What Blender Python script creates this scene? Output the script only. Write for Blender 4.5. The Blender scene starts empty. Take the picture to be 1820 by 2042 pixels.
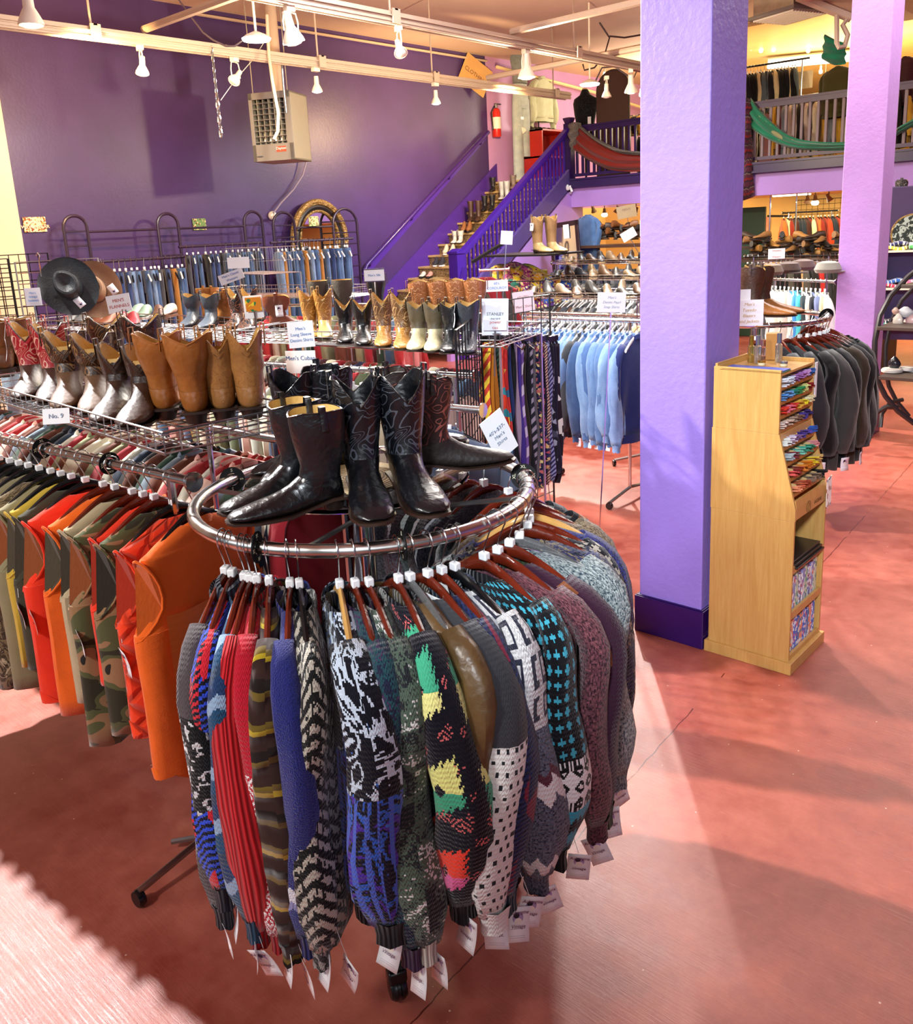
import bpy, math, random
from mathutils import Vector, Matrix
rnd = random.Random(7)
sc = bpy.context.scene
COL = sc.collection
PI = math.pi
def R(d): return d*PI/180
# ---------------------------------------------------------------- camera
FPX, PX, PY, CAMH = 1745.0, 915.0, 881.0, 2.0
_yw, _pt, _rl = R(-42.36), R(13.70), R(2.84)
_f = Vector((math.sin(_yw)*math.cos(_pt), math.cos(_yw)*math.cos(_pt), -math.sin(_pt)))
_r = Vector((math.cos(_yw), -math.sin(_yw), 0)); _d = _f.cross(_r)
CR = _r*math.cos(_rl)+_d*math.sin(_rl); CD = _d*math.cos(_rl)-_r*math.sin(_rl); CF = _f
cd = bpy.data.cameras.new('camera'); cam = bpy.data.objects.new('camera', cd); COL.objects.link(cam)
m3 = Matrix((CR, -CD, -CF)).transposed()
cam.matrix_world = Matrix.Translation((0, 0, CAMH)) @ m3.to_4x4()
cd.sensor_width = 36; cd.lens = FPX/2042*36; cd.shift_x = (910-PX)/2042; cd.shift_y = (PY-1021)/2042
cd.clip_start = 0.05; cd.clip_end = 200
sc.camera = cam
CO = Vector((0, 0, CAMH))
def ray(x, y): return CR*((x-PX)/FPX)+CD*((y-PY)/FPX)+CF
def atd(x, y, d): return CO+ray(x, y)*d          # a sight line's point at a given depth
def atz(x, y, z): v = ray(x, y); return CO+v*((z-CAMH)/v.z)
def atx(x, y, X): v = ray(x, y); return CO+v*(X/v.x)
def aty(x, y, Y): v = ray(x, y); return CO+v*(Y/v.y)
# ---------------------------------------------------------------- world, exposure, lights
sc.view_settings.view_transform = 'Standard'; sc.view_settings.look = 'None'
sc.view_settings.gamma = 1; sc.view_settings.exposure = -0.18
w = bpy.data.worlds.new('world'); sc.world = w; w.use_nodes = True
w.node_tree.nodes['Background'].inputs[0].default_value = (0.85, 0.9, 1, 1)
w.node_tree.nodes['Background'].inputs[1].default_value = 0.22
sc.cycles.max_bounces = 8; sc.cycles.transparent_max_bounces = 12; sc.cycles.caustics_reflective = False; sc.cycles.caustics_refractive = False
sc.cycles.sample_clamp_indirect = 4.0
def light(kind, name, loc, power, color=(1, 1, 1), target=None, size=0.1, spot=90, blend=0.5, sy=None):
    l = bpy.data.lights.new(name, kind); l.energy = power; l.color = color
    if kind == 'AREA':
        l.size = size
        if sy: l.shape = 'RECTANGLE'; l.size_y = sy
    else: l.shadow_soft_size = size
    if kind == 'SPOT': l.spot_size = R(spot); l.spot_blend = blend
    o = bpy.data.objects.new(name, l); o.location = loc; COL.objects.link(o)
    if target is not None:
        o.rotation_euler = (Vector(target)-Vector(loc)).to_track_quat('-Z', 'Y').to_euler()
    return o
COOL = (0.86, 0.93, 1.0); WARM = (1, 0.80, 0.52); NEUT = (1, 0.96, 0.9)
light('SPOT', 'track_spot_key', (-6.3, 1.55, 4.3), 3000, (1, 0.97, 0.95), (-1.0, 1.7, 0.3), 0.07, 95, 0.5)
light('SPOT', 'front_fill_spot', (0.6, -1.8, 3.7), 1700, COOL, (-1.7, 3.6, 1.35), 0.25, 36, 0.7)  # added spot with a narrow cone, brightens the near pillar and cabinet
light('SPOT', 'front_fill_spot', (-2.2, -2.4, 3.8), 700, NEUT, (-2.3, 2.7, 0.9), 0.25, 50, 0.8)  # added fill spot, lifts the fronts of the sweaters
light('AREA', 'storefront_daylight', (3.2, -2.2, 3.2), 50, COOL, (-3.5, 4.0, 0.9), 3.5, sy=2.4)
light('AREA', 'storefront_daylight', (-4.0, -3.2, 3.0), 80, COOL, (-4.0, 4.0, 1.0), 4.0, sy=2.2)
light('SPOT', 'track_spot_rear', (-5.9, 8.4, 3.8), 1700, (1, 0.95, 0.88), (-2.0, 5.0, 0.2), 0.06, 95, 0.5)
light('POINT', 'track_bulb_light', (-6.6, 5.4, 3.45), 300, WARM, size=0.06)
light('POINT', 'track_bulb_light', (-6.4, 8.5, 3.45), 300, WARM, size=0.06)
light('SPOT', 'wall_tint_spot', (-8.3, 4.2, 3.7), 520, (1, 0.60, 0.22), (-10.7, 5.6, 3.4), 0.06, 150, 1.0)  # added warm spot, tints the upper purple wall brownish
light('SPOT', 'wall_tint_spot', (-8.3, 10.6, 3.7), 800, (1, 0.66, 0.30), (-10.7, 11.0, 3.9), 0.06, 140, 1.0)  # second added warm spot, same wall tint toward the stairs
light('SPOT', 'wall_cool_spot', (-6.9, 9.8, 3.6), 520, (0.80, 0.84, 1.0), (-10.7, 9.6, 1.0), 0.06, 90, 1.0)  # added cool spot, strengthens the purple low on the wall
light('AREA', 'fluorescent_light', (-7.5, 5.6, 3.8), 90, COOL, (-7.5, 5.6, 0), 0.3)
light('AREA', 'fluorescent_light', (-7.3, 11.0, 3.8), 120, COOL, (-7.3, 11.0, 0), 0.3)
light('AREA', 'mezzanine_light', (-4.5, 17.5, 4.8), 500, (1, 0.83, 0.5), (-4.5, 17.5, 0), 5.0)
light('POINT', 'mezzanine_bulb_light', (-5.5, 17.0, 4.0), 260, (1, 0.80, 0.45), size=0.3)
light('POINT', 'mezzanine_bulb_light', (-8.8, 15.5, 4.2), 140, (1, 0.84, 0.66), size=0.2)
light('AREA', 'under_mezzanine_light', (-4.5, 15.2, 2.2), 200, (1, 0.80, 0.45), (-4.5, 15.4, 0), 5.0, sy=1.2)
light('POINT', 'under_mezzanine_bulb_light', (-8.3, 15.6, 1.9), 70, (1, 0.80, 0.42), size=0.1)
light('AREA', 'overhead_area_light', (-1.5, 8.5, 4.7), 330, NEUT, (-1.5, 8.5, 0), 3.5)  # broad area light below the ceiling, without a fixture
light('AREA', 'overhead_area_light', (-4.5, 5.0, 4.7), 360, NEUT, (-4.5, 5.0, 0), 2.5)
light('POINT', 'warm_bulb_light', (-1.7, 7.2, 4.4), 40, (1, 0.72, 0.6), size=0.08)

# ---------------------------------------------------------------- node helpers
class S:
    """socket wrapper with arithmetic, for procedural patterns"""
    def __init__(s, nt, sock): s.nt = nt; s.k = sock
    def _m(s, op, *a):
        n = s.nt.nodes.new('ShaderNodeMath'); n.operation = op
        for i, v in enumerate((s,)+a):
            if isinstance(v, S): s.nt.links.new(v.k, n.inputs[i])
            else: n.inputs[i].default_value = v
        return S(s.nt, n.outputs[0])
    def __add__(s, o): return s._m('ADD', o)
    def __sub__(s, o): return s._m('SUBTRACT', o)
    def __mul__(s, o): return s._m('MULTIPLY', o)
    def __radd__(s, o): return s._m('ADD', o)
    def __rmul__(s, o): return s._m('MULTIPLY', o)
    def __rsub__(s, o): return s._m('MULTIPLY', -1.0)+o
    def gt(s, o): return s._m('GREATER_THAN', o)
    def lt(s, o): return s._m('LESS_THAN', o)
    def fract(s): return s._m('FRACT')
    def floor(s): return s._m('FLOOR')
    def abs(s): return s._m('ABSOLUTE')
    def sin(s): return s._m('SINE')
    def min(s, o): return s._m('MINIMUM', o)
    def max(s, o): return s._m('MAXIMUM', o)
    def mod(s, o): return s._m('FLOORED_MODULO', o)
class P:
    """a procedural material under construction"""
    def __init__(s, name, rough=0.6, metal=0.0, spec=0.5, **kw):
        s.m = bpy.data.materials.new(name); s.m.use_nodes = True; s.nt = s.m.node_tree
        s.b = s.nt.nodes['Principled BSDF']; s.b.inputs['Roughness'].default_value = rough
        s.b.inputs['Metallic'].default_value = metal; s.b.inputs['Specular IOR Level'].default_value = spec
        for k, v in kw.items(): s.b.inputs[k.replace('_', ' ')].default_value = v
        s._uv = None; s._q = {}
    def node(s, t): return s.nt.nodes.new('ShaderNode'+t)
    def coords(s, kind='UV'):
        tc = s.node('TexCoord'); return tc.outputs[kind]
    def uv(s, q=0):
        """metric u, v; q > 0 snaps them to stitches of that size"""
        if q not in s._q:
            sp = s.node('SeparateXYZ'); s.nt.links.new(s.coords(), sp.inputs[0])
            u, v = S(s.nt, sp.outputs[0]), S(s.nt, sp.outputs[1])
            if q: u = (u*(1/q)).floor()*q; v = (v*(1/q)).floor()*q
            s._q[q] = (u, v)
        return s._q[q]
    def vec(s, u, v, w=0.0):
        n = s.node('CombineXYZ')
        for i, a in enumerate((u, v, w)):
            if isinstance(a, S): s.nt.links.new(a.k, n.inputs[i])
            else: n.inputs[i].default_value = a
        return n.outputs[0]
    def noise(s, vec=None, scale=5, detail=2, rough=0.5, dist=0.0, out=0):
        n = s.node('TexNoise'); n.inputs['Scale'].default_value = scale; n.inputs['Detail'].default_value = detail
        n.inputs['Roughness'].default_value = rough; n.inputs['Distortion'].default_value = dist
        s.nt.links.new(vec if vec is not None else s.coords('Object'), n.inputs['Vector'])
        return S(s.nt, n.outputs[out])
    def voro(s, vec=None, scale=5, feat='F1', out='Distance', rand=1.0):
        n = s.node('TexVoronoi'); n.feature = feat; n.inputs['Scale'].default_value = scale; n.inputs['Randomness'].default_value = rand
        s.nt.links.new(vec if vec is not None else s.coords('Object'), n.inputs['Vector'])
        if out == 'Color':
            sp = s.node('SeparateColor'); s.nt.links.new(n.outputs['Color'], sp.inputs[0]); return S(s.nt, sp.outputs[0])
        return S(s.nt, n.outputs[out])
    def ramp(s, fac, stops, interp='CONSTANT'):
        n = s.node('ValToRGB'); n.color_ramp.interpolation = interp; e = n.color_ramp.elements
        while len(e) < len(stops): e.new(0.5)
        for i, (p, c) in enumerate(stops): e[i].position = p
        for i, (p, c) in enumerate(stops): e[i].color = (*c, 1)
        s.nt.links.new(fac.k, n.inputs[0]); return n.outputs[0]
    def mix(s, fac, a, b):
        n = s.node('Mix'); n.data_type = 'RGBA'
        for i, v in ((0, fac), (6, a), (7, b)):
            if isinstance(v, S): s.nt.links.new(v.k, n.inputs[i])
            elif isinstance(v, (tuple, list)): n.inputs[i].default_value = (*v, 1)
            elif isinstance(v, (int, float)): n.inputs[i].default_value = v
            else: s.nt.links.new(v, n.inputs[i])
        return n.outputs[2]
    def base(s, c):
        if isinstance(c, (tuple, list)): s.b.inputs['Base Color'].default_value = (*c, 1)
        else: s.nt.links.new(c, s.b.inputs['Base Color'])
        return s
    def rough(s, f): s.nt.links.new(f.k, s.b.inputs['Roughness']); return s
    def bump(s, h, strength=0.3, dist=0.01):
        n = s.node('Bump'); n.inputs['Strength'].default_value = strength; n.inputs['Distance'].default_value = dist
        s.nt.links.new(h.k, n.inputs['Height']); s.nt.links.new(n.outputs[0], s.b.inputs['Normal']); return s
def lin(h):
    """sRGB hex to linear"""
    h = h.lstrip('#'); return tuple(((int(h[i:i+2], 16)/255+0.055)/1.055)**2.4 if int(h[i:i+2], 16) > 10 else int(h[i:i+2], 16)/255/12.92 for i in (0, 2, 4))
_pc = {}
def cname(h):
    import colorsys
    if not isinstance(h, str): return 'plain'
    h = h.lstrip('#'); r, g, b = [int(h[i:i+2], 16)/255 for i in (0, 2, 4)]; H_, s_, v_ = colorsys.rgb_to_hsv(r, g, b); d = 'dark ' if v_ < .38 else 'pale ' if v_ > .75 and s_ < .35 else ''
    if s_ < .16 or v_ < .13: return 'black' if v_ < .2 else 'charcoal' if v_ < .36 else 'grey' if v_ < .68 else 'pale grey' if v_ < .85 else 'white'
    H_ *= 360; return d+('red' if H_ < 16 or H_ > 340 else ('brown' if v_ < .7 else 'orange') if H_ < 36 else ('olive' if v_ < .6 else 'tan' if s_ < .5 else 'yellow') if H_ < 70 else 'green' if H_ < 165 else 'teal' if H_ < 195 else 'blue' if H_ < 250 else 'violet' if H_ < 290 else 'plum')
ORD = ['first', 'second', 'third', 'fourth', 'fifth', 'sixth', 'seventh', 'eighth', 'ninth', 'tenth']+[a+'-'+b if b else c for a, c in (('', ''),) for b in ()]
ORD += ['eleventh', 'twelfth', 'thirteenth', 'fourteenth', 'fifteenth', 'sixteenth', 'seventeenth', 'eighteenth', 'nineteenth', 'twentieth']
for a, c in (('twenty', 'thirtieth'), ('thirty', 'fortieth'), ('forty', 'fiftieth')): ORD += [a+'-'+b for b in ORD[:9]]+[c]
def plain(h, rough=0.6, metal=0.0, spec=0.5, var=0.12, **kw):
    """solid colour with a faint procedural unevenness"""
    k = (h, rough, metal, spec, var, tuple(sorted(kw.items())))
    if k not in _pc:
        p = P('paint_'+h.strip('#'), rough, metal, spec, **kw); c = lin(h)
        if var:
            n = p.noise(scale=9, detail=3); p.base(p.mix(n, tuple(x*(1-var) for x in c), tuple(min(1, x*(1+var)) for x in c)))
        else: p.base(c)
        _pc[k] = p.m
    return _pc[k]
def glow(h, power, name='glow'):
    k = ('g', h, power)
    if k not in _pc:
        p = P(name, 0.5); c = lin(h); p.base(c); p.b.inputs['Emission Color'].default_value = (*c, 1); p.b.inputs['Emission Strength'].default_value = power; _pc[k] = p.m
    return _pc[k]
def leather(h, rough=0.35, stitch=None, grain=60, h2=None):
    k = ('l', h, rough, stitch, grain, h2)
    if k not in _pc:
        p = P('leather_'+h.strip('#'), rough, 0, 0.6); c = lin(h); c2 = lin(h2) if h2 else tuple(x*0.55 for x in c)
        n = p.noise(scale=7, detail=5, rough=0.6); base = p.mix((n-0.35)*3, c2, c)
        v = p.voro(scale=grain); n2 = p.noise(scale=22, detail=3, dist=0.8); hb = v*0.25+n*0.8+n2*0.8
        if stitch:
            s1 = p.noise(scale=9, detail=1, dist=1.6); ln = (((s1*11).fract()-0.5).abs()).lt(0.09)
            base = p.mix(ln, base, lin(stitch)); hb = hb+ln*0.8
        p.base(base); p.bump(hb, 0.45, 0.008); _pc[k] = p.m
    return _pc[k]
CHROME = plain('#d9dcde', 0.16, 1.0, var=0.04); WIRE = plain('#c9ced2', 0.28, 1.0, var=0); STEEL = plain('#8f9294', 0.3, 1.0, var=0.2)
BLACKM = plain('#17171b', 0.38, 0.3, var=0); BLACKP = plain('#0c0d10', 0.25, 0, var=0); WHITEP = plain('#eef0f2', 0.4, var=0.03)
PAPER = plain('#eaf1f6', 0.7, var=0.02); CREAMW = plain('#e6dccb', 0.5, var=0.05); CLEARP = None

# ---------------------------------------------------------------- mesh helpers
class MB:
    def __init__(s): s.v = []; s.f = []; s.uv = {}; s.mi = []; s.mat = 0
    def face(s, idx, uvs=None):
        s.f.append(tuple(idx)); s.mi.append(s.mat)
        if uvs: s.uv[len(s.f)-1] = uvs
    def box(s, x0, x1, y0, y1, z0, z1, bev=0):
        if x0 > x1: x0, x1 = x1, x0
        if y0 > y1: y0, y1 = y1, y0
        if z0 > z1: z0, z1 = z1, z0
        b = len(s.v); s.v += [(x, y, z) for z in (z0, z1) for y in (y0, y1) for x in (x0, x1)]
        for q in ((0, 2, 3, 1), (4, 5, 7, 6), (0, 1, 5, 4), (2, 6, 7, 3), (0, 4, 6, 2), (1, 3, 7, 5)):
            p = [s.v[b+i] for i in q]; ax = [i for i in range(3) if max(a[i] for a in p)-min(a[i] for a in p) > 1e-9]
            if len(ax) < 2: ax = (ax+[i for i in range(3) if i not in ax])[:2]
            s.face([b+i for i in q], [(a[ax[0]], a[ax[1]]) for a in p])
        return s
    def prism(s, pts, x0, x1, axis='x'):
        """extrude a 2D outline along an axis"""
        b = len(s.v); n = len(pts)
        for t in (x0, x1):
            for p in pts: s.v.append({'x': (t, p[0], p[1]), 'y': (p[0], t, p[1]), 'z': (p[0], p[1], t)}[axis])
        s.face([b+i for i in range(n)][::-1], [pts[i] for i in range(n)][::-1]); s.face([b+n+i for i in range(n)], [pts[i] for i in range(n)])
        for i in range(n):
            j = (i+1) % n; L = math.dist(pts[i], pts[j]); s.face([b+i, b+j, b+n+j, b+n+i], [(0, 0), (L, 0), (L, x1-x0), (0, x1-x0)])
        return s
    def loft(s, rings, cap0=True, cap1=True, closed=True, uvs=None):
        b = len(s.v); n = len(rings[0])
        for r in rings: s.v += [tuple(p) for p in r]
        vv = 0; vs = [0]
        for i in range(1, len(rings)):
            d = sum(math.dist(rings[i][k], rings[i-1][k]) for k in range(0, n, max(1, n//4)))/len(range(0, n, max(1, n//4))); vv += d; vs.append(vv)
        us = []
        for r in rings:
            u = [0]
            for k in range(n): u.append(u[-1]+math.dist(r[k], r[(k+1) % n]))
            us.append(u)
        mid = us[len(us)//2]
        m = n if closed else n-1
        for i in range(len(rings)-1):
            for k in range(m):
                j = (k+1) % n
                s.face([b+i*n+k, b+i*n+j, b+(i+1)*n+j, b+(i+1)*n+k], [(mid[k], vs[i]), (mid[k+1], vs[i]), (mid[k+1], vs[i+1]), (mid[k], vs[i+1])])
        if closed and cap0: s.face([b+k for k in range(n)][::-1])
        if closed and cap1: s.face([b+(len(rings)-1)*n+k for k in range(n)])
        return s
    def tube(s, pts, r, n=8, closed=False, flat=None):
        pts = [Vector(p) for p in pts]; N = len(pts); rings = []
        rr = r if isinstance(r, (list, tuple)) else [r]*N
        t = [(pts[(i+1) % N if closed else min(i+1, N-1)]-pts[(i-1) % N if closed else max(i-1, 0)]).normalized() for i in range(N)]
        up = Vector((0, 0, 1)) if abs(t[0].z) < 0.9 else Vector((1, 0, 0)); a = (up-t[0]*up.dot(t[0])).normalized()
        for i in range(N):
            a = a-t[i]*a.dot(t[i]); a = a.normalized() if a.length > 1e-6 else Vector((1, 0, 0)); c = t[i].cross(a)
            rings.append([pts[i]+(a*math.cos(2*PI*k/n)+c*math.sin(2*PI*k/n)*(flat or 1))*rr[i] for k in range(n)])
        if closed: rings.append(rings[0]); s.loft(rings, False, False)
        else: s.loft(rings)
        return s
    def lathe(s, prof, c=(0, 0, 0), n=24, axis='z', cap=True):
        rings = []
        for r, h in prof:
            rg = []
            for k in range(n):
                a = 2*PI*k/n; x, y = r*math.cos(a), r*math.sin(a)
                rg.append({'z': (c[0]+x, c[1]+y, c[2]+h), 'x': (c[0]+h, c[1]+x, c[2]+y), 'y': (c[0]+x, c[1]+h, c[2]-y)}[axis])
            rings.append(rg)
        return s.loft(rings, cap, cap)
    def quad(s, a, b, c, d):
        i = len(s.v); s.v += [tuple(a), tuple(b), tuple(c), tuple(d)]; w = math.dist(a, b); h = math.dist(b, c)
        s.face([i, i+1, i+2, i+3], [(0, 0), (w, 0), (w, h), (0, h)]); return s
    def grid(s, fn, nu, nv, thick=0):
        b = len(s.v); 
        for j in range(nv+1):
            for i in range(nu+1): s.v.append(tuple(fn(i/nu, j/nv)))
        for j in range(nv):
            for i in range(nu):
                a = b+j*(nu+1)+i; s.face([a, a+1, a+nu+2, a+nu+1], [(i/nu, j/nv), ((i+1)/nu, j/nv), ((i+1)/nu, (j+1)/nv), (i/nu, (j+1)/nv)])
        return s
    def mesh(s, name, mats, smooth=True, ang=40):
        me = bpy.data.meshes.new(name); me.from_pydata(s.v, [], s.f)
        ul = me.uv_layers.new(name='UVMap').data
        for pi, p in enumerate(me.polygons):
            q = s.uv.get(pi)
            if q:
                for k, li in enumerate(p.loop_indices): ul[li].uv = q[k]
        for m in (mats if isinstance(mats, (list, tuple)) else [mats]): me.materials.append(m)
        if s.mat or any(s.mi): me.polygons.foreach_set('material_index', s.mi)
        if smooth:
            me.polygons.foreach_set('use_smooth', [True]*len(me.polygons))
            try: me.set_sharp_from_angle(angle=R(ang))
            except Exception: pass
        me.update(); return me
def obj(name, mb, mat, parent=None, loc=(0, 0, 0), rot=(0, 0, 0), smooth=True, ang=40, bev=0, sol=0, label=None):
    me = mb.mesh(name, mat, smooth, ang) if isinstance(mb, MB) else mb
    o = bpy.data.objects.new(name, me); COL.objects.link(o)
    if parent is not None: o.parent = parent
    o.location = loc; o.rotation_euler = rot
    if sol:
        md = o.modifiers.new('thickness', 'SOLIDIFY'); md.thickness = sol; md.offset = 0
    if bev:
        md = o.modifiers.new('bevel', 'BEVEL'); md.width = bev; md.segments = 2; md.limit_method = 'ANGLE'
    if label: o['label'] = label
    return o
def tag(o, label, cat, group=None, kind=None):
    o['label'] = label; o['category'] = cat
    if group: o['group'] = group
    if kind: o['kind'] = kind
    return o
def thing(name, label, cat, loc=(0, 0, 0), rz=0, group=None, rot=None):
    o = bpy.data.objects.new(name, None); COL.objects.link(o); o.location = loc
    o.rotation_euler = rot if rot else (0, 0, rz); o.empty_display_size = 0.1
    return tag(o, label, cat, group)
def struct(name, mb, mat, **kw):
    o = obj(name, mb, mat, **kw); o['kind'] = 'structure'; return o
def copy_tree(o, parent=None):
    c = o.copy(); COL.objects.link(c)
    if parent is not None: c.parent = parent
    for ch in list(o.children): copy_tree(ch, c)
    return c
def place(o, loc, rz=0, label=None, group=None, rot=None, scale=None):
    o.location = loc; o.rotation_euler = rot if rot else (0, 0, rz)
    if scale: o.scale = scale if isinstance(scale, tuple) else (scale,)*3
    if label: o['label'] = label
    if group: o['group'] = group
    return o
_tx = {}
def text_mesh(body, size, mat, ext=0.0006, shear=0, align='CENTER', spacing=1.0):
    k = (body, size, mat.name, shear, align)
    if k not in _tx:
        c = bpy.data.curves.new('text', 'FONT'); c.body = body; c.size = size; c.align_x = align; c.align_y = 'CENTER'; c.extrude = ext; c.shear = shear; c.space_line = spacing; c.resolution_u = 3
        o = bpy.data.objects.new('text', c); COL.objects.link(o)
        bpy.context.view_layer.update()
        me = bpy.data.meshes.new_from_object(o.evaluated_get(bpy.context.evaluated_depsgraph_get()))
        bpy.data.objects.remove(o); me.materials.clear(); me.materials.append(mat); _tx[k] = me
    return _tx[k]
# ================================================================ the room
XW = -10.7; CEIL = 4.95; YM = 13.25; ZM = 2.74; XR = 4.5; YB = 27.0
# floor: worn glossy red paint
p = P('red_floor_paint', 0.42, 0, 0.5)
o_ = p.coords('Object')
n1 = p.noise(o_, 1.3, 6, 0.6); n2 = p.noise(o_, 9, 5, 0.65); n3 = p.noise(o_, 60, 3, 0.7)
mp = p.node('Mapping'); mp.inputs['Scale'].default_value = (3, 60, 1); mp.inputs['Rotation'].default_value = (0, 0, 0.6); p.nt.links.new(o_, mp.inputs[0])
scr = p.noise(mp.outputs[0], 2.0, 6, 0.75, 0.5)
c = p.mix(((n1*0.6+n2*0.4)-0.36)*3.2, lin('#8c392d'), lin('#bd6c5a')); c = p.mix((scr-0.60)*3, c, lin('#d98f7c')); 
sp = (p.voro(o_, 11).lt(0.035)); c = p.mix(sp*0.8, c, lin('#e6c4b4'))
sxy = p.node('SeparateXYZ'); p.nt.links.new(o_, sxy.inputs[0])
fx, fy = S(p.nt, sxy.outputs[0]), S(p.nt, sxy.outputs[1])
jw = (p.noise(o_, 14, 4)-0.5)*0.04
joint = ((fx+jw*.5+fy*.076+1.30).abs().lt(0.0022)).max((fy+jw-3.05+5.2).abs().lt(0.002))*(p.noise(o_, 3, 2).gt(.42))
c = p.mix(joint, c, lin('#5a1a12')); p.base(c)
p.rough(n2*0.35+0.22); p.bump(n2*0.5+n3*0.25+scr*0.7-joint, 0.22, 0.008)
struct('floor', MB().box(-14, XR+2, -5, YB, -0.1, 0), p.m, smooth=False)
# left wall: dark purple in front, pink past the stairs, cream by the street
def wallpaint(name, h, var=0.1, rough=0.42, bump=0.15, h2=None):
    p = P(name, rough, 0, 0.45); o_ = p.coords('Object'); n = p.noise(o_, 1.2, 6, 0.6); n2 = p.noise(o_, 30, 4, 0.6); v = p.voro(o_, 3.1).lt(0.05)
    c = lin(h); c2 = lin(h2) if h2 else tuple(x*(1-var*2) for x in c)
    p.base(p.mix((n-0.3)*2.2, c2, c)); p.bump(n2*0.5+n*1.5+v*1.5, bump, 0.02); return p.m
PURP = wallpaint('dark_purple_paint', '#48326e', h2='#3c2a5c', rough=0.38); PINK = wallpaint('pink_lilac_paint', '#c79ad6'); LILAC = wallpaint('lilac_paint', '#b88fe0', rough=0.5)
CREAM = wallpaint('cream_paint', '#f0e2c4'); CEILM = wallpaint('ceiling_paint', '#d8bfae', h2='#cdb2a2', rough=0.8); YELL = wallpaint('warm_yellow_paint', '#f2cf86', rough=0.8)
TRIMP = plain('#2c1058', 0.25, var=0.15)
struct('wall_left', MB().box(XW-0.2, XW, 4.4, 12.92, 0, CEIL), PURP, smooth=False)
struct('wall_left_rear', MB().box(XW-0.2, XW, 12.92, YB, 0, CEIL), PINK, smooth=False)
struct('wall_left_front', MB().box(XW-0.2, XW, -5, 4.4, 0, CEIL), CREAM, smooth=False)
m = MB().box(XW, XW+0.03, 3.98, 4.40, 0, CEIL); m.box(XW+0.03, XW+0.045, 4.08, 4.12, 0, CEIL).box(XW+0.03, XW+0.045, 4.02, 4.05, 0, CEIL)
struct('trim_1', m, CREAM, smooth=False)
struct('ceiling', MB().box(-11, XR+2, -5, 14.5, CEIL, CEIL+0.1), CEILM, smooth=False)
struct('ceiling_mezzanine', MB().box(-11, XR+2, 14.5, YB, CEIL-0.05, CEIL+0.1), wallpaint('mezzanine_ceiling_paint', '#e8cf9a', rough=0.45), smooth=False)
struct('wall_back', MB().box(-11, XR+2, YB-0.1, YB, 0, CEIL), YELL, smooth=False)
struct('wall_right', MB().box(XR+1.8, XR+2, 2, YB, 0, CEIL), wallpaint('right_wall_paint', '#6d4a9a'), smooth=False)
# mezzanine slab with lilac fascia beam
struct('floor_mezzanine', MB().box(-9.15, XR+1.8, YM+0.02, YB-0.1, 2.28, ZM), wallpaint('slab_paint', '#e0c08c', rough=0.8), smooth=False)
struct('beam_1', MB().box(-9.12, XR+1.8, YM-0.03, YM+0.18, 2.26, 2.60), LILAC, smooth=False)
m = MB().box(-9.2, XR+1.8, YM-0.10, YM-0.03, 2.60, ZM).box(-9.2, XR+1.8, YM-0.13, YM-0.03, 2.585, 2.615).box(-9.2, XR+1.8, YM-0.12, YM-0.03, ZM-0.03, ZM)
struct('trim_2', m, plain('#2e1c4e', 0.35, var=0.2), smooth=False)
struct('wall_under_mezzanine', MB().box(XW, XR+1.8, 16.8, 16.9, 0, 2.28), YELL, smooth=False)
struct('wall_left_under', MB().box(XW, XW+.02, YM+.3, 16.8, 0, 2.28), YELL, smooth=False)
# lilac wall below the stairs, ends where the mezzanine begins
y0 = 9.9
m = MB().prism([(y0, 0), (13.58, 0), (13.58, 2.27), (YM+0.0, 2.27), (YM-0.05, 2.55), (y0, 0.28)], -9.19, -9.11, 'x')
struct('wall_stair_side', m, LILAC, smooth=False)
# ---- stairs
st = thing('staircase', 'patterned wooden staircase climbing along the dark purple wall', 'stairs', (XW+.012, 0, 0))
rise, run = 0.1745, 0.264
wood = P('worn_tread_wood', 0.4); wn = wood.noise(scale=18, detail=4); wood.base(wood.mix(wn, lin('#a98a55'), lin('#d6bd86')))
ris = P('ornate_riser', 0.5); rn = ris.noise(scale=34, detail=2, dist=2.5); ris.base(ris.mix(rn.gt(0.52), lin('#5d4a33'), lin('#a58f63'))); ris.bump(rn, 0.4, 0.01)
for k in range(1, 17):
    yn = 10.87+(k-8)*run; z = rise*k
    obj('tread', MB().box(0, 1.5, yn, yn+run+0.04, z-0.035, z), wood.m, st, smooth=False, bev=0.006)
    obj('riser', MB().box(0, 1.5, yn+0.03, yn+0.05, z-rise, z-0.035), ris.m, st, smooth=False)
y8 = 10.87
def stz(y, off=0): return (y-y8)/run*rise+8*rise+off
m = MB().prism([(8.6, 0), (8.6, stz(8.6, 0.25)), (13.1, stz(13.1, 0.25)), (13.1, stz(13.1, -0.4))], 0.0, 0.03, 'x')
obj('skirt_board', m, plain('#4a2c8c', 0.3), st, smooth=False)
m = MB().prism([(y0, stz(y0, -0.33)), (y0, stz(y0, -0.02)), (YM-0.1, stz(YM-0.1, -0.02)), (YM-0.1, stz(YM-0.1, -0.33))], 1.49, 1.60, 'x')
obj('stringer', m, plain('#4a3a78', 0.4), st, smooth=False)
m = MB()
for k in range(24): # saw teeth of the step ends along the stringer
    yy = y0+0.1+k*0.132
    if yy < YM-0.2: m.prism([(yy, stz(yy, -0.02)), (yy+0.11, stz(yy+0.11, -0.02)), (yy+0.11, stz(yy, 0.07))], 1.55, 1.60, 'x')
obj('step_end', m, plain('#5b4a88', 0.4), st, smooth=False)
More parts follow.
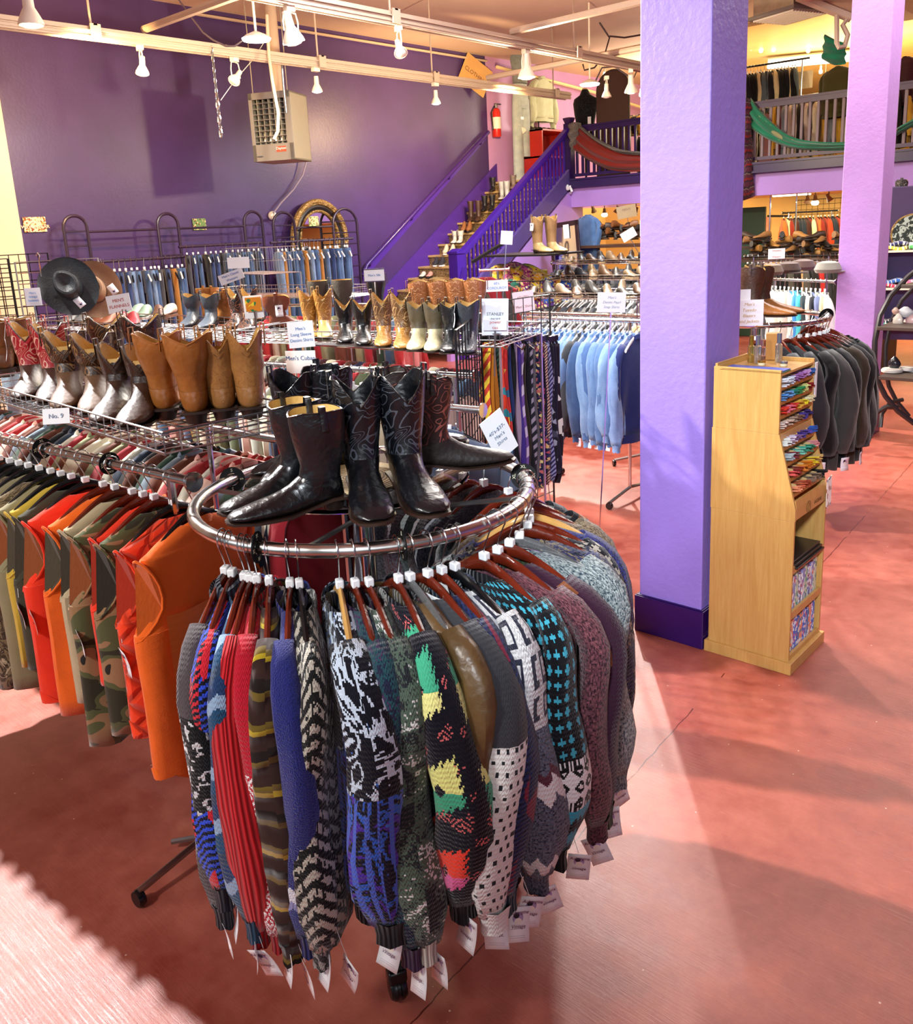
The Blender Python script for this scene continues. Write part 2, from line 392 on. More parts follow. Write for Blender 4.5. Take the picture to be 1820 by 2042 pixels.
# wall handrail
hr = thing('wall_handrail', 'purple handrail fixed to the dark wall above the stairs', 'handrail', (XW, 0, 0))
hy0, hz0, hy1, hz1 = 9.67, 1.50, 12.85, 3.66
obj('rail', MB().tube([(0.08, hy0-0.1, hz0-0.16), (0.08, hy0, hz0), (0.08, hy1, hz1)], 0.032, 10), plain('#3b2170', 0.25), hr)
obj('backing_strip', MB().prism([(hy0-0.05, hz0-0.24), (hy0-0.05, hz0-0.12), (hy1, hz1-0.02), (hy1, hz1-0.12)], 0.0, 0.02, 'x'), plain('#4a2c92', 0.3), hr, smooth=False)
for t in (0.03, 0.35, 0.66, 0.94):
    y = hy0+(hy1-hy0)*t; z = hz0+(hz1-hz0)*t
    obj('bracket', MB().tube([(0.0, y, z-0.09), (0.06, y, z-0.08), (0.08, y, z-0.02)], 0.012, 6), plain('#3b2170', 0.3), hr)
# stair railing
PB = plain('#3a1a86', 0.28, var=0.1); PBD = plain('#261048', 0.3, var=0.1)
sr = thing('stair_railing', 'purple balustrade running up the open side of the staircase', 'railing', (-9.15, 0, 0))
ya, yb = 10.3, 13.2
def rtop(y): return 1.66+(y-10.3)*0.669
m = MB(); m.prism([(ya, rtop(ya)-0.07), (ya, rtop(ya)), (yb, rtop(yb)), (yb, rtop(yb)-0.07)], -0.05, 0.05, 'x'); m.prism([(ya, rtop(ya)-0.12), (ya, rtop(ya)-0.07), (yb, rtop(yb)-0.07), (yb, rtop(yb)-0.12)], -0.03, 0.03, 'x')
obj('top_rail', m, PB, sr, smooth=False)
k = 0; y = ya+0.08
while y < yb-0.05:
    obj('baluster', MB().box(-0.016, 0.016, y-0.018, y+0.018, stz(y, -0.05), rtop(y)-0.1), PB, sr, smooth=False); y += 0.1
obj('newel_post', MB().box(-0.09, 0.09, ya-0.20, ya-0.02, 0, 1.62).box(-0.105, 0.105, ya-0.215, ya-0.005, 1.62, 1.66).prism([(ya-0.20, 1.66), (ya-0.02, 1.66), (ya-0.11, 1.70)], -0.09, 0.09, 'x'), PB, sr, smooth=False, bev=0.006)
obj('newel_post', MB().box(-0.07, 0.07, YM-0.07, YM+0.07, 2.5, 3.66).lathe([(0.07, 3.66), (0.10, 3.72), (0.11, 3.75), (0.0, 3.77)], (0, YM, 0), 8), PBD, sr, smooth=False)
obj('lower_rail', MB().prism([(9.9, 0.62), (9.9, 0.70), (10.2, 1.42), (10.2, 1.34)], 0.1, 0.16, 'x'), PB, sr, smooth=False)
# mezzanine balustrade, one length each side of the near pillar
def balustrade(x0, x1, label, mt, mtb):
    t = thing('mezzanine_railing', label, 'railing', (0, YM, ZM))
    obj('top_rail', MB().box(x0, x1, -0.035, 0.035, 0.76, 0.83).box(x0, x1, -0.05, 0.05, 0.83, 0.86), mt, t, smooth=False)
    obj('bottom_rail', MB().box(x0, x1, -0.03, 0.03, 0.03, 0.08), mt, t, smooth=False)
    x = x0+0.06
    while x < x1-0.02:
        obj('baluster', MB().box(x-0.018, x+0.018, -0.018, 0.018, 0.06, 0.78), mtb, t, smooth=False); x += 0.115
balustrade(-9.05, -6.2, 'dark purple balustrade of the mezzanine hung with a red cloth', PBD, PBD)
balustrade(-6.1, -0.2, 'brownish purple balustrade of the mezzanine hung with a green cloth', plain('#45304f', 0.4), plain('#7d6a70', 0.5))
# ---- pillars
def pillar(x0, x1, yf, yk, name, label, mat):
    struct(name, MB().box(x0, x1, yf, yk, 0, CEIL), mat, bev=0.006, smooth=False)['label'] = label
P1M = wallpaint('pillar_lilac_paint', '#a088ea', bump=0.35, rough=0.42)
pillar(-2.085, -1.755, 3.56, 3.90, 'pillar_1', 'nearest lilac pillar', P1M)
pillar(-2.75, -2.42, 8.08, 8.36, 'pillar_2', 'farther pink lilac pillar', wallpaint('far_pillar_paint', '#bd93dc', bump=0.3, rough=0.45))
struct('baseboard_pillar', MB().box(-2.105, -1.738, 3.545, 3.92, 0, 0.19).box(-2.098, -1.745, 3.55, 3.915, 0.19, 0.196), TRIMP, bev=0.004, smooth=False)
struct('baseboard_pillar_far', MB().box(-2.77, -2.40, 8.06, 8.38, 0, 0.19), TRIMP, bev=0.004, smooth=False)
# ================================================================ fabric patterns (u, v in metres on the cloth)
def fab(name, rough=0.9): return P(name, rough, 0, 0.15, Sheen_Weight=0.25)
def knitbump(p, strength=0.5, f=430):
    u, v = p.uv(); w_ = ((u*f).sin()*((v*f*1.3)+((u*f).sin()*1.5)).sin()); n = p.noise(p.vec(u, v), 220, 2)
    p.bump(w_*0.5+n*0.7, strength, 0.004)
_fb = {}
def F(kind, *a):
    k = (kind,)+a
    if k in _fb: return _fb[k]
    p = fab('cloth_'+kind); L = [lin(x) if isinstance(x, str) and len(x) in (6, 7) else x for x in a]
    u, v = p.uv(); q, r = p.uv(0.004); uvv = p.vec(u, v)
    if kind == 'plain':
        n = p.noise(uvv, 14, 4); p.base(p.mix(n, tuple(x*0.75 for x in L[0]), L[0])); p.bump(n*1.2+p.noise(uvv, 300, 2)*0.3, 0.35, 0.01)
    elif kind == 'denim':
        n = p.noise(uvv, 9, 4); n2 = p.noise(uvv, 160, 2); p.base(p.mix((n*0.7+n2*0.4-0.25)*1.6, L[0], L[1])); seam = ((u*5.5).fract()-0.5).abs().lt(0.012); p.bump(n*1.5+n2*0.3+seam, 0.4, 0.01)
    elif kind == 'heather':
        n = p.noise(p.vec(q*1.0, r*0.45), 210, 1, 0.8); p.base(p.mix((n-0.38)*4, L[0], L[1])); knitbump(p)
    elif kind == 'rib':
        p.base(p.mix((u*520).sin()*0.5+0.5, tuple(x*0.45 for x in L[0]), L[0])); p.bump((u*520).sin(), 0.6, 0.003)
    elif kind == 'check_band':   # brown ribbed with a black and white chequered band
        f = ((q*28).floor()+(r*28).floor()).mod(2); f2 = p.noise(p.vec(q, r), 60, 1).gt(0.55)
        band = v.gt(0.20)*v.lt(0.52); c = p.mix((f*f2), lin('#101418'), lin('#cfd4d8')); p.base(p.mix(band, lin('#4a4347'), c)); knitbump(p, 0.5)
    elif kind == 'mosaic':       # zigzag diagonals broken by patches of other colours
        cell = p.voro(p.vec(q*1.0, r*0.55), L[4] if len(L) > 4 else 13, out='Color'); tri = ((q*16).fract()-0.5).abs()*1.4
        st_ = ((r*58)+(q*46)+tri).fract().gt(0.5); c = p.mix(st_, L[0], L[1]); c = p.mix(cell.gt(0.58), c, L[2]); c = p.mix(cell.gt(0.82)*st_, c, L[3]); p.base(c); knitbump(p)
    elif kind == 'zig':          # v bands of zigzag colours
        tri = ((q*L[4]).fract()-0.5).abs()*0.06; n = p.noise(p.vec(q, r), 5, 1)*0.08
        f = (((r+tri+n)*L[5]).fract()); p.base(p.ramp(f, [(0, L[0]), (0.3, L[1]), (0.52, L[2]), (0.78, L[3])])); knitbump(p)
    elif kind == 'stripes':      # loopy horizontal stripes
        n = p.noise(uvv, 6, 2)*0.05; f = ((v+n)*7).fract(); c = p.ramp(f, [(0, L[0]), (0.32, L[1]), (0.42, L[2]), (0.5, L[0]), (0.74, L[3]), (0.9, L[1])]); p.base(c); p.bump((v*90+n*200).sin(), 0.7, 0.01)
    elif kind == 'fair':         # rows of little crosses
        a_, b_ = (q*L[2]).fract()-0.5, (r*L[2]*0.8).fract()-0.5
        cr = (a_.abs().lt(0.13)*b_.abs().lt(0.34)).max(b_.abs().lt(0.12)*a_.abs().lt(0.34)); p.base(p.mix(cr, L[0], L[1])); knitbump(p)
    elif kind == 'fairband':     # crosses above, broad patterned bands below
        a_, b_ = (q*38).fract()-0.5, (r*30).fract()-0.5
        cr = (a_.abs().lt(0.13)*b_.abs().lt(0.32)).max(b_.abs().lt(0.12)*a_.abs().lt(0.32)); top = p.mix(cr, L[0], L[1])
        bars = (q*95).fract().gt(0.45); z = (((q*42).fract()-0.5).abs()*0.04+r)*13
        lo = p.mix(z.fract().gt(0.5), L[0], L[1]); dia = ((((q*24).fract()-0.5).abs()+((r*24).fract()-0.5).abs())-0.28).abs().lt(0.13)
        wb = p.mix(dia, L[2], L[0]); wb = p.mix((r.lt(0.395)).max(r.gt(0.475))*bars, wb, L[0])
        c = p.mix(v.gt(0.37), top, wb); c = p.mix(v.gt(0.5), c, lo); p.base(c); knitbump(p)
    elif kind == 'snow':         # red top, white ground with red lozenges below
        d = (((q*26).fract()-0.5).abs()+((r*20).fract()-0.5).abs()); lz = ((d*3.0).fract().gt(0.5)); c = p.mix(lz, L[0], L[1]); p.base(p.mix(v.gt(0.30), L[0], c)); knitbump(p)
    elif kind == 'dots':         # dark yoke, white with small ticks below
        a_, b_ = ((q*42)+((r*38).floor().mod(2)*0.5)).fract()-0.5, (r*38).fract()-0.5
        t = a_.abs().lt(0.22)*b_.abs().lt(0.2); p.base(p.mix(v.gt(0.27), L[2], p.mix(t, L[0], L[1]))); knitbump(p)
    elif kind == 'stars':        # jagged bright shapes on black
        cx = ((q*5.2).fract()-0.5); cy = (((r)*4.6).fract()-0.5); row = (r*4.6).floor().mod(3)
        jag = ((cx*14+cy*9).fract()-0.5).abs()*0.22; d = (cx+cy*0.7).abs()+(cy-cx*0.5).abs()*0.75+jag
        inn = d.lt(0.42)*(((cx*7).abs()+(cy*6).abs()).gt(0.5)); half = cy.gt(0.02)
        c1 = p.ramp(row*0.334+0.02, [(0, lin('#46b48c')), (0.33, lin('#e9f090')), (0.66, lin('#f0422c'))]); c2 = p.ramp(row*0.334+0.02, [(0, lin('#eef09a')), (0.33, lin('#3fa982')), (0.66, lin('#e468a8'))])
        c = p.mix(inn, lin('#07091a'), p.mix(half, c1, c2)); tick = (((q*90).fract()-0.5).abs()*2+(r*70)).fract().lt(0.35)*p.noise(p.vec(q, r), 14, 1).gt(0.58)
        p.base(p.mix(tick*(inn.lt(0.5)), c, lin('#d86a6a'))); knitbump(p)
    elif kind == 'abstract':     # blue, black and white brush shapes turning purple below
        n = p.noise(p.vec(q*1.0, r*0.8), 13, 2, 0.6, 1.5); n2 = p.noise(p.vec(q, r*0.3), 90, 1); top = p.ramp(n+n2*0.15-0.05, [(0, lin('#0a0d1c')), (0.50, lin('#c9dcf0')), (0.58, lin('#0a0d1c')), (0.66, lin('#3f76d6'))])
        vs = ((q*34).fract().gt(0.55)); low = p.ramp(n, [(0, lin('#0b0d26')), (0.40, lin('#2f5fc8')), (0.47, lin('#0b0d26')), (0.56, lin('#4a2aa4')), (0.72, lin('#3f76d6'))]); low = p.mix(vs*n.gt(0.4), low, lin('#4a66d0'))
        p.base(p.mix(v.gt(0.33), top, low)); knitbump(p)
    elif kind == 'jacq':         # pale yoke with squares, dark marl, white waves
        a_, b_ = (q*13).fract()-0.5, (r*12).fract()-0.5; d = a_.abs().max(b_.abs()*0.9); sq = (d-0.27).abs().lt(0.07)
        n = p.noise(p.vec(q, r), 170, 1, 0.8); marl = p.mix((n-0.35)*4, L[0], L[1]); wv = ((q*17).fract()-0.5).abs()*0.07
        top = p.mix(sq, p.mix((n-0.3)*3, L[2], tuple(x*0.6 for x in L[2])), L[0]); g = (r+wv); w1 = (g.gt(0.40)*g.lt(0.45)).max(g.gt(0.62)*g.lt(0.655)); mr = g.gt(0.375)*g.lt(0.40)
        c = p.mix(v.gt(0.26), top, marl); c = p.mix(w1, c, lin('#e6e8ea')); c = p.mix(mr, c, lin('#5c2c3c')); p.base(c); knitbump(p, 0.7)
    elif kind == 'marl3':        # blotches of several dark colours
        n = p.noise(p.vec(q, r), L[3] if len(L) > 3 else 20, 3, 0.7, 1.0); n2 = p.noise(p.vec(q, r), 200, 1); p.base(p.ramp(n*0.75+n2*0.25, [(0, L[0]), (0.47, L[1]), (0.56, L[2]), (0.62, L[0])])); knitbump(p, 0.7)
    elif kind == 'herring':      # long grey diagonal dashes
        tri = ((q*9).fract()-0.5).abs()*0.5; f = ((r*26)+tri*6).fract().gt(0.45); n = p.noise(p.vec(q*1.0, r*0.3), 120, 1).gt(0.45); p.base(p.mix(f*n, L[0], L[1])); knitbump(p)
    elif kind == 'navyband':     # navy fleece with a snowy band above the cuff
        z = ((q*30).fract()-0.5).abs()*0.03+r; b_ = z.gt(0.57)*z.lt(0.605); b2 = z.gt(0.605)*z.lt(0.625); n = p.noise(uvv, 260, 2)
        c = p.mix(n, tuple(x*0.5 for x in L[0]), L[0]); c = p.mix(b_, c, lin('#dfe6f2')); c = p.mix(b2, c, lin('#8d92c8')); p.base(c); p.bump(n, 0.9, 0.006)
    elif kind == 'squares':      # plum with brown patches
        b_ = (((r*5.2).fract()).lt(0.22)); a_ = ((q*4.2+0.3).fract()).lt(0.3); p.base(p.mix(a_*b_, L[0], L[1])); knitbump(p)
    elif kind == 'camo':
        n = p.noise(uvv, L[4] if len(L) > 4 else 9, 2, 0.5, 0.6); p.base(p.ramp(n, [(0, L[0]), (0.44, L[1]), (0.52, L[2]), (0.6, L[3])])); p.bump(p.noise(uvv, 12, 3), 0.3, 0.01)
    elif kind == 'bark':         # leafy woodland camouflage
        n = p.noise(p.vec(u*2.2, v), 16, 6, 0.75, 2.0); p.base(p.ramp(n, [(0, L[0]), (0.45, L[1]), (0.52, L[2]), (0.57, L[0]), (0.62, L[3])], 'LINEAR')); p.bump(n, 0.2, 0.01)
    elif kind == 'quilt':        # diamond quilting pressed in
        a_, b_ = ((u*1.0+v*0.8)*13).fract()-0.5, ((u*1.0-v*0.8)*13).fract()-0.5; d = (0.5-a_.abs()).min(0.5-b_.abs()); g = d.min(0.22); p.base(p.mix(g*4.5, tuple(x*0.62 for x in L[0]), L[0])); p.bump(g*4, 0.9, 0.012)
    elif kind == 'print':        # small busy tie or shirt print
        n = p.voro(uvv, L[3] if len(L) > 3 else 55, out='Color'); p.base(p.ramp(n, [(0, L[0]), (0.45, L[1]), (0.72, L[2]), (0.86, L[0])])); p.bump(n, 0.1, 0.003)
    elif kind == 'vstripe':
        f = (u*L[2]).fract(); n = p.noise(uvv, 10, 3); c = p.mix(f.gt(0.5), L[0], L[1]); p.base(c); p.bump(n, 0.3, 0.01)
    elif kind == 'dstripe':
        f = ((u+v)*L[2]).fract(); p.base(p.mix(f.gt(0.5), L[0], L[1]))
    p.m['colour'] = cname(a[0] if a and isinstance(a[0], str) else '#888888'); _fb[k] = p.m; return p.m

# ================================================================ hangers
def hook_pts(drop=0.085, r=0.025):
    pts = [(r*math.cos(a)*1.0, 0, r*math.sin(a)) for a in [R(d) for d in range(200, -41, -24)]]
    return pts+[(0.006, 0, -0.045), (0, 0, -0.06), (0, 0, -drop)]
WOODH = leather('#6b2312', 0.16, grain=20); WOODL = plain('#c99a55', 0.3); HOOK = plain('#c8ccd0', 0.2, 1.0, var=0)
def _arms(mb, half=0.178, z0=-0.085, drop=0.088, th=0.007, hh=0.015, n=8):
    rings = []
    for i in range(n*2+1):
        t = -1+i/n; a = abs(t); x = t*half; z = z0-0.012-drop*(a**1.5); h_ = hh*(1.15-0.45*a); w_ = th*(0.9+0.5*a)
        rings.append([(x, w_*math.cos(q), z+h_*math.sin(q)) for q in [2*PI*k/8 for k in range(8)]])
    mb.loft(rings)
_clear = P('clear_plastic', 0.08, 0, 0.5, Transmission_Weight=0.9); _clear.base((0.85, 0.9, 0.92)); CLEARP = _clear.m
_hc = {}
def hanger(kind, label, group='hangers with white size caps on the round rail'):
    """kinds: wood, light, black, clear"""
    mats = {'wood': WOODH, 'light': WOODL, 'black': BLACKP, 'clear': CLEARP}
    if kind not in _hc:
        t = thing('clothes_hanger', label, 'hanger', (0, 0, 0), 0, group)
        obj('hook', MB().tube(hook_pts(), 0.0019, 6), HOOK, t)
        obj('size_cap', MB().box(-0.012, 0.012, -0.009, 0.009, -0.088, -0.068), WHITEP, t, bev=0.003)
        m = MB(); _arms(m); obj('arms', m, mats[kind], t); _hc[kind] = t; return t
    t = copy_tree(_hc[kind]); t['label'] = label; t['group'] = group; return t
_hs = {}
def small_hanger(mat, cap='#eef2f4'):
    """one-mesh hanger for the racks farther back: wire hook, cap and arms"""
    k = (mat.name, cap)
    if k not in _hs:
        m = MB(); m.tube([(-.02, 0, .008), (0, 0, .024), (.022, 0, .005), (.004, 0, -.04), (0, 0, -.07)], 0.0026, 4); m.mat = 1; _arms(m, n=3, th=0.006); m.mat = 2; m.box(-.011, .011, -.009, .009, -.09, -.068)
        _hs[k] = m.mesh('clothes_hanger', [HOOK, mat, plain(cap, 0.5, var=0)])
    return _hs[k]

# ================================================================ garments: local x = width (+x the outer side), y = thickness, z = down from the rail
PROF = {
 'top':  [(-.118, .062, .03), (-.125, .085, .034), (-.145, .135, .036), (-.170, .185, .040), (-.20, .208, .046), (-.27, .210, .05), (-.45, .215, .054)],
 'vest': [(-.118, .055, .022), (-.125, .075, .026), (-.145, .115, .03), (-.170, .165, .03), (-.182, .182, .032), (-.24, .165, .036), (-.31, .172, .04), (-.38, .215, .044), (-.40, .225, .046), (-.55, .225, .046)]}
def body_mesh(kind, L, th, rg, widen=1.0, round_hem=False, n=28, fold=1.0):
    mb = MB(); p0 = PROF[kind]; pr = [p0[0]]
    for i in range(len(p0)-1):
        a_, b_, c_, d_ = p0[max(i-1, 0)], p0[i], p0[i+1], p0[min(i+2, len(p0)-1)]
        for t in (.33, .67, 1.0): pr.append(tuple(.5*(2*b_[k]+(c_[k]-a_[k])*t+(2*a_[k]-5*b_[k]+4*c_[k]-d_[k])*t*t+(3*b_[k]-a_[k]-3*c_[k]+d_[k])*t**3) for k in range(3)))
    pr = [pr[0]]+[q for k, q in enumerate(pr[1:], 1) if q[0] < pr[k-1][0]-1e-5]; zl, wl, tl = pr[-1]
    steps = 5
    for i in range(1, steps+1): z = zl+(-L-0.118-zl)*i/steps; pr.append((z, wl*(1+0.02*i/steps), tl))
    ph = rg.uniform(0, 6); rings = []
    for z, w_, t_ in pr:
        dep = max(0, min(1, (-z-0.15)/0.5)); ring = []
        for k in range(n):
            a = 2*PI*k/n; ca, sa = math.cos(a), math.sin(a); x = w_*widen*math.copysign(abs(ca)**0.75, ca); y = t_*th*math.copysign(abs(sa)**0.8, sa)
            y += fold*dep*(0.014*math.sin(x*26+ph)+0.006*math.sin(x*57+ph*2+z*9)); zz = z
            if round_hem and z < -L-0.08: zz = z+0.11*abs(x/w_/widen)**2.5
            ring.append((x, y, zz))
        rings.append(ring)
    mb.loft(rings, cap0=False, cap1=False); return mb
def sleeve_mesh(side, L, rad, rg, n=18, cuff=0.05):
    """tube from the shoulder to the cuff; returns sleeve and cuff meshes"""
    ph = rg.uniform(0, 6); sw = rg.uniform(-.03, .03); flat = rg.uniform(.72, 1.08); bow = rg.uniform(-.012, .02); mid = rg.uniform(-.1, .1); path = []
    for t in [0, .05, .12, .2, .3, .4, .5, .6, .7, .8, .88, .94, 1.0]:
        z = -.150-t*L
        x = .150+.085*min(1, t/.16)**0.7+bow*math.sin(t*PI)+0.010*math.sin(t*8+ph)
        path.append((t, Vector((x, sw*t*1.5+.008*math.sin(t*7+ph), z))))
    rings = []
    for i, (t, c) in enumerate(path):
        wd = rad*(.5 if t == 0 else .64 if t <= .05 else .74 if t <= .12 else .82 if t <= .2 else min(1.06, .82+.5*(t-.2)) if t < .8 else 1.06-.25*(t-.8)/.2)
        if t > 0.86: wd *= 1.08-(t-.86)*2.2
        nrm = Vector((1, 0, 0)) if t > .2 else Vector((.75+1.2*t, 0, .66*(1-t/.2))).normalized()
        ring = []
        for k in range(n):
            a = 2*PI*k/n; f = 1+.11*math.sin(2*a+ph+t*5)+.07*math.sin(5*a+t*9+ph)*(1 if t > .1 else 0)
            wr = 1+.035*math.sin(t*38+math.cos(a)*2)*(1 if t > .25 else 0)
            wd2 = wd*(1+mid*math.sin(t*5+ph)); d = nrm*(math.cos(a)*wd2*.92*flat*f*wr)+Vector((0, math.sin(a)*wd*1.05*f*wr, 0)); p_ = c+d; ring.append((p_.x*side, p_.y, p_.z))
        rings.append(ring)
    mb = MB().loft(rings, cap0=False, cap1=False); cf = None
    if cuff:
        c = path[-1][1]; cr = []
        for j, (dz, r_) in enumerate(((.012, .66), (0, .60), (-cuff*.5, .54), (-cuff, .57), (-cuff, .48), (-.01, .46))):
            cr.append([(side*(c.x+math.cos(a)*rad*r_*(1+.1*math.sin(3*a+ph))), c.y+math.sin(a)*rad*r_*(1+.1*math.sin(3*a+ph)), c.z+dz+.004*math.sin(5*a)) for a in [2*PI*k/n for k in range(n)]])
        cf = MB().loft(cr, False, False)
    return mb, cf
def collar_mesh(style='crew', h=.024):
    rr = []; n = 20
    prof = ((.066, .036, -.128), (.064, .036, -.108), (.060, .034, -.102), (.054, .030, -.108), (.052, .028, -.135)) if style == 'crew' else ((.064, .036, -.120), (.068, .044, -.108), (.060, .034, -.082), (.048, .026, -.078), (.05, .028, -.13))
    for a_, b_, z in prof: rr.append([(a_*math.cos(t), b_*math.sin(t), z-.018*(abs(math.cos(t))**3)) for t in [2*PI*k/n for k in range(n)]])
    return MB().loft(rr, False, False)
TAGP = None
def tag_art():
    """printed price tag face: lilac oval with a bouffant hairdo seen from behind, faint lines below"""
    p = P('price_tag_print', 0.6); u, v = p.uv(); a_ = (u-.0)*1.0; b_ = v-.014
    d = (a_*a_+b_*b_*0.8); ov = d.lt(.00017); da = a_+.0035; db = b_-.006; hr_ = (da*da+db*db).lt(.00005); bd = a_-.001; be = b_+.009; bo = (bd*bd*0.8+be*be).lt(.00007)
    ln = ((v+.012).abs().lt(.0007)).max((v+.028).abs().lt(.0005)).max((v+.032).abs().lt(.0005))*(u.abs().lt(.019))*((u*700).fract().gt(.35))
    c = p.mix(ov, lin('#f1f4f8'), lin('#a99ac6')); c = p.mix(bo, c, lin('#efe9df')); c = p.mix(hr_, c, lin('#1c1622')); c = p.mix(ln, c, lin('#7d8494')); p.base(c); return p.m
TAGM = tag_art()
INK = plain('#5a3c5c', 0.7, var=0)
def price_tag(parent, loc, rz, tilt=0.0, lettering=True, scale=1.0, roll=0.0):
    w_, h_ = .028*scale, .042*scale; m = MB()
    i = 0
    for sgn in (1,): 
        n = 6
        for j in range(n+1):
            z = h_-2*h_*j/n; yy = 0.004*math.sin(j/n*PI)
            m.v += [(-w_, yy, z), (w_, yy, z)]
        for j in range(n):
            z0, z1 = h_-2*h_*j/n, h_-2*h_*(j+1)/n; m.face([2*j, 2*j+1, 2*j+3, 2*j+2][::-1], [(-w_/scale, z0/scale), (w_/scale, z0/scale), (w_/scale, z1/scale), (-w_/scale, z1/scale)][::-1])
    t = obj('price_tag', m, TAGM, parent, loc, (tilt, roll, rz), sol=0.0008)
    if lettering:
        for body, z in (('Aubergine', .029*scale), ('Vintage', -.004*scale)):
            o = obj('lettering', text_mesh(body, .0115*scale, INK, .0002, 0.25), None, t, (0, -.0022, z), (PI/2, 0, 0))
    return t
def cord(parent, a, b):
    return obj('tag_cord', MB().tube([a, ((a[0]+b[0])/2+.004, (a[1]+b[1])/2, (a[2]+b[2])/2), b], .0008, 4), WHITEP, parent)
def garment(name, label, cat, kind='top', L=0.62, SL=0.60, mat=None, smat=None, cmat=None, rad=.047, th=1.0, group=None, seed=0, cuff=.05, collar='crew', tags=1, widen=1.0, round_hem=False, fold=1.0, inner=True, hem=True, tagz=None, holes=True, lining=None):
    rg = random.Random(seed); t = thing(name, label, cat, (0, 0, 0), 0, group); smat = smat or mat; cmat = cmat or mat
    obj('body', body_mesh(kind, L, th, rg, widen, round_hem, fold=fold), mat, t, sol=.004 if kind == 'vest' else .003)
    if hem and kind == 'top':
        w_ = .219*widen; obj('hem_band', MB().loft([[(w_*f*math.copysign(abs(math.cos(a))**.75, math.cos(a)), .054*th*f*math.sin(a)+(.012*math.sin(math.cos(a)*w_*26)), z) for a in [2*PI*k/28 for k in range(28)]] for z, f in ((-L-.10, 1.0), (-L-.118, .97), (-L-.165, .93), (-L-.166, .88))], False, False), cmat, t)
    if kind == 'top':
        for s_ in ((1, -1) if inner else (1,)):
            sm, cf = sleeve_mesh(s_, SL, rad, rg, cuff=cuff); sl = obj('sleeve', sm, smat, t, sol=.002)
            if cf: obj('cuff', cf, cmat, sl)
    if collar: obj('collar', collar_mesh(collar), cmat, t)
    if kind == 'vest' and tags is not None and holes:
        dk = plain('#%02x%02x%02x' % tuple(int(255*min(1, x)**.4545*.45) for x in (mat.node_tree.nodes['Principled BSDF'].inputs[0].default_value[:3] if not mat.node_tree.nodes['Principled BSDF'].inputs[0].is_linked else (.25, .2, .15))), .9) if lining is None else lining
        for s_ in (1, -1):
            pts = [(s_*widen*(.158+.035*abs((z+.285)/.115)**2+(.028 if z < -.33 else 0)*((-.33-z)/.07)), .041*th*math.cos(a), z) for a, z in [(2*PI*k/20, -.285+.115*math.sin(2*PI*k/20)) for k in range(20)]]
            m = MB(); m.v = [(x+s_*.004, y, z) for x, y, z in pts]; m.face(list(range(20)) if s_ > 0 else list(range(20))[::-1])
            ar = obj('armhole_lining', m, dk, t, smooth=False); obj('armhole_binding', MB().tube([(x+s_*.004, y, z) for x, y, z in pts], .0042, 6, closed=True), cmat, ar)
    if tags:
        zt = tagz if tagz is not None else -.20-SL; 
        cord(t, (.235, 0, zt+.09), (.25, .02, zt+.01)); price_tag(t, (.25, .02, zt-.03), rg.uniform(.2, 1.2), rg.uniform(-.25, .25), lettering=True, roll=rg.uniform(-.4, .4))
    return t
_sg = {}
def small_garment(kind, mat, L=.62, seed=0, th=.8, SL=.56, n=16, rad=.045):
    """a whole top as one mesh, for racks farther back"""
    k = (kind, mat.name, L, seed % 3, th, SL)
    if k not in _sg:
        rg = random.Random(seed % 3+11); b = body_mesh(kind, L, th, rg, n=n); 
        if kind == 'top':
            for s_ in (1, -1):
                sm, _ = sleeve_mesh(s_, SL, rad, rg, n=8, cuff=0); o = len(b.v); b.v += sm.v
                for i, f in enumerate(sm.f):
                    b.face([o+j for j in f], sm.uv.get(i))
        c = collar_mesh(); o = len(b.v); b.v += c.v
        for i, f in enumerate(c.f): b.face([o+j for j in f], c.uv.get(i))
        _sg[k] = b.mesh('garment', mat)
    return _sg[k]
def pants_mesh(mat, L=.95, w_=.2, seed=0):
    k = ('pants', mat.name, L, seed % 3, w_)
    if k not in _sg:
        rg = random.Random(seed % 3); ph = rg.uniform(0, 6); m = MB()
        for sx in (-1, 1):
            rings = []
            for t in (0, .1, .25, .4, .6, .8, 1.0):
                cx = sx*w_*(.26+.03*t); rx = w_*(.30-.07*t); ry = .028-.006*t
                rings.append([(cx+rx*math.cos(a), ry*math.sin(a)+.012*math.sin(t*6+ph)*t, -.12-t*L) for a in [2*PI*k_/12 for k_ in range(12)]])
            m.loft(rings)
        m.loft([[(w_*f*math.cos(a), .030*math.sin(a), z) for a in [2*PI*k_/16 for k_ in range(16)]] for z, f in ((-.10, .48), (-.13, .5), (-.30, .56))], False, True)
        _sg[k] = m.mesh('trousers', mat)
    return _sg[k]
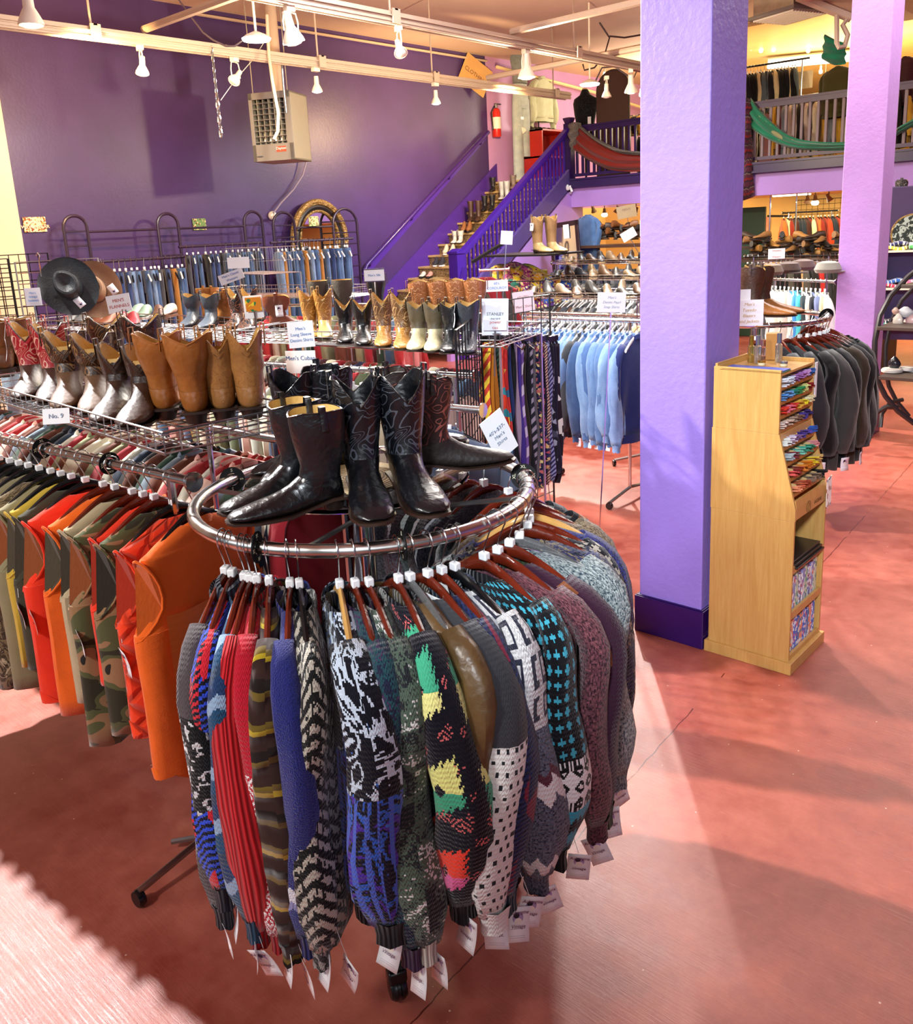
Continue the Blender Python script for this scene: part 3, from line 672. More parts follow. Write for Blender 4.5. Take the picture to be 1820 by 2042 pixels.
# ================================================================ cowboy boots
SOLE = plain('#2a1a12', 0.45, var=.1); HEELM = plain('#1d130e', 0.4, var=.1); LINING = leather('#c9a052', 0.6)
_bc = {}
def boot_parts(h, toe, shaft_w, scallop, lean):
    """sections given by front/top point, back/bottom point and half width"""
    k = (h, toe, shaft_w, scallop, lean)
    if k in _bc: return _bc[k]
    n = 28; sw = shaft_w
    A = [((.068*sw, h), (-.070*sw, h), .060*sw), ((.067*sw, h*.9), (-.069*sw, h*.9), .059*sw), ((.064*sw, h*.75), (-.067*sw, h*.75), .056*sw), ((.059*(1+sw)/2, h*.58), (-.064*(1+sw)/2, h*.57), .051), ((.054, .135), (-.057, .128), .045), ((.061, .106), (-.054, .094), .0425)]
    B = [((.061, .106), (-.054, .094), .0425), ((.072, .099), (-.058, .070), .040), ((.092, .086), (-.062, .042), .038), ((.118, .074), (-.052, .033), .038), ((.146, .064), (.005, .026), .041), ((.175, .056), (.060, .013), .046), ((.200, .049), (.115, .008), .049), ((.225, .042), (.165, .008), .047), ((.246, .035), (.205, .009), .034+.012*toe), ((.260, .028), (.236, .011), .018+.018*toe), ((.267, .022), (.256, .014), .006+.014*toe)]
    def ring(sec, top=False, shrink=0, dz=0):
        (fx, fz), (bx, bz), hw = sec; cx, cz = (fx+bx)/2, (fz+bz)/2; dx, dz_ = (fx-bx)/2, (fz-bz)/2; rg = []
        L_ = math.hypot(dx, dz_); s1 = 1-shrink/L_; hw -= shrink
        for q in range(n):
            a = 2*PI*q/n; ca, sa = math.cos(a), math.sin(a); sx = math.copysign(abs(sa)**.85, sa)
            x, y, z = cx+dx*ca*s1, hw*sx, cz+dz_*ca*s1
            if top: an = math.acos(max(-1, min(1, abs(ca)))); z -= scallop*(max(0, 1-an/.95)**1.2)*(1.0 if ca > 0 else .75); z -= .10*abs(scallop)*abs(sa)**8
            rg.append((x+lean*max(0, z-.15), y, z+dz))
        return rg
    def wr(rg, i): return [(x*(1+.012*math.sin(i*2.1+y*90)), y*(1+.03*math.sin(i*1.7+x*40)), z) for x, y, z in rg]
    shaft = MB().loft([ring(A[0], True), ring(((A[0][0][0], h*.93), (A[0][1][0], h*.93), A[0][2]), True, 0, .0)]+[ring(s_) for s_ in A[2:]], False, False)
    # the second ring shares the scallop at reduced strength so the flare stays smooth
    vamp = MB().loft([wr(ring(s_, shrink=-.001), i) if 0 < i < 6 else ring(s_, shrink=-.001) for i, s_ in enumerate(B)], False, True)
    lining = MB().loft([ring(A[0], True, .0025), ring(((.066*sw, h*.8), (-.068*sw, h*.8), .058*sw), False, .004), ring(A[3], False, .006)], False, True)
    rim = MB().tube([Vector(p_)+Vector((0, 0, .0006)) for p_ in ring(A[0], True)], .0024, 5, closed=True)
    prof = [(-.066, .026), (-.060, .040), (-.02, .040), (.04, .037), (.10, .048), (.15, .053), (.20, .052), (.235, .042), (.258, .022+.016*toe), (.272, .006+.012*toe)]
    out = [(x, -w_) for x, w_ in prof]+[(x, w_) for x, w_ in prof[::-1]]
    sole = MB(); bt = len(sole.v)
    def sz(x): return .036 if x < -.01 else .036-.028*min(1, (x+.01)/.09) if x < .2 else .008+(x-.2)*.08
    for dz in (-.006, .001):
        for x, y in out: sole.v.append((x, y, sz(x)+dz))
    N = len(out)
    for i in range(N): j = (i+1) % N; sole.face([bt+i, bt+j, bt+N+j, bt+N+i])
    for i in range(len(prof)-1):
        a, b_, c, d = i, i+1, N-2-i, N-1-i
        sole.face([bt+a, bt+d, bt+c, bt+b_]); sole.face([bt+N+a, bt+N+b_, bt+N+c, bt+N+d])
    heel = MB().loft([[( -.026+rx*math.cos(a)*(1 if math.cos(a) < 0 else .8), ry*math.sin(a), z) for a in [2*PI*q/18 for q in range(18)]] for z, rx, ry in ((.0, .030, .028), (.032, .040, .036))])
    strap = [MB().tube([(-.004+lean*(h-.15), s_*(.066*sw), h-.05), (.0+lean*(h-.15), s_*(.064*sw+.003), h+.016), (0+lean*(h-.15), s_*(.056*sw), h+.018), (0+lean*(h-.15), s_*(.052*sw), h-.03)], .009, 6, flat=.25) for s_ in (1, -1)]
    _bc[k] = [x.mesh('boot_part', CHROME, ang=60) for x in (shaft, vamp, lining, rim, sole, heel, *strap)]; return _bc[k]
_bm = {}
def _withmat(me, mt):
    k = (me.name, mt.name)
    if k not in _bm: c = me.copy(); c.materials.clear(); c.materials.append(mt); _bm[k] = c
    return _bm[k]
def boot(label, shaft, vamp=None, loc=(0, 0, 0), rz=0, h=.33, toe=.75, sw=1.0, scallop=.045, lean=0.0, lining=None, rim=None, group=None, scale=1.0, tagged=False, small=False):
    vamp = vamp or shaft; P_ = boot_parts(h, toe, sw, scallop, lean)
    t = thing('cowboy_boot', label, 'boot', loc, rz, group); t.scale = (scale,)*3
    for nm, me, mt in zip(('shaft', 'vamp', 'lining', 'top_binding', 'sole', 'heel', 'pull_strap', 'pull_strap'), P_, (shaft, vamp, lining or LINING, rim or vamp, SOLE, HEELM, shaft, shaft)):
        if small and nm in ('top_binding',): continue
        obj(nm, _withmat(me, mt), None, t)
    if tagged:
        cord(t, (.0, -.066, h), (.02, -.075, h-.06)); price_tag(t, (.02, -.078, h-.10), .2, -.1, lettering=False, scale=.9)
    return t
_sc = {}
def shoe_mesh(mat, solem, h=.10, L=.28, w_=.05, heel=.012):
    k = (mat.name, solem.name, h, L)
    if k not in _sc:
        m = MB(); n = 12
        secs = [((-.30*L, h), (-.36*L, h*.15), w_*.55), ((-.12*L, h*1.02), (-.34*L, .01), w_*.7), ((.04*L, h*.95), (-.2*L, .01), w_*.72), ((.16*L, h*.72), (.0, .01), w_*.78), ((.34*L, h*.5), (.2*L, .01), w_*.92), ((.52*L, h*.42), (.42*L, .01), w_*.85), ((.62*L, h*.25), (.58*L, .012), w_*.5)]
        rings = []
        for (fx, fz), (bx, bz), hw in secs:
            cx, cz, dx, dz = (fx+bx)/2, (fz+bz)/2, (fx-bx)/2, (fz-bz)/2; rings.append([(cx+dx*math.cos(a), hw*math.sin(a), cz+dz*math.cos(a)+.012) for a in [2*PI*q/n for q in range(n)]])
        m.loft(rings, True, True); m.mat = 1; out = [(-.36*L, -.5*w_), (-.1*L, -.72*w_), (.35*L, -.95*w_), (.55*L, -.8*w_), (.64*L, -.3*w_), (.64*L, .3*w_), (.55*L, .8*w_), (.35*L, .95*w_), (-.1*L, .72*w_), (-.36*L, .5*w_)]
        m.prism(out, 0, heel+.008, 'z'); _sc[k] = m.mesh('shoe', [mat, solem])
    return _sc[k]
def shoe(label, mat, solem, loc, rz, h=.10, group=None, name='shoe', tilt=0, L=.28):
    return tag(obj(name, shoe_mesh(mat, solem, h, L), None, None, loc, (0, tilt, rz)), label, 'shoe', group)
# ================================================================ the round rack of sweaters in front
RC = (-1.744, 1.517); RH = 1.313; RR = .45
def ringpt(a, r=RR, z=RH): return (RC[0]+r*math.cos(R(a)), RC[1]+r*math.sin(R(a)), z)
rk = thing('round_clothing_rack', 'round chrome clothing rack in front carrying the sweaters and black boots', 'clothing rack', (RC[0], RC[1], 0))
RAILM = P('worn_chrome_rail', 0.2, 1.0); rn = RAILM.noise(scale=14, detail=4); RAILM.base(RAILM.mix(rn, lin('#b4afa8'), lin('#dcdbd8'))); RAILM.rough(rn*0.28+0.1)
obj('rail', MB().tube([(RR*math.cos(2*PI*k/64), RR*math.sin(2*PI*k/64), RH) for k in range(64)], .0165, 14, closed=True), RAILM.m, rk)
for k in range(4):
    a = PI/2*k+.5; obj('spoke', MB().tube([(.03*math.cos(a), .03*math.sin(a), RH-.06), (RR*.97*math.cos(a), RR*.97*math.sin(a), RH-.006)], .007, 6), STEEL, rk)
obj('centre_post', MB().lathe([(.022, .12), (.022, RH+.02), (.06, RH+.02), (.06, RH+.034)], n=18), CHROME, rk)
for k in range(4):
    a = PI/2*k+R(-43)
    lg = obj('base_leg', MB().tube([(0, 0, .14), (.34*math.cos(a), .34*math.sin(a), .095)], .014, 8), STEEL, rk)
    cx, cy = .34*math.cos(a), .34*math.sin(a); b = a+PI/2
    cs = obj('caster', MB().lathe([(.0, -.022), (.028, -.022), (.035, -.012), (.035, -.006), (.030, -.004), (.030, .004), (.035, .006), (.035, .012), (.028, .022), (.0, .022)], (0, 0, 0), 24, 'y'), BLACKP, rk, (cx+.02*math.cos(a), cy+.02*math.sin(a), .036), (0, 0, a+.25))
    obj('caster_fork', MB().box(-.022, .022, -.026, .026, .02, .062), BLACKP, cs, bev=.008)
gl = P('clear_glass', 0.02, 0, 0.5, Transmission_Weight=1.0, IOR=1.2); gl.base((.93, .98, .96)); GLASS = gl.m
tag(obj('glass_shelf', MB().lathe([(0, 0), (.300, 0), (.305, .004), (.305, .008), (.300, .012), (0, .012)], n=64), GLASS, None, (RC[0]-.01, RC[1]-.01, RH+.036), ang=30), 'round clear glass shelf lying on top of the round sweater rack', 'shelf')
wv = P('woven_straw', 0.7); wu = wv.noise(scale=120, detail=1); co = wv.node('TexWave'); co.wave_type = 'RINGS'; co.rings_direction = 'Z'; co.inputs['Scale'].default_value = 28; wv.nt.links.new(wv.coords('Object'), co.inputs['Vector'])
ws = S(wv.nt, co.outputs['Fac']); wv.base(wv.mix(ws, lin('#4a3c28'), lin('#b59c6a'))); wv.bump(ws, .6, .004)
tag(obj('woven_mat', MB().lathe([(0, 0), (.155, 0), (.158, .003), (.155, .006), (0, .006)], n=48), wv.m, None, (RC[0]+.01, RC[1]-.05, RH+.049)), 'round woven straw mat lying under the black boots', 'mat')
# size dividers clipped to the rail
GOLDINK = plain('#c8c4a8', 0.5, var=0)
def divider(loc, rot, txt, label, r=.037, group='black round size dividers', parts=4):
    t = thing('size_divider', label, 'divider', loc, 0, group, rot=rot)
    obj('disc', MB().lathe([(.019, -.0015), (r, -.0015), (r, .0015), (.019, .0015), (.019, -.0015)], n=36, cap=False), plain('#08090c', 0.65, 0, 0.2, var=0), t)
    for k in range(parts):
        a = 2*PI*k/parts
        for s_ in (1, -1):
            obj('lettering', text_mesh(txt, .013 if len(txt) < 3 else .010, GOLDINK), None, t, (-s_*.027*math.sin(a), .027*math.cos(a), s_*.0022), (0, 0 if s_ > 0 else PI, s_*a))
    return t
def facing(dirv):
    return Vector(dirv).to_track_quat('Z', 'Y').to_euler()
def ringdiv(a, txt, label, tw=0, tilt=0): return divider(ringpt(a), facing((-math.sin(R(a+tw)), math.cos(R(a+tw)), tilt)), txt, label)
divider(ringpt(-163), facing((.72, -.62, .28)), 'S', 'black round divider marked S at the left of the sweater rail')
ringdiv(-75, 'M', 'black round divider marked M among the leftmost sweater hooks', 20)
ringdiv(-31, 'L', 'black round divider edge on beside the clear hanger of the sweater rail', 0)
divider(ringpt(52), facing((.55, -.65, .5)), 'XL', 'black round divider marked XL at the far right of the sweater rail')
# ---- sweaters: hook angle, azimuth of the hanging plane, cloths
D_ = dict
SW = [
 (-90.5, -58.5, 'wood', D_(mat=F('check_band'), cmat=F('rib', '#0d1426'), L=.63, SL=.60), 'brown ribbed sweater with a black and white chequered chest'),
 (-87.0, -55.5, 'wood', D_(mat=F('mosaic', '#0b0c22', '#2f4fd8', '#cc2233', '#0b0c22'), cmat=F('rib', '#0c1228'), L=.56, SL=.54, collar='turtle'), 'sweater in blue and black zigzags with red patches'),
 (-81.5, -53.0, 'wood', D_(mat=F('zig', '#1d3a66', '#8aa8c8', '#1b4a70', '#2a3f5c', 9, 7), cmat=F('rib', '#12486a'), L=.62, SL=.60), 'teal and slate blue sweater with shaded chevrons'),
 (-79.0, -52.0, 'wood', D_(mat=F('rib', '#d2202c'), cmat=F('rib', '#b8101c'), L=.64, SL=.62), 'ribbed bright red cardigan with a dark border at the cuff'),
 (-76.5, -44.0, 'wood', D_(mat=F('snow', '#b3122a', '#ecebee'), cmat=F('rib', '#a81020'), L=.64, SL=.62), 'red and white sweater with lozenge patterned sleeves'),
 (-72.0, -41.0, 'wood', D_(mat=F('stripes', '#33201c', '#6b5a22', '#b9a428', '#1c1412'), cmat=F('stripes', '#1d1410', '#33201c', '#6b5a22', '#1c1412'), L=.67, SL=.64, rad=.052), 'dark brown sweater with olive and yellow ruffled stripes'),
 (-65.0, -42.5, 'wood', D_(mat=F('navyband', '#28328c'), cmat=F('rib', '#1a2468'), L=.62, SL=.60), 'fluffy navy sweater with white bands above the cuffs'),
 (-62.0, -35.0, 'black', D_(mat=F('herring', '#141517', '#b5b2a6'), cmat=F('herring', '#2a2a2c', '#8f8f8c'), L=.66, SL=.62, rad=.044), 'black and grey sweater in long diagonal dashes'),
 (-50.0, -34.5, 'light', D_(mat=F('abstract'), cmat=F('rib', '#0b0e1c'), L=.60, SL=.56, rad=.062), 'blue black and white abstract sweater turning purple at the hem'),
 (-45.5, -29.0, 'wood', D_(mat=F('marl3', '#1c2440', '#1f4a55', '#4a2a58'), cmat=F('rib', '#3c2248'), L=.67, SL=.63), 'dark teal and plum speckled sweater with a turquoise neck edge'),
 (-41.5, -25.5, 'wood', D_(mat=F('marl3', '#20262c', '#4f6356', '#d8dcdc', 9), cmat=F('rib', '#d0cfc6'), L=.65, SL=.62), 'green white and navy patchwork knit sweater'),
 (-33.0, -25.0, 'wood', D_(mat=F('stars'), cmat=F('rib', '#070a18'), L=.58, SL=.55, rad=.056, th=1.1), 'black sweater with green yellow red and pink jagged shapes'),
 (-29.5, -14.5, 'clear', D_(mat=leather('#6a5231', 0.35), cmat=F('rib', '#4d4432'), L=.62, SL=.58), 'brown knit jacket with smooth tan leather sleeves'),
 (-24.0, -10.5, 'wood', D_(mat=F('dots', '#e4e8e6', '#1d232a', '#34373d'), cmat=F('dots', '#e4e8e6', '#1d232a', '#e4e8e6'), L=.64, SL=.62, rad=.058), 'charcoal sweater turning white with rows of dark ticks'),
 (-19.5, -11.0, 'wood', D_(mat=F('mosaic', '#101738', '#1d2a5a', '#7a1f3a', '#202a50'), cmat=F('rib', '#183040'), L=.62, SL=.60), 'navy sweater flecked with red and violet'),
 (-15.0, -6.0, 'black', D_(mat=F('jacq', '#23273a', '#6d7488', '#e2e5e8'), cmat=F('heather', '#23273a', '#5c6274'), L=.62, SL=.60, rad=.054), 'white and slate jacquard sweater with small squares and zigzags'),
 (-3.5, -2.5, 'wood', D_(mat=F('fairband', '#070b12', '#3a9fb8', '#e9ecee'), cmat=F('rib', '#070a12'), L=.58, SL=.57, rad=.050), 'black sweater with turquoise crosses and white patterned bands'),
 (3.0, 6.0, 'wood', D_(mat=F('heather', '#2c1420', '#7d4a52'), cmat=F('heather', '#2c1420', '#6d3e48'), L=.60, SL=.58), 'nubbly mauve and burgundy sweater'),
 (10.0, 13.0, 'wood', D_(mat=F('squares', '#35172c', '#7a4526'), cmat=F('rib', '#2c3a22'), L=.58, SL=.56), 'plum sweater with brown square patches on the sleeve'),
 (17.5, 33.5, 'clear', D_(mat=F('heather', '#2b3d4a', '#aab4b2'), cmat=F('heather', '#31424e', '#9aa6a6'), L=.60, SL=.58, rad=.052), 'grey blue heathered wool sweater at the right end'),
 (28, 36, 'wood', D_(mat=F('marl3', '#161a2c', '#3a3a5c', '#8a7a5a'), L=.58, SL=.54), 'navy sweater with tan flecks behind the grey blue one'),
 (34, 42, 'wood', D_(mat=F('fair', '#12131c', '#a8a294', 30), L=.58, SL=.54), 'black sweater with rows of cream crosses at the back right'),
 (41, 48, 'light', D_(mat=F('heather', '#161a34', '#3d3f8c'), L=.58, SL=.54), 'dark indigo sweater on a pale wooden hanger'),
 (49, 56, 'wood', D_(mat=F('heather', '#4a3a2c', '#9c8a70'), L=.58, SL=.54), 'brown oatmeal sweater at the far right of the round rack'),
 (57, 63, 'wood', D_(mat=F('stripes', '#15171c', '#6a3a1c', '#b8792c', '#15171c'), L=.56, SL=.52), 'black sweater with rust stripes at the back of the round rack'),
 (68, 74, 'wood', D_(mat=F('heather', '#14161a', '#3c3f44'), L=.58, SL=.54), 'charcoal sweater at the back of the round rack'),
]
for i, (a, az, hk, kw, lab) in enumerate(SW):
    lp = ringpt(a)
    place(hanger(hk, {'wood': 'dark red wooden hanger', 'light': 'pale wooden hanger', 'black': 'black plastic hanger', 'clear': 'clear plastic hanger'}[hk]+' holding the '+' '.join(lab.split()[:10])), lp, R(az))
    kw.setdefault('th', .6 if az < -35 else .9)
    f_ = 1.1 if a < -25 else 1.04; kw['SL'] = kw.get('SL', .6)*f_; kw['L'] = kw.get('L', .62)*(f_-.02)
    if a < -60: kw['rad'] = kw.get('rad', .047)*.8
    s = garment('sweater', lab, 'sweater', 'top', seed=i*3+1, group='sweaters on the round rack', **kw)
    s.location = (lp[0], lp[1], lp[2]-.004); s.rotation_euler = (0, 0, R(az))
# more knitwear on the side away from us, seen only as dark bulk through the glass
for i, a in enumerate(range(84, 150, 11)):
    c = ['#1a2035', '#33241f', '#22382e', '#3c1a22', '#2a2a30', '#1b2f4a', '#51412c', '#191919'][i % 8]
    lp = ringpt(a)
    tag(obj('sweater', small_garment('top', F('heather', c, '#4a4a52'), .56, i, SL=.5), None, None, (lp[0], lp[1], lp[2]), (0, 0, R(a))), 'dark knit sweater, '+ORD[i]+' of those on the far side of the round rack', 'sweater', 'sweaters on the far side of the round rack')
    tag(obj('clothes_hanger', small_hanger(WOODH), None, None, lp, (0, 0, R(a))), 'dark wooden hanger, '+ORD[i]+' of those on the far side of the round rack', 'hanger', 'hangers on the far side of the round rack')
# ---- black boots on the glass
BL = leather('#0b0c10', 0.28); BLs = leather('#0b0d12', 0.3, stitch='#3a3d44'); BRs = leather('#241a18', 0.38, stitch='#7a4038'); zt = RH+.049
zb = zt+.006
def bt(hx, hy, tx, ty, label, **kw):
    a, b = atz(hx, hy, zb), atz(tx, ty, zb); d = Vector((b.x-a.x, b.y-a.y, 0)).normalized(); p_ = a+d*.055; kw.setdefault('rim', BL)
    return boot(label, kw.pop('shaft', BLs), kw.pop('vamp', BL), (p_.x, p_.y, zb), math.atan2(d.y, d.x), group=None, **kw)
RP = leather('#111216', 0.32)
bt(690, 1008, 482, 1045, 'black roper boot with tan lining at the front left of the glass shelf', shaft=RP, h=.29, scale=.84, sw=1.12, scallop=.015, toe=1.0)
bt(640, 978, 455, 1030, 'black roper boot just behind the front left one on the glass shelf', shaft=RP, h=.29, scale=.84, sw=1.12, scallop=.015, toe=1.0)
bt(722, 975, 755, 1062, 'black stitched cowboy boot in the centre front of the glass shelf', h=.30, scale=1.0, sw=1.02, scallop=.07, toe=.95, lining=BL)
bt(800, 965, 872, 1040, 'black stitched cowboy boot just right of the front centre one', h=.30, scale=1.0, sw=1.02, scallop=.07, toe=.95, lining=BL)
bt(822, 948, 965, 928, 'dark boot with brown stitching and dusty pointed toe facing right', shaft=BRs, vamp=leather('#1c1715', 0.5), h=.30, scale=.88, sw=1.1, scallop=.05, toe=.7, lining=leather('#3a2c22', .4))
bt(770, 920, 900, 890, 'dark boot with wavy brown top at the back of the glass shelf', shaft=BRs, h=.30, scale=.86, sw=1.1, scallop=.05, lining=leather('#3a2c22', .4))
bt(612, 925, 540, 985, 'tall black boot at the back left of the glass shelf', h=.31, scale=.9, sw=1.15, scallop=.06, lining=BL)
bt(700, 918, 640, 930, 'tall black boot at the back centre of the glass shelf', h=.31, scale=.9, sw=1.15, scallop=.06, lining=BL)
# sign clipped to the right of the rail
def sign(label, loc, rz, w_, h_, lines, ink='#3f6ca8', paper=None, tilt=0, roll=0, size=.02, stem=None, border=None, group=None, shear=0, spacing=1.3, cat='sign'):
    t = thing('paper_sign', label, cat, loc, 0, group, rot=(tilt, roll, rz))
    obj('card', MB().box(-w_/2, w_/2, -.0012, .0012, -h_/2, h_/2), paper or PAPER, t, smooth=False)
    if border: obj('border', MB().box(-w_/2, w_/2, -.003, -.0013, h_/2-.006, h_/2).box(-w_/2, w_/2, -.003, -.0013, -h_/2, -h_/2+.006), plain(border, .6), t, smooth=False)
    if lines: obj('lettering', text_mesh('\n'.join(lines), size, plain(ink, .6, var=0), .0004, shear, spacing=spacing), None, t, (0, -.0026, 0), (PI/2, 0, 0))
    if stem: obj('sign_holder', MB().box(-.0035, .0035, .001, .005, -h_/2-stem, -h_/2+.01), CHROME, t, smooth=False)
    return t
CAMY = R(42.36)
def face_cam(off=0): return R(42.36+off)
p_ = atd(995, 868, 2.65)
sign('white cardboard sign leaning over the right of the sweater rail', p_, face_cam(30), .085, .15, ["40's-$37-", 'Men\'s', 'Shirts'], '#6e8098', tilt=.1, roll=-.5, size=.017, stem=.03)
# ================================================================ straight racks, baskets, grid panels
def straight_rack(label, p0, p1, z, posts=True, group=None, base=True, cap=True, r=.016, mat=None):
    a, b = Vector((*p0, 0)), Vector((*p1, 0)); t = thing('straight_clothing_rack', label, 'clothing rack', (a+b)/2, math.atan2(b.y-a.y, b.x-a.x), group); h = (b-a).length/2; mat = mat or CHROME
    obj('rail', MB().tube([(-h, 0, z), (h, 0, z)], r, 10), mat, t)
    if cap:
        for s_ in (-1, 1): obj('end_cap', MB().lathe([(0, -.004), (r*1.9, -.003), (r*1.9, .003), (0, .004)], (0, 0, 0), 16, 'x'), CHROME, t, (s_*h, 0, z))
    if posts:
        for s_ in (-1, 1):
            x = s_*(h-.12); obj('post', MB().tube([(x, 0, .08), (x, 0, z)], .013, 8), CHROME, t)
            if base:
                obj('foot', MB().tube([(x, -.3, .05), (x, 0, .09), (x, .3, .05)], .012, 6), STEEL, t)
                for y in (-.3, .3): obj('caster', MB().lathe([(0, -.012), (.025, -.012), (.028, 0), (.025, .012), (0, .012)], (0, 0, 0), 14, 'y'), BLACKP, t, (x, y, .028))
    return t
def wire_basket(label, cx, cy, z, lx, ly, rz=0, side=.07, step=.045, mat=None, group='wire basket shelves', r=.0019, cat='wire shelf', legs=True):
    t = thing('wire_basket_shelf', label, cat, (cx, cy, z), rz, group); mat = mat or WIRE; hx, hy = lx/2, ly/2; m = MB()
    nx, ny = min(int(lx/step), 30), min(int(ly/step), 9)
    def wr(a, b, rr): m.tube([a, b], rr, 4)
    for i in range(nx+1): x = -hx+lx*i/nx; wr((x, -hy, 0), (x, hy, 0), r)
    for j in range(0, ny+1, 2): y = -hy+ly*j/ny; wr((-hx, y, -.004), (hx, y, -.004), r*1.2)
    obj('wire_deck', m, mat, t, smooth=False)
    m = MB(); q = r
    for i in range(nx+1):
        x = -hx+lx*i/nx
        for y in (-hy, hy): wr2 = m.tube([(x, y, 0), (x, y, side)], q, 4)
    for j in range(ny+1):
        y = -hy+ly*j/ny
        for x in (-hx, hx): m.tube([(x, y, 0), (x, y, side)], q, 4)
    obj('wire_side', m, mat, t, smooth=False)
    m = MB()
    for zz, rr in ((0, .0032), (side*.5, .0018), (side, .0035)): m.tube([(-hx, -hy, zz), (hx, -hy, zz), (hx, hy, zz), (-hx, hy, zz)], rr, 6, closed=True)
    obj('rim', m, mat, t, smooth=False)
    if legs:
        for sx in (-1, 1):
            for sy in (-1, 1): obj('leg', MB().tube([(sx*hx, sy*hy, -z+.003), (sx*hx, sy*hy, 0)], .007, 6), mat, t)
    return t
def grid_panel(label, a, b, z0, z1, mat, step=.075, group=None, name='wire_grid_stand', r=.003):
    a, b = Vector((*a, 0)), Vector((*b, 0)); L_ = (b-a).length; t = thing(name, label, 'grid panel', ((a.x+b.x)/2, (a.y+b.y)/2, z0), math.atan2(b.y-a.y, b.x-a.x), group); H_ = z1-z0; m = MB()
    n = max(1, round(L_/step)); k = max(1, round(H_/step))
    for i in range(n+1): x = -L_/2+L_*i/n; m.tube([(x, 0, 0), (x, 0, H_)], r, 4)
    for j in range(k+1): z = H_*j/k; m.tube([(-L_/2, .004, z), (L_/2, .004, z)], r, 4)
    obj('wire_grid', m, mat, t, smooth=False); m = MB().tube([(-L_/2, 0, 0), (L_/2, 0, 0), (L_/2, 0, H_), (-L_/2, 0, H_)], r*1.9, 6, closed=True)
    obj('frame', m, mat, t, smooth=False); return t
def row(name, cat, p0, p1, z, n, mats, label, group, az=None, hmat=None, hlabel=None, kind='top', L=.62, SL=.56, jit=.35, th=.8, seed=1, hang=True, scale=1.0, labels=None, hcap='#eef2f4'):
    """n garments evenly along a rail, each with its own hanger"""
    rg = random.Random(seed); a, b = Vector((*p0, z)), Vector((*p1, z)); d = (b-a).normalized(); base = math.atan2(d.y, d.x)-PI/2 if az is None else R(az)
    for i in range(n):
        t = (i+.5+rg.uniform(-jit, jit)*.5)/n; p_ = a.lerp(b, t); q = base+rg.uniform(-.14, .14); m_ = mats[(i*5+seed*3+(i*i)//3) % len(mats)] if labels is None else mats[i % len(mats)]
        if kind == 'pants': me = pants_mesh(m_, L, seed=i)
        else: me = small_garment(kind, m_, L, i, th, SL)
        lb = labels[i % len(labels)] if labels else ('%s %s, %s from left' % (m_.get('colour', 'dark'), label, ORD[i]))
        o = tag(obj(name, me, None, None, p_, (0, 0, q)), lb, cat, group); o.scale = (scale,)*3
        if hang:
            hm = (hmat[i % len(hmat)] if isinstance(hmat, list) else hmat) or WOODH
            h_ = tag(obj('clothes_hanger', small_hanger(hm, hcap), None, None, (p_.x, p_.y, z), (0, 0, q)), '%s, %s from left' % (hlabel, ORD[i]), 'hanger', 'hangers: '+group); h_.scale = (scale,)*3
# ---------------------------------------------------------------- the rack of vests at the left, two rails under a wire basket
straight_rack('chrome rail of the orange and camouflage vests left of the sweaters', (-4.7, 1.13), (-2.25, 1.305), RH)
straight_rack('second chrome rail behind the vests, under the wire basket of boots', (-4.9, 1.66), (-2.05, 1.80), RH)
def vr(x): return (x, 1.305+(x+2.25)*.0714, RH)
CAMO = F('camo', '#2c2b1c', '#4c5030', '#8a6a4a', '#1c1a14'); BARK = F('bark', '#4a3a2c', '#8c7a5c', '#2a1f18', '#b0a184'); KHA = F('plain', '#8c8564'); OLV = F('plain', '#6f6f4c')
ORA = F('plain', '#f06a1c'); ORB = F('plain', '#ee7a2e'); REDV = F('plain', '#ef3a1e'); QUI = F('quilt', '#e8431f'); YOK = F('plain', '#c9a93c'); TAN = F('plain', '#b8a886'); DOL = F('plain', '#3b3a2a')
VS = [(-2.27, -78, 'black', ORA, .52, 'big plain orange hunting vest nearest the sweaters', 1.1), (-2.37, -86, 'black', QUI, .46, 'red orange diamond quilted vest', 1.0), (-2.47, -88, 'wood', CAMO, .44, 'dark woodland camouflage vest beside the quilted vest', 1.0),
 (-2.53, -90, 'wood', REDV, .30, 'short red orange vest with only its shoulder showing', .9), (-2.59, -92, 'wood', CAMO, .52, 'large camouflage vest with a khaki hem', 1.05), (-2.69, -90, 'wood', TAN, .40, 'beige canvas vest between camouflage and orange ones', .95),
 (-2.76, -93, 'wood', ORA, .48, 'orange vest with piping tucked behind the beige one', 1.0), (-2.87, -94, 'black', REDV, .52, 'bright red vest with a rounded hem and white tags', 1.05), (-2.96, -92, 'black', DOL, .36, 'dark olive vest on a black hanger', 1.0),
 (-3.03, -95, 'black', YOK, .38, 'mustard yellow vest beside the khaki ones', .95), (-3.1, -92, 'black', KHA, .48, 'khaki vest behind the mustard one', 1.0), (-3.18, -96, 'black', BARK, .50, 'brown leaf pattern camouflage vest', 1.05), (-3.26, -94, 'black', KHA, .50, 'long khaki fishing vest', 1.0),
 (-3.33, -92, 'black', BARK, .46, 'leaf camouflage vest on the left half of the rail', 1.0), (-3.4, -95, 'black', OLV, .50, 'olive vest near the left edge', 1.05), (-3.48, -93, 'black', ORA, .45, 'orange vest near the left edge with a camouflage collar', 1.0),
 (-3.56, -96, 'black', KHA, .48, 'pale khaki vest near the left edge', 1.0), (-3.63, -92, 'wood', ORB, .46, 'light orange vest near the left edge', 1.0), (-3.71, -95, 'wood', BARK, .5, 'dark leaf camouflage vest at the left edge', 1.0), (-3.79, -92, 'wood', YOK, .46, 'ochre vest at the left edge', 1.0), (-3.87, -95, 'wood', KHA, .5, 'khaki vest at the far left edge', 1.0), (-3.95, -92, 'wood', ORA, .5, 'orange vest at the far left edge', 1.0)]
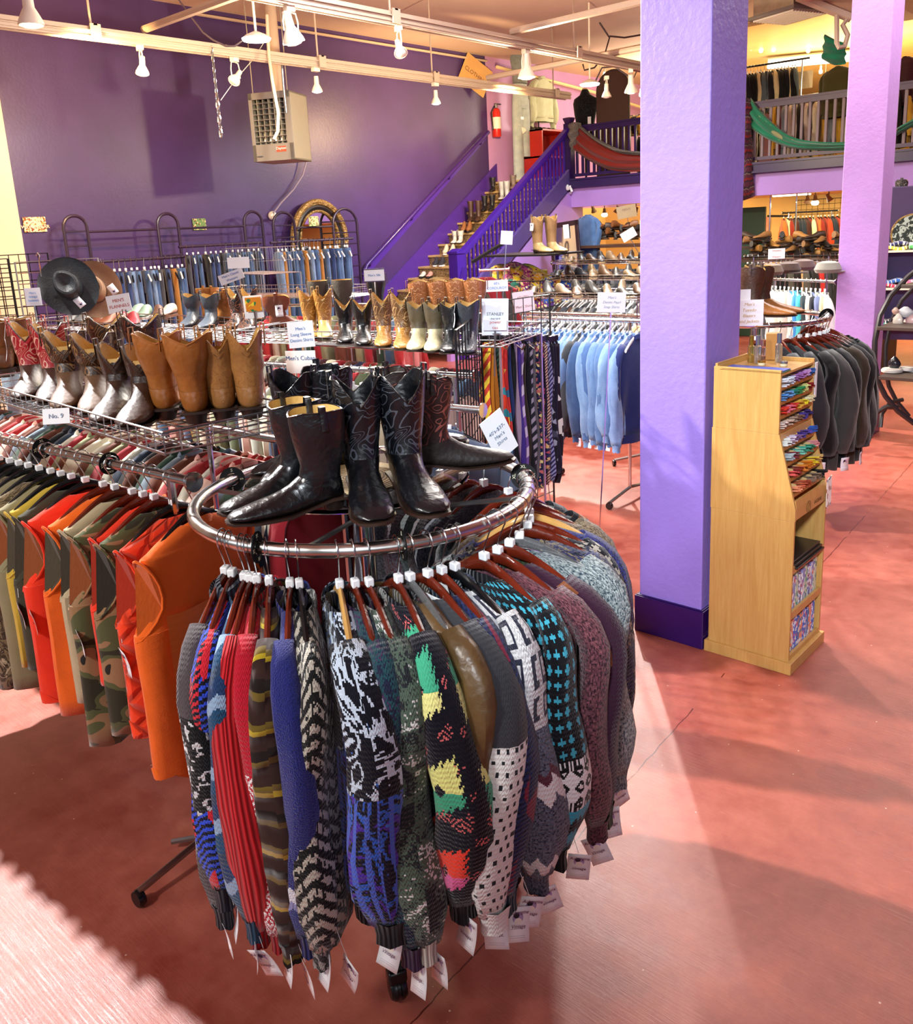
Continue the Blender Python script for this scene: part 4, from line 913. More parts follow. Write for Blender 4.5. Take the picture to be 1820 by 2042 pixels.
for i, (x, az, hk, mt, L_, lb, wd) in enumerate(VS):
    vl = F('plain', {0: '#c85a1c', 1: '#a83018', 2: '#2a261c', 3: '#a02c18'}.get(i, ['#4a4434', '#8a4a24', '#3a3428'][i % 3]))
    p_ = vr(x); place(hanger(hk, ''), p_, R(az), label=('dark wooden' if hk == 'wood' else 'black plastic')+' hanger holding the '+' '.join(lb.split()[:9]), group='hangers of the vest rack')
    g = garment('vest', lb, 'vest', 'vest', L=L_+.23+(.04 if i == 0 else 0), mat=mt, group='vests on the left rack', seed=i+40, collar=None if i % 3 else 'crew', tags=0, th=1.0, widen=1.06*wd, round_hem=i in (0, 1, 7), fold=1.1 if i else .8, lining=vl)
    g.location = p_; g.rotation_euler = (0, 0, R(az))
    if i in (1, 4, 7, 8, 11, 14, 16):
        cord(g, (.22, 0, -.36), (.24, .02, -.44)); price_tag(g, (.245, .03, -.50), R(75), R(8), roll=.08*(i % 3-1), scale=1.0)
    if mt in (CAMO, BARK) and i % 2 == 0: obj('zip_edge', MB().box(.218*wd, .226*wd, -.012, .012, -.55, -.40), plain('#8c8564', .7), g, smooth=False)
# the big orange vest has a paler lower panel
obj('lower_panel', MB().grid(lambda a, b: ((a-.5)*.40, .056+.012*math.sin(a*9), -.36-b*.20+.05*abs(a-.5)), 10, 4), ORB, [o for o in COL.objects if o.get('label') == VS[0][5]][0])
for x, tx, lb, in ((-3.66, 'L', 'black round divider marked L on the vest rail at the left'), (-3.13, 'XL', 'black round divider marked XL on the vest rail'), (-2.70, 'XXL', 'black round divider marked XXL on the vest rail')):
    divider(vr(x), facing((1, .07, .0)), tx, lb)
OPTS = [F('plain', c) for c in ('#2c3a4c', '#4c2228', '#7a8c9a', '#c8c0a8', '#1c1e22', '#5c6a4c', '#a82c30', '#3c4c6a', '#d8d0b8', '#6a3c2c', '#8f9470', '#24242c', '#9a2430', '#b4bcae', '#2f4a3a', '#d6d4c0', '#e0b8a8', '#3a5a78')]
row('shirt', 'shirt', (-4.7, 1.68), (-2.2, 1.79), RH, 44, OPTS, 'shirt packed on the rail under the boot basket', 'shirts on the second rail', hang=False, hmat=[WOODH, BLACKP, WOODH, WHITEP], hlabel='hanger on the crowded rail under the boot basket', kind='top', seed=3, th=.55)
wire_basket('wire basket shelf holding the brown and red boots at the left', -2.828, 1.380, 1.47, 1.6, .42, R(-4), side=.055, legs=False)
obj_ = thing('shelf_support', 'slim chrome post holding the left wire basket above its rack', 'support', (-2.3, 1.40, 0)); obj('post', MB().tube([(0, 0, .05), (0, 0, 1.47)], .008, 8), CHROME, obj_); obj('foot', MB().tube([(-.2, -.2, .03), (0, 0, .06), (.2, .2, .03)], .01, 6), STEEL, obj_)
# boots in that basket: heel and toe points read on the basket floor
ZB = 1.475
def bs(hx, hy, tx, ty, label, shaft, vamp=None, z=ZB, **kw):
    kw.setdefault('scale', 1.02)
    a, b = atz(hx, hy, z), atz(tx, ty, z); d = Vector((b.x-a.x, b.y-a.y, 0)).normalized(); p_ = a+d*.05
    return boot(label, shaft, vamp, (p_.x, p_.y, z), math.atan2(d.y, d.x), **kw)
REDB = leather('#b3202c', 0.4, stitch='#d8a890'); BRB = leather('#42271a', 0.48); DBR = leather('#3a2617', 0.38, stitch='#8a6238'); DB2 = leather('#3c2415', 0.3, stitch='#241208'); TANB = leather('#a8662c', 0.3); TAN2 = leather('#a8743f', 0.28, stitch='#8a5a2e'); SUED = leather('#6a4a30', 0.6)
GB = 'boots in the left wire basket'
bs(78, 775, 30, 818, 'red topped cowboy boot with brown foot, leftmost of its pair', REDB, BRB, h=0.261, scallop=.07, toe=.9, group=GB, tagged=True)
bs(122, 782, 82, 830, 'red topped cowboy boot with brown foot, right one of its pair', REDB, BRB, h=0.261, scallop=.07, toe=.9, group=GB)
bs(150, 792, 120, 835, 'dark brown boot with swirling stitched top beside the red pair', DBR, SUED, h=0.242, scallop=.08, sw=1.15, group=GB)
bs(205, 800, 178, 845, 'dark brown swirl stitched boot, right one of its pair', DBR, SUED, h=0.242, scallop=.08, sw=1.15, group=GB)
bs(258, 812, 190, 862, 'chocolate brown boot with creased foot, left of two in the basket middle', DB2, BRB, h=0.218, scallop=.07, group=GB)
bs(308, 818, 236, 876, 'chocolate brown boot with creased foot at the front of the basket', DB2, BRB, h=0.218, scallop=.07, group=GB)
bs(332, 838, 352, 775, 'caramel tan boot seen from behind, left one of its pair', TANB, h=0.261, scallop=.04, sw=1.18, group=GB)
bs(392, 845, 405, 790, 'caramel tan boot seen from behind, right one of its pair', TANB, h=0.261, scallop=.04, sw=1.18, group=GB)
bs(450, 838, 430, 790, 'light brown tall boot with stitched shaft leaning left', TAN2, h=0.261, scallop=.08, sw=.85, toe=.8, lean=-.12, group=GB)
bs(505, 835, 490, 795, 'light brown tall boot at the right end of the basket', TAN2, h=0.261, scallop=.08, sw=.85, toe=.8, lean=-.25, group=GB)
bs(230, 770, 215, 740, 'dark boot with curved top behind the chocolate pair', DBR, h=0.261, scallop=.06, sw=1.15, group=GB)
bs(300, 775, 290, 745, 'black and brown boot behind the chocolate pair', leather('#1e1512', .3, stitch='#6a3420'), h=0.265, scallop=.06, sw=1.2, group=GB)
bs(15, 752, 5, 730, 'brown roper boot at the left edge of the basket', leather('#7a4a22', .35), h=0.234, scallop=.01, sw=1.1, group=GB)
bs(48, 745, 40, 722, 'light brown roper boot just right of the left edge', leather('#8a5a2c', .35), h=0.234, scallop=.01, sw=1.1, group=GB)
sign('small white size card clipped to the left boot basket', atz(112, 830, 1.53), face_cam(5), .075, .045, ['No. 9'], '#8090a8', size=.018, tilt=-.3)
# ---------------------------------------------------------------- the middle racks
ZR2 = 1.31
straight_rack('chrome rail of the middle rack with a round end cap', (-5.2, 2.72), (-2.72, 3.12), ZR2)
straight_rack('rear chrome rail of the middle rack', (-5.6, 3.55), (-3.0, 3.75), ZR2)
row('shirt', 'shirt', (-5.1, 2.74), (-2.85, 3.10), ZR2, 38, OPTS+[F('plain', '#c8a83c'), F('plain', '#7a6a8a')], 'shirt on the middle rack under the row of boots', 'shirts on the middle rack', hmat=[WHITEP, BLACKP, WOODH], hlabel='hanger on the middle rack under the row of boots', seed=5, th=.5)
row('shirt', 'shirt', (-5.5, 3.56), (-3.2, 3.74), ZR2, 30, OPTS, 'shirt on the rear rail of the middle rack', 'shirts on the rear middle rail', hang=False, hmat=[WHITEP, WHITEP, BLACKP], hlabel='hanger on the rear rail of the middle rack', seed=8, th=.5)
hd = garment('hooded_sweatshirt', 'faded slate blue hooded sweatshirt hanging at the end of the middle rack', 'sweatshirt', 'top', L=.55, SL=.52, mat=F('plain', '#5c6880'), seed=5, tags=0, collar='turtle', th=1.2); hd.location = (-2.35, 2.52, 1.30); hd.rotation_euler = (0, 0, R(-150))
place(hanger('black', 'black hanger holding the slate blue hooded sweatshirt', 'hangers of the middle rack'), (-2.35, 2.52, 1.30), R(-150))
straight_rack('short chrome rail carrying the slate blue sweatshirt', (-2.9, 2.47), (-2.2, 2.56), 1.30)
c0 = atz(775, 690, 1.45); 
wire_basket('wire basket shelf with the long row of boots in the middle', -3.45, 3.22, 1.45, 1.62, .50, R(14), side=.06, group='wire basket shelves')
wire_basket('wire basket shelf of mixed shoes left of the middle boots', -5.35, 2.98, 1.45, 2.3, .50, R(3), side=.06, step=.07)
ZM2 = 1.456
GM = 'boots in the middle wire basket'
def bm(hx, hy, tx, ty, label, shaft, vamp=None, **kw): kw.setdefault('group', GM); kw.setdefault('scale', .88); return bs(hx, hy, tx, ty, label, shaft, vamp, z=ZM2, small=True, **kw)
GOLD = leather('#b07a34', .35, stitch='#d8a860'); PALE = leather('#c9a560', .35); BLK = leather('#14171b', .28); OLB = leather('#5a4f3a', .5); CRM = leather('#c8bf98', .4); TNB = leather('#9a5a2e', .35, stitch='#c08a5a'); GRYB = leather('#4a5560', .4)
bm(622, 668, 612, 690, 'golden tan stitched boot at the left of the middle row', GOLD, PALE, h=0.292, scallop=.07)
bm(650, 668, 645, 694, 'golden tan stitched boot, right one of the leftmost pair', GOLD, PALE, h=0.292, scallop=.07)
bm(640, 650, 640, 640, 'tall olive felt boot with yellow trim behind the golden pair', leather('#4a4234', .7), h=0.310, scallop=.0, sw=1.25)
bm(688, 648, 688, 640, 'tall olive felt boot with yellow trim, the more rightward one', leather('#4a4234', .7), h=0.310, scallop=.0, sw=1.25)
bm(692, 676, 683, 698, 'black boot with a light lining after the golden pair', BLK, h=0.249, scallop=.07)
bm(728, 680, 722, 702, 'black boot, right one of the black pair left of the laced ones', BLK, h=0.249, scallop=.07)
bm(768, 682, 760, 706, 'brown lace front western boot, left of its pair', leather('#6a4a2e', .4, stitch='#b08a58'), GOLD, h=0.292, scallop=.08)
bm(806, 686, 800, 708, 'brown lace front western boot, right of its pair', leather('#7a5632', .4, stitch='#c09a68'), GOLD, h=0.292, scallop=.08)
bm(840, 688, 822, 708, 'cream edged olive boot, left of its pair', OLB, CRM, h=0.249, scallop=.04)
bm(872, 690, 858, 712, 'cream edged olive boot, right of its pair', OLB, CRM, h=0.249, scallop=.04)
bm(905, 692, 890, 712, 'shiny black boot near the right end of the middle row', BLK, h=0.249, scallop=.03)
bm(940, 694, 925, 716, 'dark grey boot at the right end of the middle row', leather('#343a42', .35), h=0.258, scallop=.03, tagged=True)
for x, lb in ((842, 'leftmost'), (880, 'second'), (915, 'third'), (950, 'rightmost')):
    bm(x, 668, x-4, 655, 'rounded top tan boot standing behind the dark ones, %s of four' % lb, TNB, h=0.310, scallop=-.02, sw=1.2)
bm(755, 640, 750, 630, 'big black boot top behind the laced boots', BLK, h=0.318, scallop=.02, sw=1.2)
def bl(px, py, ang, label, shaft, vamp=None, **kw):
    p_ = atz(px, py, ZM2); kw.setdefault('group', 'boots and shoes in the far left wire basket'); kw.setdefault('scale', .88); return boot(label, shaft, vamp, p_, R(ang), small=True, **kw)
bl(388, 648, -50, 'blue grey boot with scalloped top, left of its pair', GRYB, h=0.241, scallop=.03, sw=1.15)
bl(424, 650, -50, 'blue grey boot with scalloped top, right of its pair', GRYB, h=0.241, scallop=.03, sw=1.15)
bl(420, 640, 80, 'orange suede boot lying behind the blue grey pair', leather('#c07a2c', .6), h=0.258, sw=1.3, scallop=0)
bl(452, 645, 60, 'orange suede boot right of the blue grey pair', leather('#c07a2c', .6), h=0.241, sw=1.1, scallop=.02)
bl(475, 652, -50, 'black boot with copper inlay, left of its pair', leather('#16161a', .3, stitch='#a86a4a'), h=0.284, scallop=.1)
bl(502, 655, -50, 'black boot with copper inlay, right of its pair', leather('#16161a', .3, stitch='#a86a4a'), h=0.284, scallop=.1)
bl(556, 660, 50, 'reddish brown leather boot with a tag on its strap', leather('#8a4426', .4), h=0.241, sw=1.35, scallop=.03, tagged=True)
SHM = [('#5a6066', '#22262a'), ('#6a7076', '#2a2a2c'), ('#7a3f24', '#caa870'), ('#8a4a2c', '#caa870'), ('#b03038', '#2a1a18'), ('#a82c3c', '#2a1a18'), ('#8fae9c', '#e8ebe8'), ('#8fae9c', '#e8ebe8'), ('#6a4a3c', '#3a2a20'), ('#d8c8b8', '#6a4a3c')]
SHN = ['grey slipper at the left', 'grey slipper next to it', 'brown laced shoe with pale sole, left', 'brown laced shoe with pale sole, right', 'red sporty shoe, left', 'red sporty shoe, right', 'mint green sneaker, left', 'mint green sneaker, right', 'brown shoe on its side', 'cream and brown shoe']
for i, (x, y) in enumerate(((148, 646), (172, 644), (198, 650), (222, 650), (245, 652), (268, 650), (275, 632), (292, 634), (318, 634), (338, 632))):
    p_ = atz(x, y, ZM2); shoe(SHN[i]+' in the far left wire basket', plain(SHM[i][0], .5), plain(SHM[i][1], .6), (p_.x, p_.y, ZM2), R(-55+(i % 3)*12), h=.085, group='boots and shoes in the far left wire basket')
for i in range(9):
    p_ = atz(575+i*7-(i % 2)*30, 655-(i % 3)*6, ZM2)
# signs on the middle racks
def sgn(px, py, d, w_, h_, lines, label, ink='#5f86b8', off=0, **kw):
    q_ = atd(px, py, d); kw['stem'] = .02 if q_.z > 2.2 else q_.z-h_/2 if kw.pop('pole', 0) else max(.05, min(q_.z-h_/2-1.31, 1.0))
    return sign(label, atd(px, py, d), face_cam(off), w_, h_, lines, ink, **kw)
sgn(600, 667, 3.3, .098, .098, ["Men's", 'Long Sleeve', 'Denim Shirts'], "pale blue card about long sleeve denim shirts on the middle rack", '#5f86c0', size=.0165, tilt=-.08, roll=-.04, stem=.10)
sgn(600, 722, 2.9, .105, .075, ["Men's Cuban", ''], 'white card beginning with the words Cuban, behind the black boots', '#4c6a9c', off=-12, size=.020, stem=.15, paper=plain('#eceae6', .7))
sgn(505, 612, 3.9, .085, .10, None, 'poster card with a yellow orange crowd picture and a title strip', pole=1, paper=PAPER, roll=-.03)
sgn(505, 607, 3.885, .07, .062, None, 'small orange and yellow picture printed on the poster card', paper=F('print', '#d8882c', '#3a7a4a', '#e8d23c', 70.0), roll=-.03)
sgn(237, 605, 4.4, .12, .088, ["MEN'S", 'FLANNELS'], 'white card about flannels in red letters between the hats and jeans', ink='#b84a44', pole=1, size=.022, tilt=-.1, roll=-.12, stem=.05)
sgn(461, 552, 5.2, .15, .06, ["Men's Classic", 'Western'], 'tilted white card about classic western shirts', '#4c6aa8', size=.020, roll=-.3, stem=.1)
sgn(746, 549, 5.0, .115, .075, ["Men's Silk"], 'white card about silk with a dark edge behind the boots', '#5f86c0', size=.018, border='#4a3a5a', stem=.2)
sgn(475, 524, 6.0, .15, .075, ['', ''], 'blank pale card on the grey wire basket in front of the jeans')
sgn(987, 632, 4.1, .125, .17, ['STANLEY', 'IPKISS'], 'white poster card with spaced black and red lettering above the ties', '#4a4a50', off=6, size=.020, tilt=-.04, roll=.05)
sgn(987, 648, 4.085, .11, .05, ['power', 'ties'], 'red lettered lower strip of the poster card above the ties', '#c0504c', off=6, size=.020, roll=.05)
sgn(1044, 602, 5.2, .125, .125, ["60's/70's", '', "Men's Shirts"], 'pinkish card about shirts of the sixties and seventies', ink='#8a4a48', pole=1, size=.021, tilt=-.05, roll=-.1, stem=.1, paper=plain('#ead8d8', .7))
sgn(1219, 603, 5.1, .165, .115, ["Men's", 'Denim Pearl', 'Snap Shirts'], 'white card about denim pearl snap shirts over the blue shirts', ink='#8a9688', pole=1, size=.021, shear=.3, stem=.1, roll=.06)
sgn(990, 570, 5.4, .14, .07, ["60's", 'CORDUROY'], 'white card with blue capital letters behind the rounded tan boots', ink='#4c8ac8', pole=1, size=.022, stem=.1)
sgn(1010, 474, 7.2, .10, .11, None, 'blank white card at the foot of the stair railing', pole=1, roll=.1)
# ---------------------------------------------------------------- ties on a black grid, left of the denim shirts
ga, gb = atd(912, 700, 3.95), atd(968, 640, 4.6)
grid_panel('black grid panel standing at the end of the middle rack', (-2.38, 2.62), (-2.75, 3.21), .25, 1.60, BLACKM, .075, group='black grid panels')
_g0, _g1 = atd(975, 800, 4.6), atd(1100, 800, 5.0)
grid_panel('black grid panel carrying the neckties', (_g0.x, _g0.y), (_g1.x, _g1.y), .25, 1.62, BLACKM, .075, group='black grid panels')
TM = [F('dstripe', '#e8c23c', '#c0392b', 14.0), F('plain', '#b8741c'), F('plain', '#a8661c'), F('dstripe', '#274a3c', '#16261f', 40.0), F('print', '#d8402c', '#2f8a9a', '#e8b83c', 24.0), F('print', '#c8392c', '#3a7a8a', '#e0c04c', 22.0), F('plain', '#1c2440'), F('plain', '#23315c'), F('plain', '#14161c'), F('plain', '#9a8494'), F('plain', '#3c2a78'), F('dstripe', '#6a4a88', '#b8a8b8', 9.0), F('plain', '#2a2018'), F('plain', '#0f1014'), F('dstripe', '#8a8088', '#1c1c22', 20.0), F('plain', '#5c5458'),
      F('print', '#171a3a', '#b05a5a', '#c8b070', 75.0), F('print', '#1a1c40', '#a84c54', '#c8a868', 70.0), F('plain', '#1c1420'), F('dstripe', '#c8a078', '#3a2a3c', 60.0), F('dstripe', '#2a2250', '#8a86a8', 40.0), F('print', '#14141c', '#8a8c94', '#3c3c48', 34.0), F('plain', '#1a1424'), F('print', '#1c1018', '#c8c0b0', '#1c1018', 28.0)]
TL = ['yellow tie with red diagonal stripes', 'amber tie', 'ochre tie', 'dark green striped tie', 'red tie with coloured triangles', 'second red tie with coloured triangles', 'navy tie', 'dark blue tie', 'black tie', 'mauve grey tie', 'violet tie', 'purple and grey striped tie', 'dark brown tie', 'plain black silk tie', 'grey and black striped tie', 'grey tie', 'navy tie with dense little flowers', 'second flowered navy tie', 'aubergine tie', 'tan tie with fine ribs', 'indigo striped tie', 'charcoal tie with pale ovals', 'dark plum tie', 'black tie with pale dots']
for i, m_ in enumerate(TM):
    px = 966+i*6.1; dp = 4.25+i*.022; top = atd(px, 690-(i % 3)*2, dp); L_ = .74+.05*math.sin(i*1.7)
    t = thing('necktie', TL[i]+' hanging on the black grid rack', 'tie', (top.x, top.y, top.z), R(42.36+(25 if i % 4 else -10)), 'neckties on the grid rack')
    wv_ = rnd.uniform(0, 6); w0 = .022 if i not in (4, 5, 16, 17) else .034
    def f_(a, b, w0=w0, wv_=wv_, L_=L_): w_ = w0*(1+.55*b)*(1 if b < .97 else .55); return ((a-.5)*2*w_+.008*math.sin(b*9+wv_), .012*math.sin(a*4)+.010*math.sin(b*7+wv_), -L_*b)
    mb = MB().grid(f_, 4, 16); [mb.uv.__setitem__(k, [(u*.07, v*L_) for u, v in q]) for k, q in list(mb.uv.items())]
    obj('blade', mb, m_, t, sol=.004); obj('knot_loop', MB().tube([(-w0*.6, 0, .0), (0, .01, .035), (w0*.6, 0, 0)], .009, 6), m_, t); obj('clip', MB().box(-.016, .016, -.01, .01, .02, .05), BLACKP, t)
for i, px in enumerate((1000, 1030, 1055)):
    a = atd(px, 688, 4.2+.05*i); tag(obj('display_hook', MB().tube([(0, 0, 0), (.02, -.09, -.01), (.03, -.12, .015)], .004, 6), CHROME, None, a, (0, 0, R(42))), ['left','middle','right'][i]+' chrome prong sticking out above the neckties', 'hook', 'display hooks of the tie rack')
# ---------------------------------------------------------------- denim shirts
straight_rack('chrome rail with the row of blue denim shirts', (-4.15, 5.36), (-3.12, 5.40), 1.31, base=True)
DEN = [F('denim', *c) for c in (('#35547f', '#6488b8'), ('#42648f', '#7498c4'), ('#2c4a78', '#5478ac'), ('#5078a4', '#88a8cc'), ('#24406a', '#486a98'))]+[F('plain', '#3c4248')]
dl = [DEN[k] for k in (1, 0, 3, 1, 5, 0, 2, 3, 1, 5, 4, 3, 2, 1, 0, 3, 2, 0)]
dn = ['pale blue', 'mid blue', 'light blue', 'washed blue', 'charcoal', 'denim blue', 'dark blue', 'faded blue']
for i in range(19):
    x = -4.1+i*.052; m_ = dl[i % 18] if i < 17 else (F('denim', '#5878a8', '#8cacd8') if i == 17 else F('plain', '#22306a'))
    lb = '%s denim shirt, %s from the left on the blue shirt rail' % (dn[i % 8], ['first', 'second', 'third', 'fourth', 'fifth', 'sixth', 'seventh', 'eighth', 'ninth', 'tenth', 'eleventh', 'twelfth', 'thirteenth', 'fourteenth', 'fifteenth', 'sixteenth', 'seventeenth', 'eighteenth', 'last'][i])
    g = garment('denim_shirt', lb, 'shirt', 'top', L=.68, SL=.64+(i % 3)*.03, mat=m_, seed=i, group='denim shirts', tags=0, th=.75, inner=False, rad=.05, collar='turtle', cuff=.04, fold=1.3); g.location = (x, 5.37, 1.31); g.rotation_euler = (0, 0, R(-84+(i % 3)*3-(14 if i > 16 else 0)))
    if i in (3, 7, 10, 12, 13, 15): price_tag(g, (.24, .03, -.86), R(70), 0, lettering=False, scale=.8); 
    tag(obj('clothes_hanger', small_hanger(WHITEP), None, None, (x, 5.37, 1.31), (0, 0, R(-86))), 'clear hanger with white cap, '+ORD[i]+' from left on the blue shirt rail', 'hanger', 'hangers of the denim shirts')
# things half seen past the denim shirts, left of the near pillar
row('jacket', 'jacket', (-3.55, 6.3), (-2.95, 5.75), 1.32, 8, [F('plain', '#1c2050'), F('plain', '#3a22a8'), F('plain', '#c8b48c'), F('plain', '#14161a'), F('plain', '#8a7a5a')], 'dark jacket hanging between the denim shirts and the near pillar', 'jackets left of the near pillar', hmat=WOODH, hlabel='hanger between the denim shirts and the near pillar', L=.7, SL=.6, seed=4)
straight_rack('rail of dark jackets just left of the near pillar', (-3.7, 6.4), (-2.95, 5.72), 1.32, base=True)
# ================================================================ along the dark purple wall
LM = plain('#2c1f38', 0.35, var=.1); XL = -10.42
def ladder(y0, y1, ztop, label):
    t = thing('ladder_rack', label, 'wall rack', (XL, (y0+y1)/2, 0), 0, 'arched black uprights on the purple wall'); h = (y1-y0)/2; r = h*.95; pts = [(0, -h, 0), (0, -h, ztop-r)]
    pts += [(0, -h*math.cos(R(a)), ztop-r+r*math.sin(R(a))) for a in range(20, 180, 20)]+[(0, h, ztop-r), (0, h, 0)]
    obj('arched_frame', MB().tube(pts, .02, 8), LM, t); z = ztop-.18
    while z > .25: obj('rung', MB().tube([(0, -h, z), (0, h, z)], .009, 6), LM, t); z -= .17
ladder(4.78, 5.06, 2.36, 'leftmost arched black upright on the purple wall'); ladder(5.98, 6.27, 2.36, 'second arched black upright from the left'); ladder(7.28, 7.58, 2.36, 'third arched black upright, left of the wall cord')
ladder(7.76, 8.14, 2.34, 'arched black upright just left of the oval mirror'); ladder(8.86, 9.34, 2.37, 'arched black upright in front of the right of the oval mirror')
def wbar(y0, y1, z, label, x=XL, r=.014): return tag(obj('wall_bar', MB().tube([(0, y0, 0), (0, y1, 0)], r, 8), LM, None, (x, 0, z)), label, 'bar', 'black bars on the purple wall')
wbar(5.06, 5.98, 2.17, 'upper black bar between the first two arched uprights'); wbar(6.27, 7.28, 2.17, 'upper black bar between the second and third arched uprights'); wbar(8.14, 8.86, 2.12, 'upper black bar crossing in front of the mirror')
wbar(4.9, 6.15, 1.82, 'lower black bar holding the left jeans', -10.1, .018); wbar(6.05, 7.3, 1.94, 'lower black bar holding the middle trousers', -10.1, .018); wbar(7.45, 8.95, 1.93, 'lower black bar holding the jeans before the mirror', -10.1, .018)
JN = [F('denim', '#3c5a8a', '#6c8cb8'), F('denim', '#26406c', '#4c6c9c'), F('plain', '#a8763c'), F('denim', '#1c2c50', '#38508a'), F('denim', '#4a6c9c', '#88a4cc'), F('plain', '#3a3e4a'), F('denim', '#34507c', '#5c7cac')]
BIB = MB()
row('jeans', 'jeans', (-10.1, 4.95), (-10.1, 6.12), 1.82, 15, JN, 'jeans or overalls on the left lower wall bar', 'jeans on the left lower wall bar', az=-22, hmat=[BLACKP, WHITEP, BLACKP], hlabel='hanger of the jeans on the left lower wall bar', kind='pants', L=.80, seed=2, scale=1.35, jit=.7)
row('jeans', 'jeans', (-10.1, 6.12), (-10.1, 7.28), 1.94, 14, [JN[5], JN[3], F('plain', '#23262e'), JN[1]], 'trousers on the middle wall bar behind the wire basket', 'trousers on the middle wall bar', az=-22, hmat=[BLACKP, WHITEP], hlabel='hanger of the trousers on the middle wall bar', kind='pants', L=.95, seed=4, scale=1.1)
row('jeans', 'jeans', (-10.1, 7.5), (-10.1, 8.9), 1.93, 15, JN, 'pair of jeans or brown trousers hanging before the oval mirror', 'jeans before the oval mirror', az=-22, hmat=[WHITEP, CLEARP, WHITEP], hlabel='white hanger of the jeans before the oval mirror', kind='pants', L=.90, seed=6, scale=1.3, jit=.7)
# oval mirror
mi = thing('oval_mirror', 'oval mirror in a gilded and black carved frame leaning on the purple wall', 'mirror', (-10.6, 8.70, 1.92)); GILT = P('carved_gilt', 0.4, 0.6); gn = GILT.noise(scale=26, detail=4, dist=.6); GILT.base(GILT.mix(gn, lin('#5a4020'), lin('#c9a86a'))); GILT.bump(gn, 1.0, .03)
ov = lambda a, b: [(0, a*math.cos(2*PI*k/48), b*math.sin(2*PI*k/48)) for k in range(48)]
obj('outer_moulding', MB().tube(ov(.50, .56), .05, 8, closed=True), GILT.m, mi, (.05, 0, 0)); obj('black_band', MB().tube(ov(.425, .49), .045, 8, closed=True), plain('#1c1a20', .35), mi, (.03, 0, 0)); obj('inner_moulding', MB().tube(ov(.37, .43), .022, 8, closed=True), GILT.m, mi, (.05, 0, 0))
m = MB(); b_ = ov(.37, .43); m.v = [tuple(p) for p in b_]; m.face(list(range(48))); obj('mirror_glass', m, plain('#e8e8ee', 0.02, 1.0, var=0), mi, (.035, 0, 0), smooth=False)
# little plaques and the round socket
WP = F('print', '#e8dcc0', '#8a4a2c', '#c8a860', 60.0)
def plaque(y, z, w_, h_, label, txt=None, mat=None):
    t = thing('wall_plaque', label, 'plaque', (-10.69, y, z), PI/2); obj('board', MB().box(-w_/2, w_/2, -.012, 0, -h_/2, h_/2), mat or WP, t, smooth=False)
    if txt: obj('lettering', text_mesh(txt, .055, plain('#f4eede', .6, var=0), .001), None, t, (0, -.014, 0), (PI/2, 0, 0)); obj('lettering_shadow', text_mesh(txt, .058, plain('#6a3a20', .6, var=0), .0005), None, t, (.002, -.0125, 0), (PI/2, 0, 0))
    return t
plaque(4.57, 2.28, .26, .17, "small old picture plaque about men's workwear by the cream door frame", "MEN'S\nWORKWEAR"); plaque(6.75, 2.22, .20, .15, 'small green and brown picture plaque above the middle bar', None, F('print', '#6a8a5a', '#c8b88a', '#5a3a28', 50.0))
p_ = atx(625, 441, -10.38); tag(obj('wall_plaque', MB().box(-.004, .008, -.09, .09, -.07, .07), F('print', '#c8c89a', '#7a9a5a', '#8a5a3a', 55.0), None, p_), 'small picture card hanging in front of the top of the oval mirror', 'plaque')
p_ = atx(544, 430, -10.66); sk = thing('wall_socket', 'round white outlet on the wall at the end of the cord', 'socket', (-10.66, p_.y, p_.z)); obj('plate', MB().lathe([(0, -.03), (.06, -.03), (.065, 0), (.05, .03), (0, .035)], n=20, axis='x'), WHITEP, sk); obj('plug', MB().lathe([(.03, .03), (.028, .07), (0, .072)], n=12, axis='x'), WHITEP, sk)
cp = [atx(x, y, -10.6) for x, y in ((545, 425), (560, 405), (585, 378), (603, 350), (610, 325), (610, 308))]
tag(obj('power_cord', MB().tube(cp, .012, 6), plain('#8d8296', .5, var=0), None), 'grey cord running from the round wall outlet up to the heater', 'cord')
# gas heater hung from the ceiling
hp = atx(575, 240, -9.0)
hx, hy = -9.0, 7.1; ht = thing('unit_heater', 'grey box shaped unit heater hanging in front of the purple wall', 'heater', (hx, hy, 2.92), R(27)); GH = plain('#7d7a78', .45, var=.06); GHL = plain('#a59f8c', .5, var=.04)
# local: front louvres face -y side toward us, the pale side faces +x
W_, D2, H2 = .50, .52, .80
obj('cabinet', MB().box(0, .03, 0, W_, 0, H2).box(-D2+.0, -D2+.03, 0, W_, 0, H2).box(-D2, .03, 0, W_, H2-.03, H2).box(-D2, .03, 0, W_, 0, .03).box(-D2, .03, W_-.03, W_, 0, H2), GHL, ht, bev=.008, smooth=False)
obj('front_frame', MB().box(-D2, -D2+.05, -.02, 0, 0, H2).box(-.05, .03, -.02, 0, 0, H2).box(-D2, .03, -.02, 0, 0, .2).box(-D2, .03, -.02, 0, H2-.08, H2), GH, ht, smooth=False, bev=.004)
obj('heat_exchanger', MB().box(-D2+.05, -.05, .12, .14, .2, H2-.08), plain('#2a2a30', .6), ht, smooth=False)
for k in range(8): obj('louvre', MB().box(-D2+.05, -.05, -.01, .05, .225+k*.064, .232+k*.064), GH, ht, smooth=False)
m = MB()
for k in range(5): m.box(-D2+.10+k*.075, -D2+.107+k*.075, 0, .06, .2, H2-.08)
obj('divider_vane', m, GHL, ht, smooth=False); m = MB()
for k in range(5): m.lathe([(.0, .21), (.022, .21), (.016, .36), (.0, .38)], (-D2+.135+k*.075, .08, 0), 8)
obj('burner_tube', m, plain('#d8d4c8', .3, .6, var=0), ht)
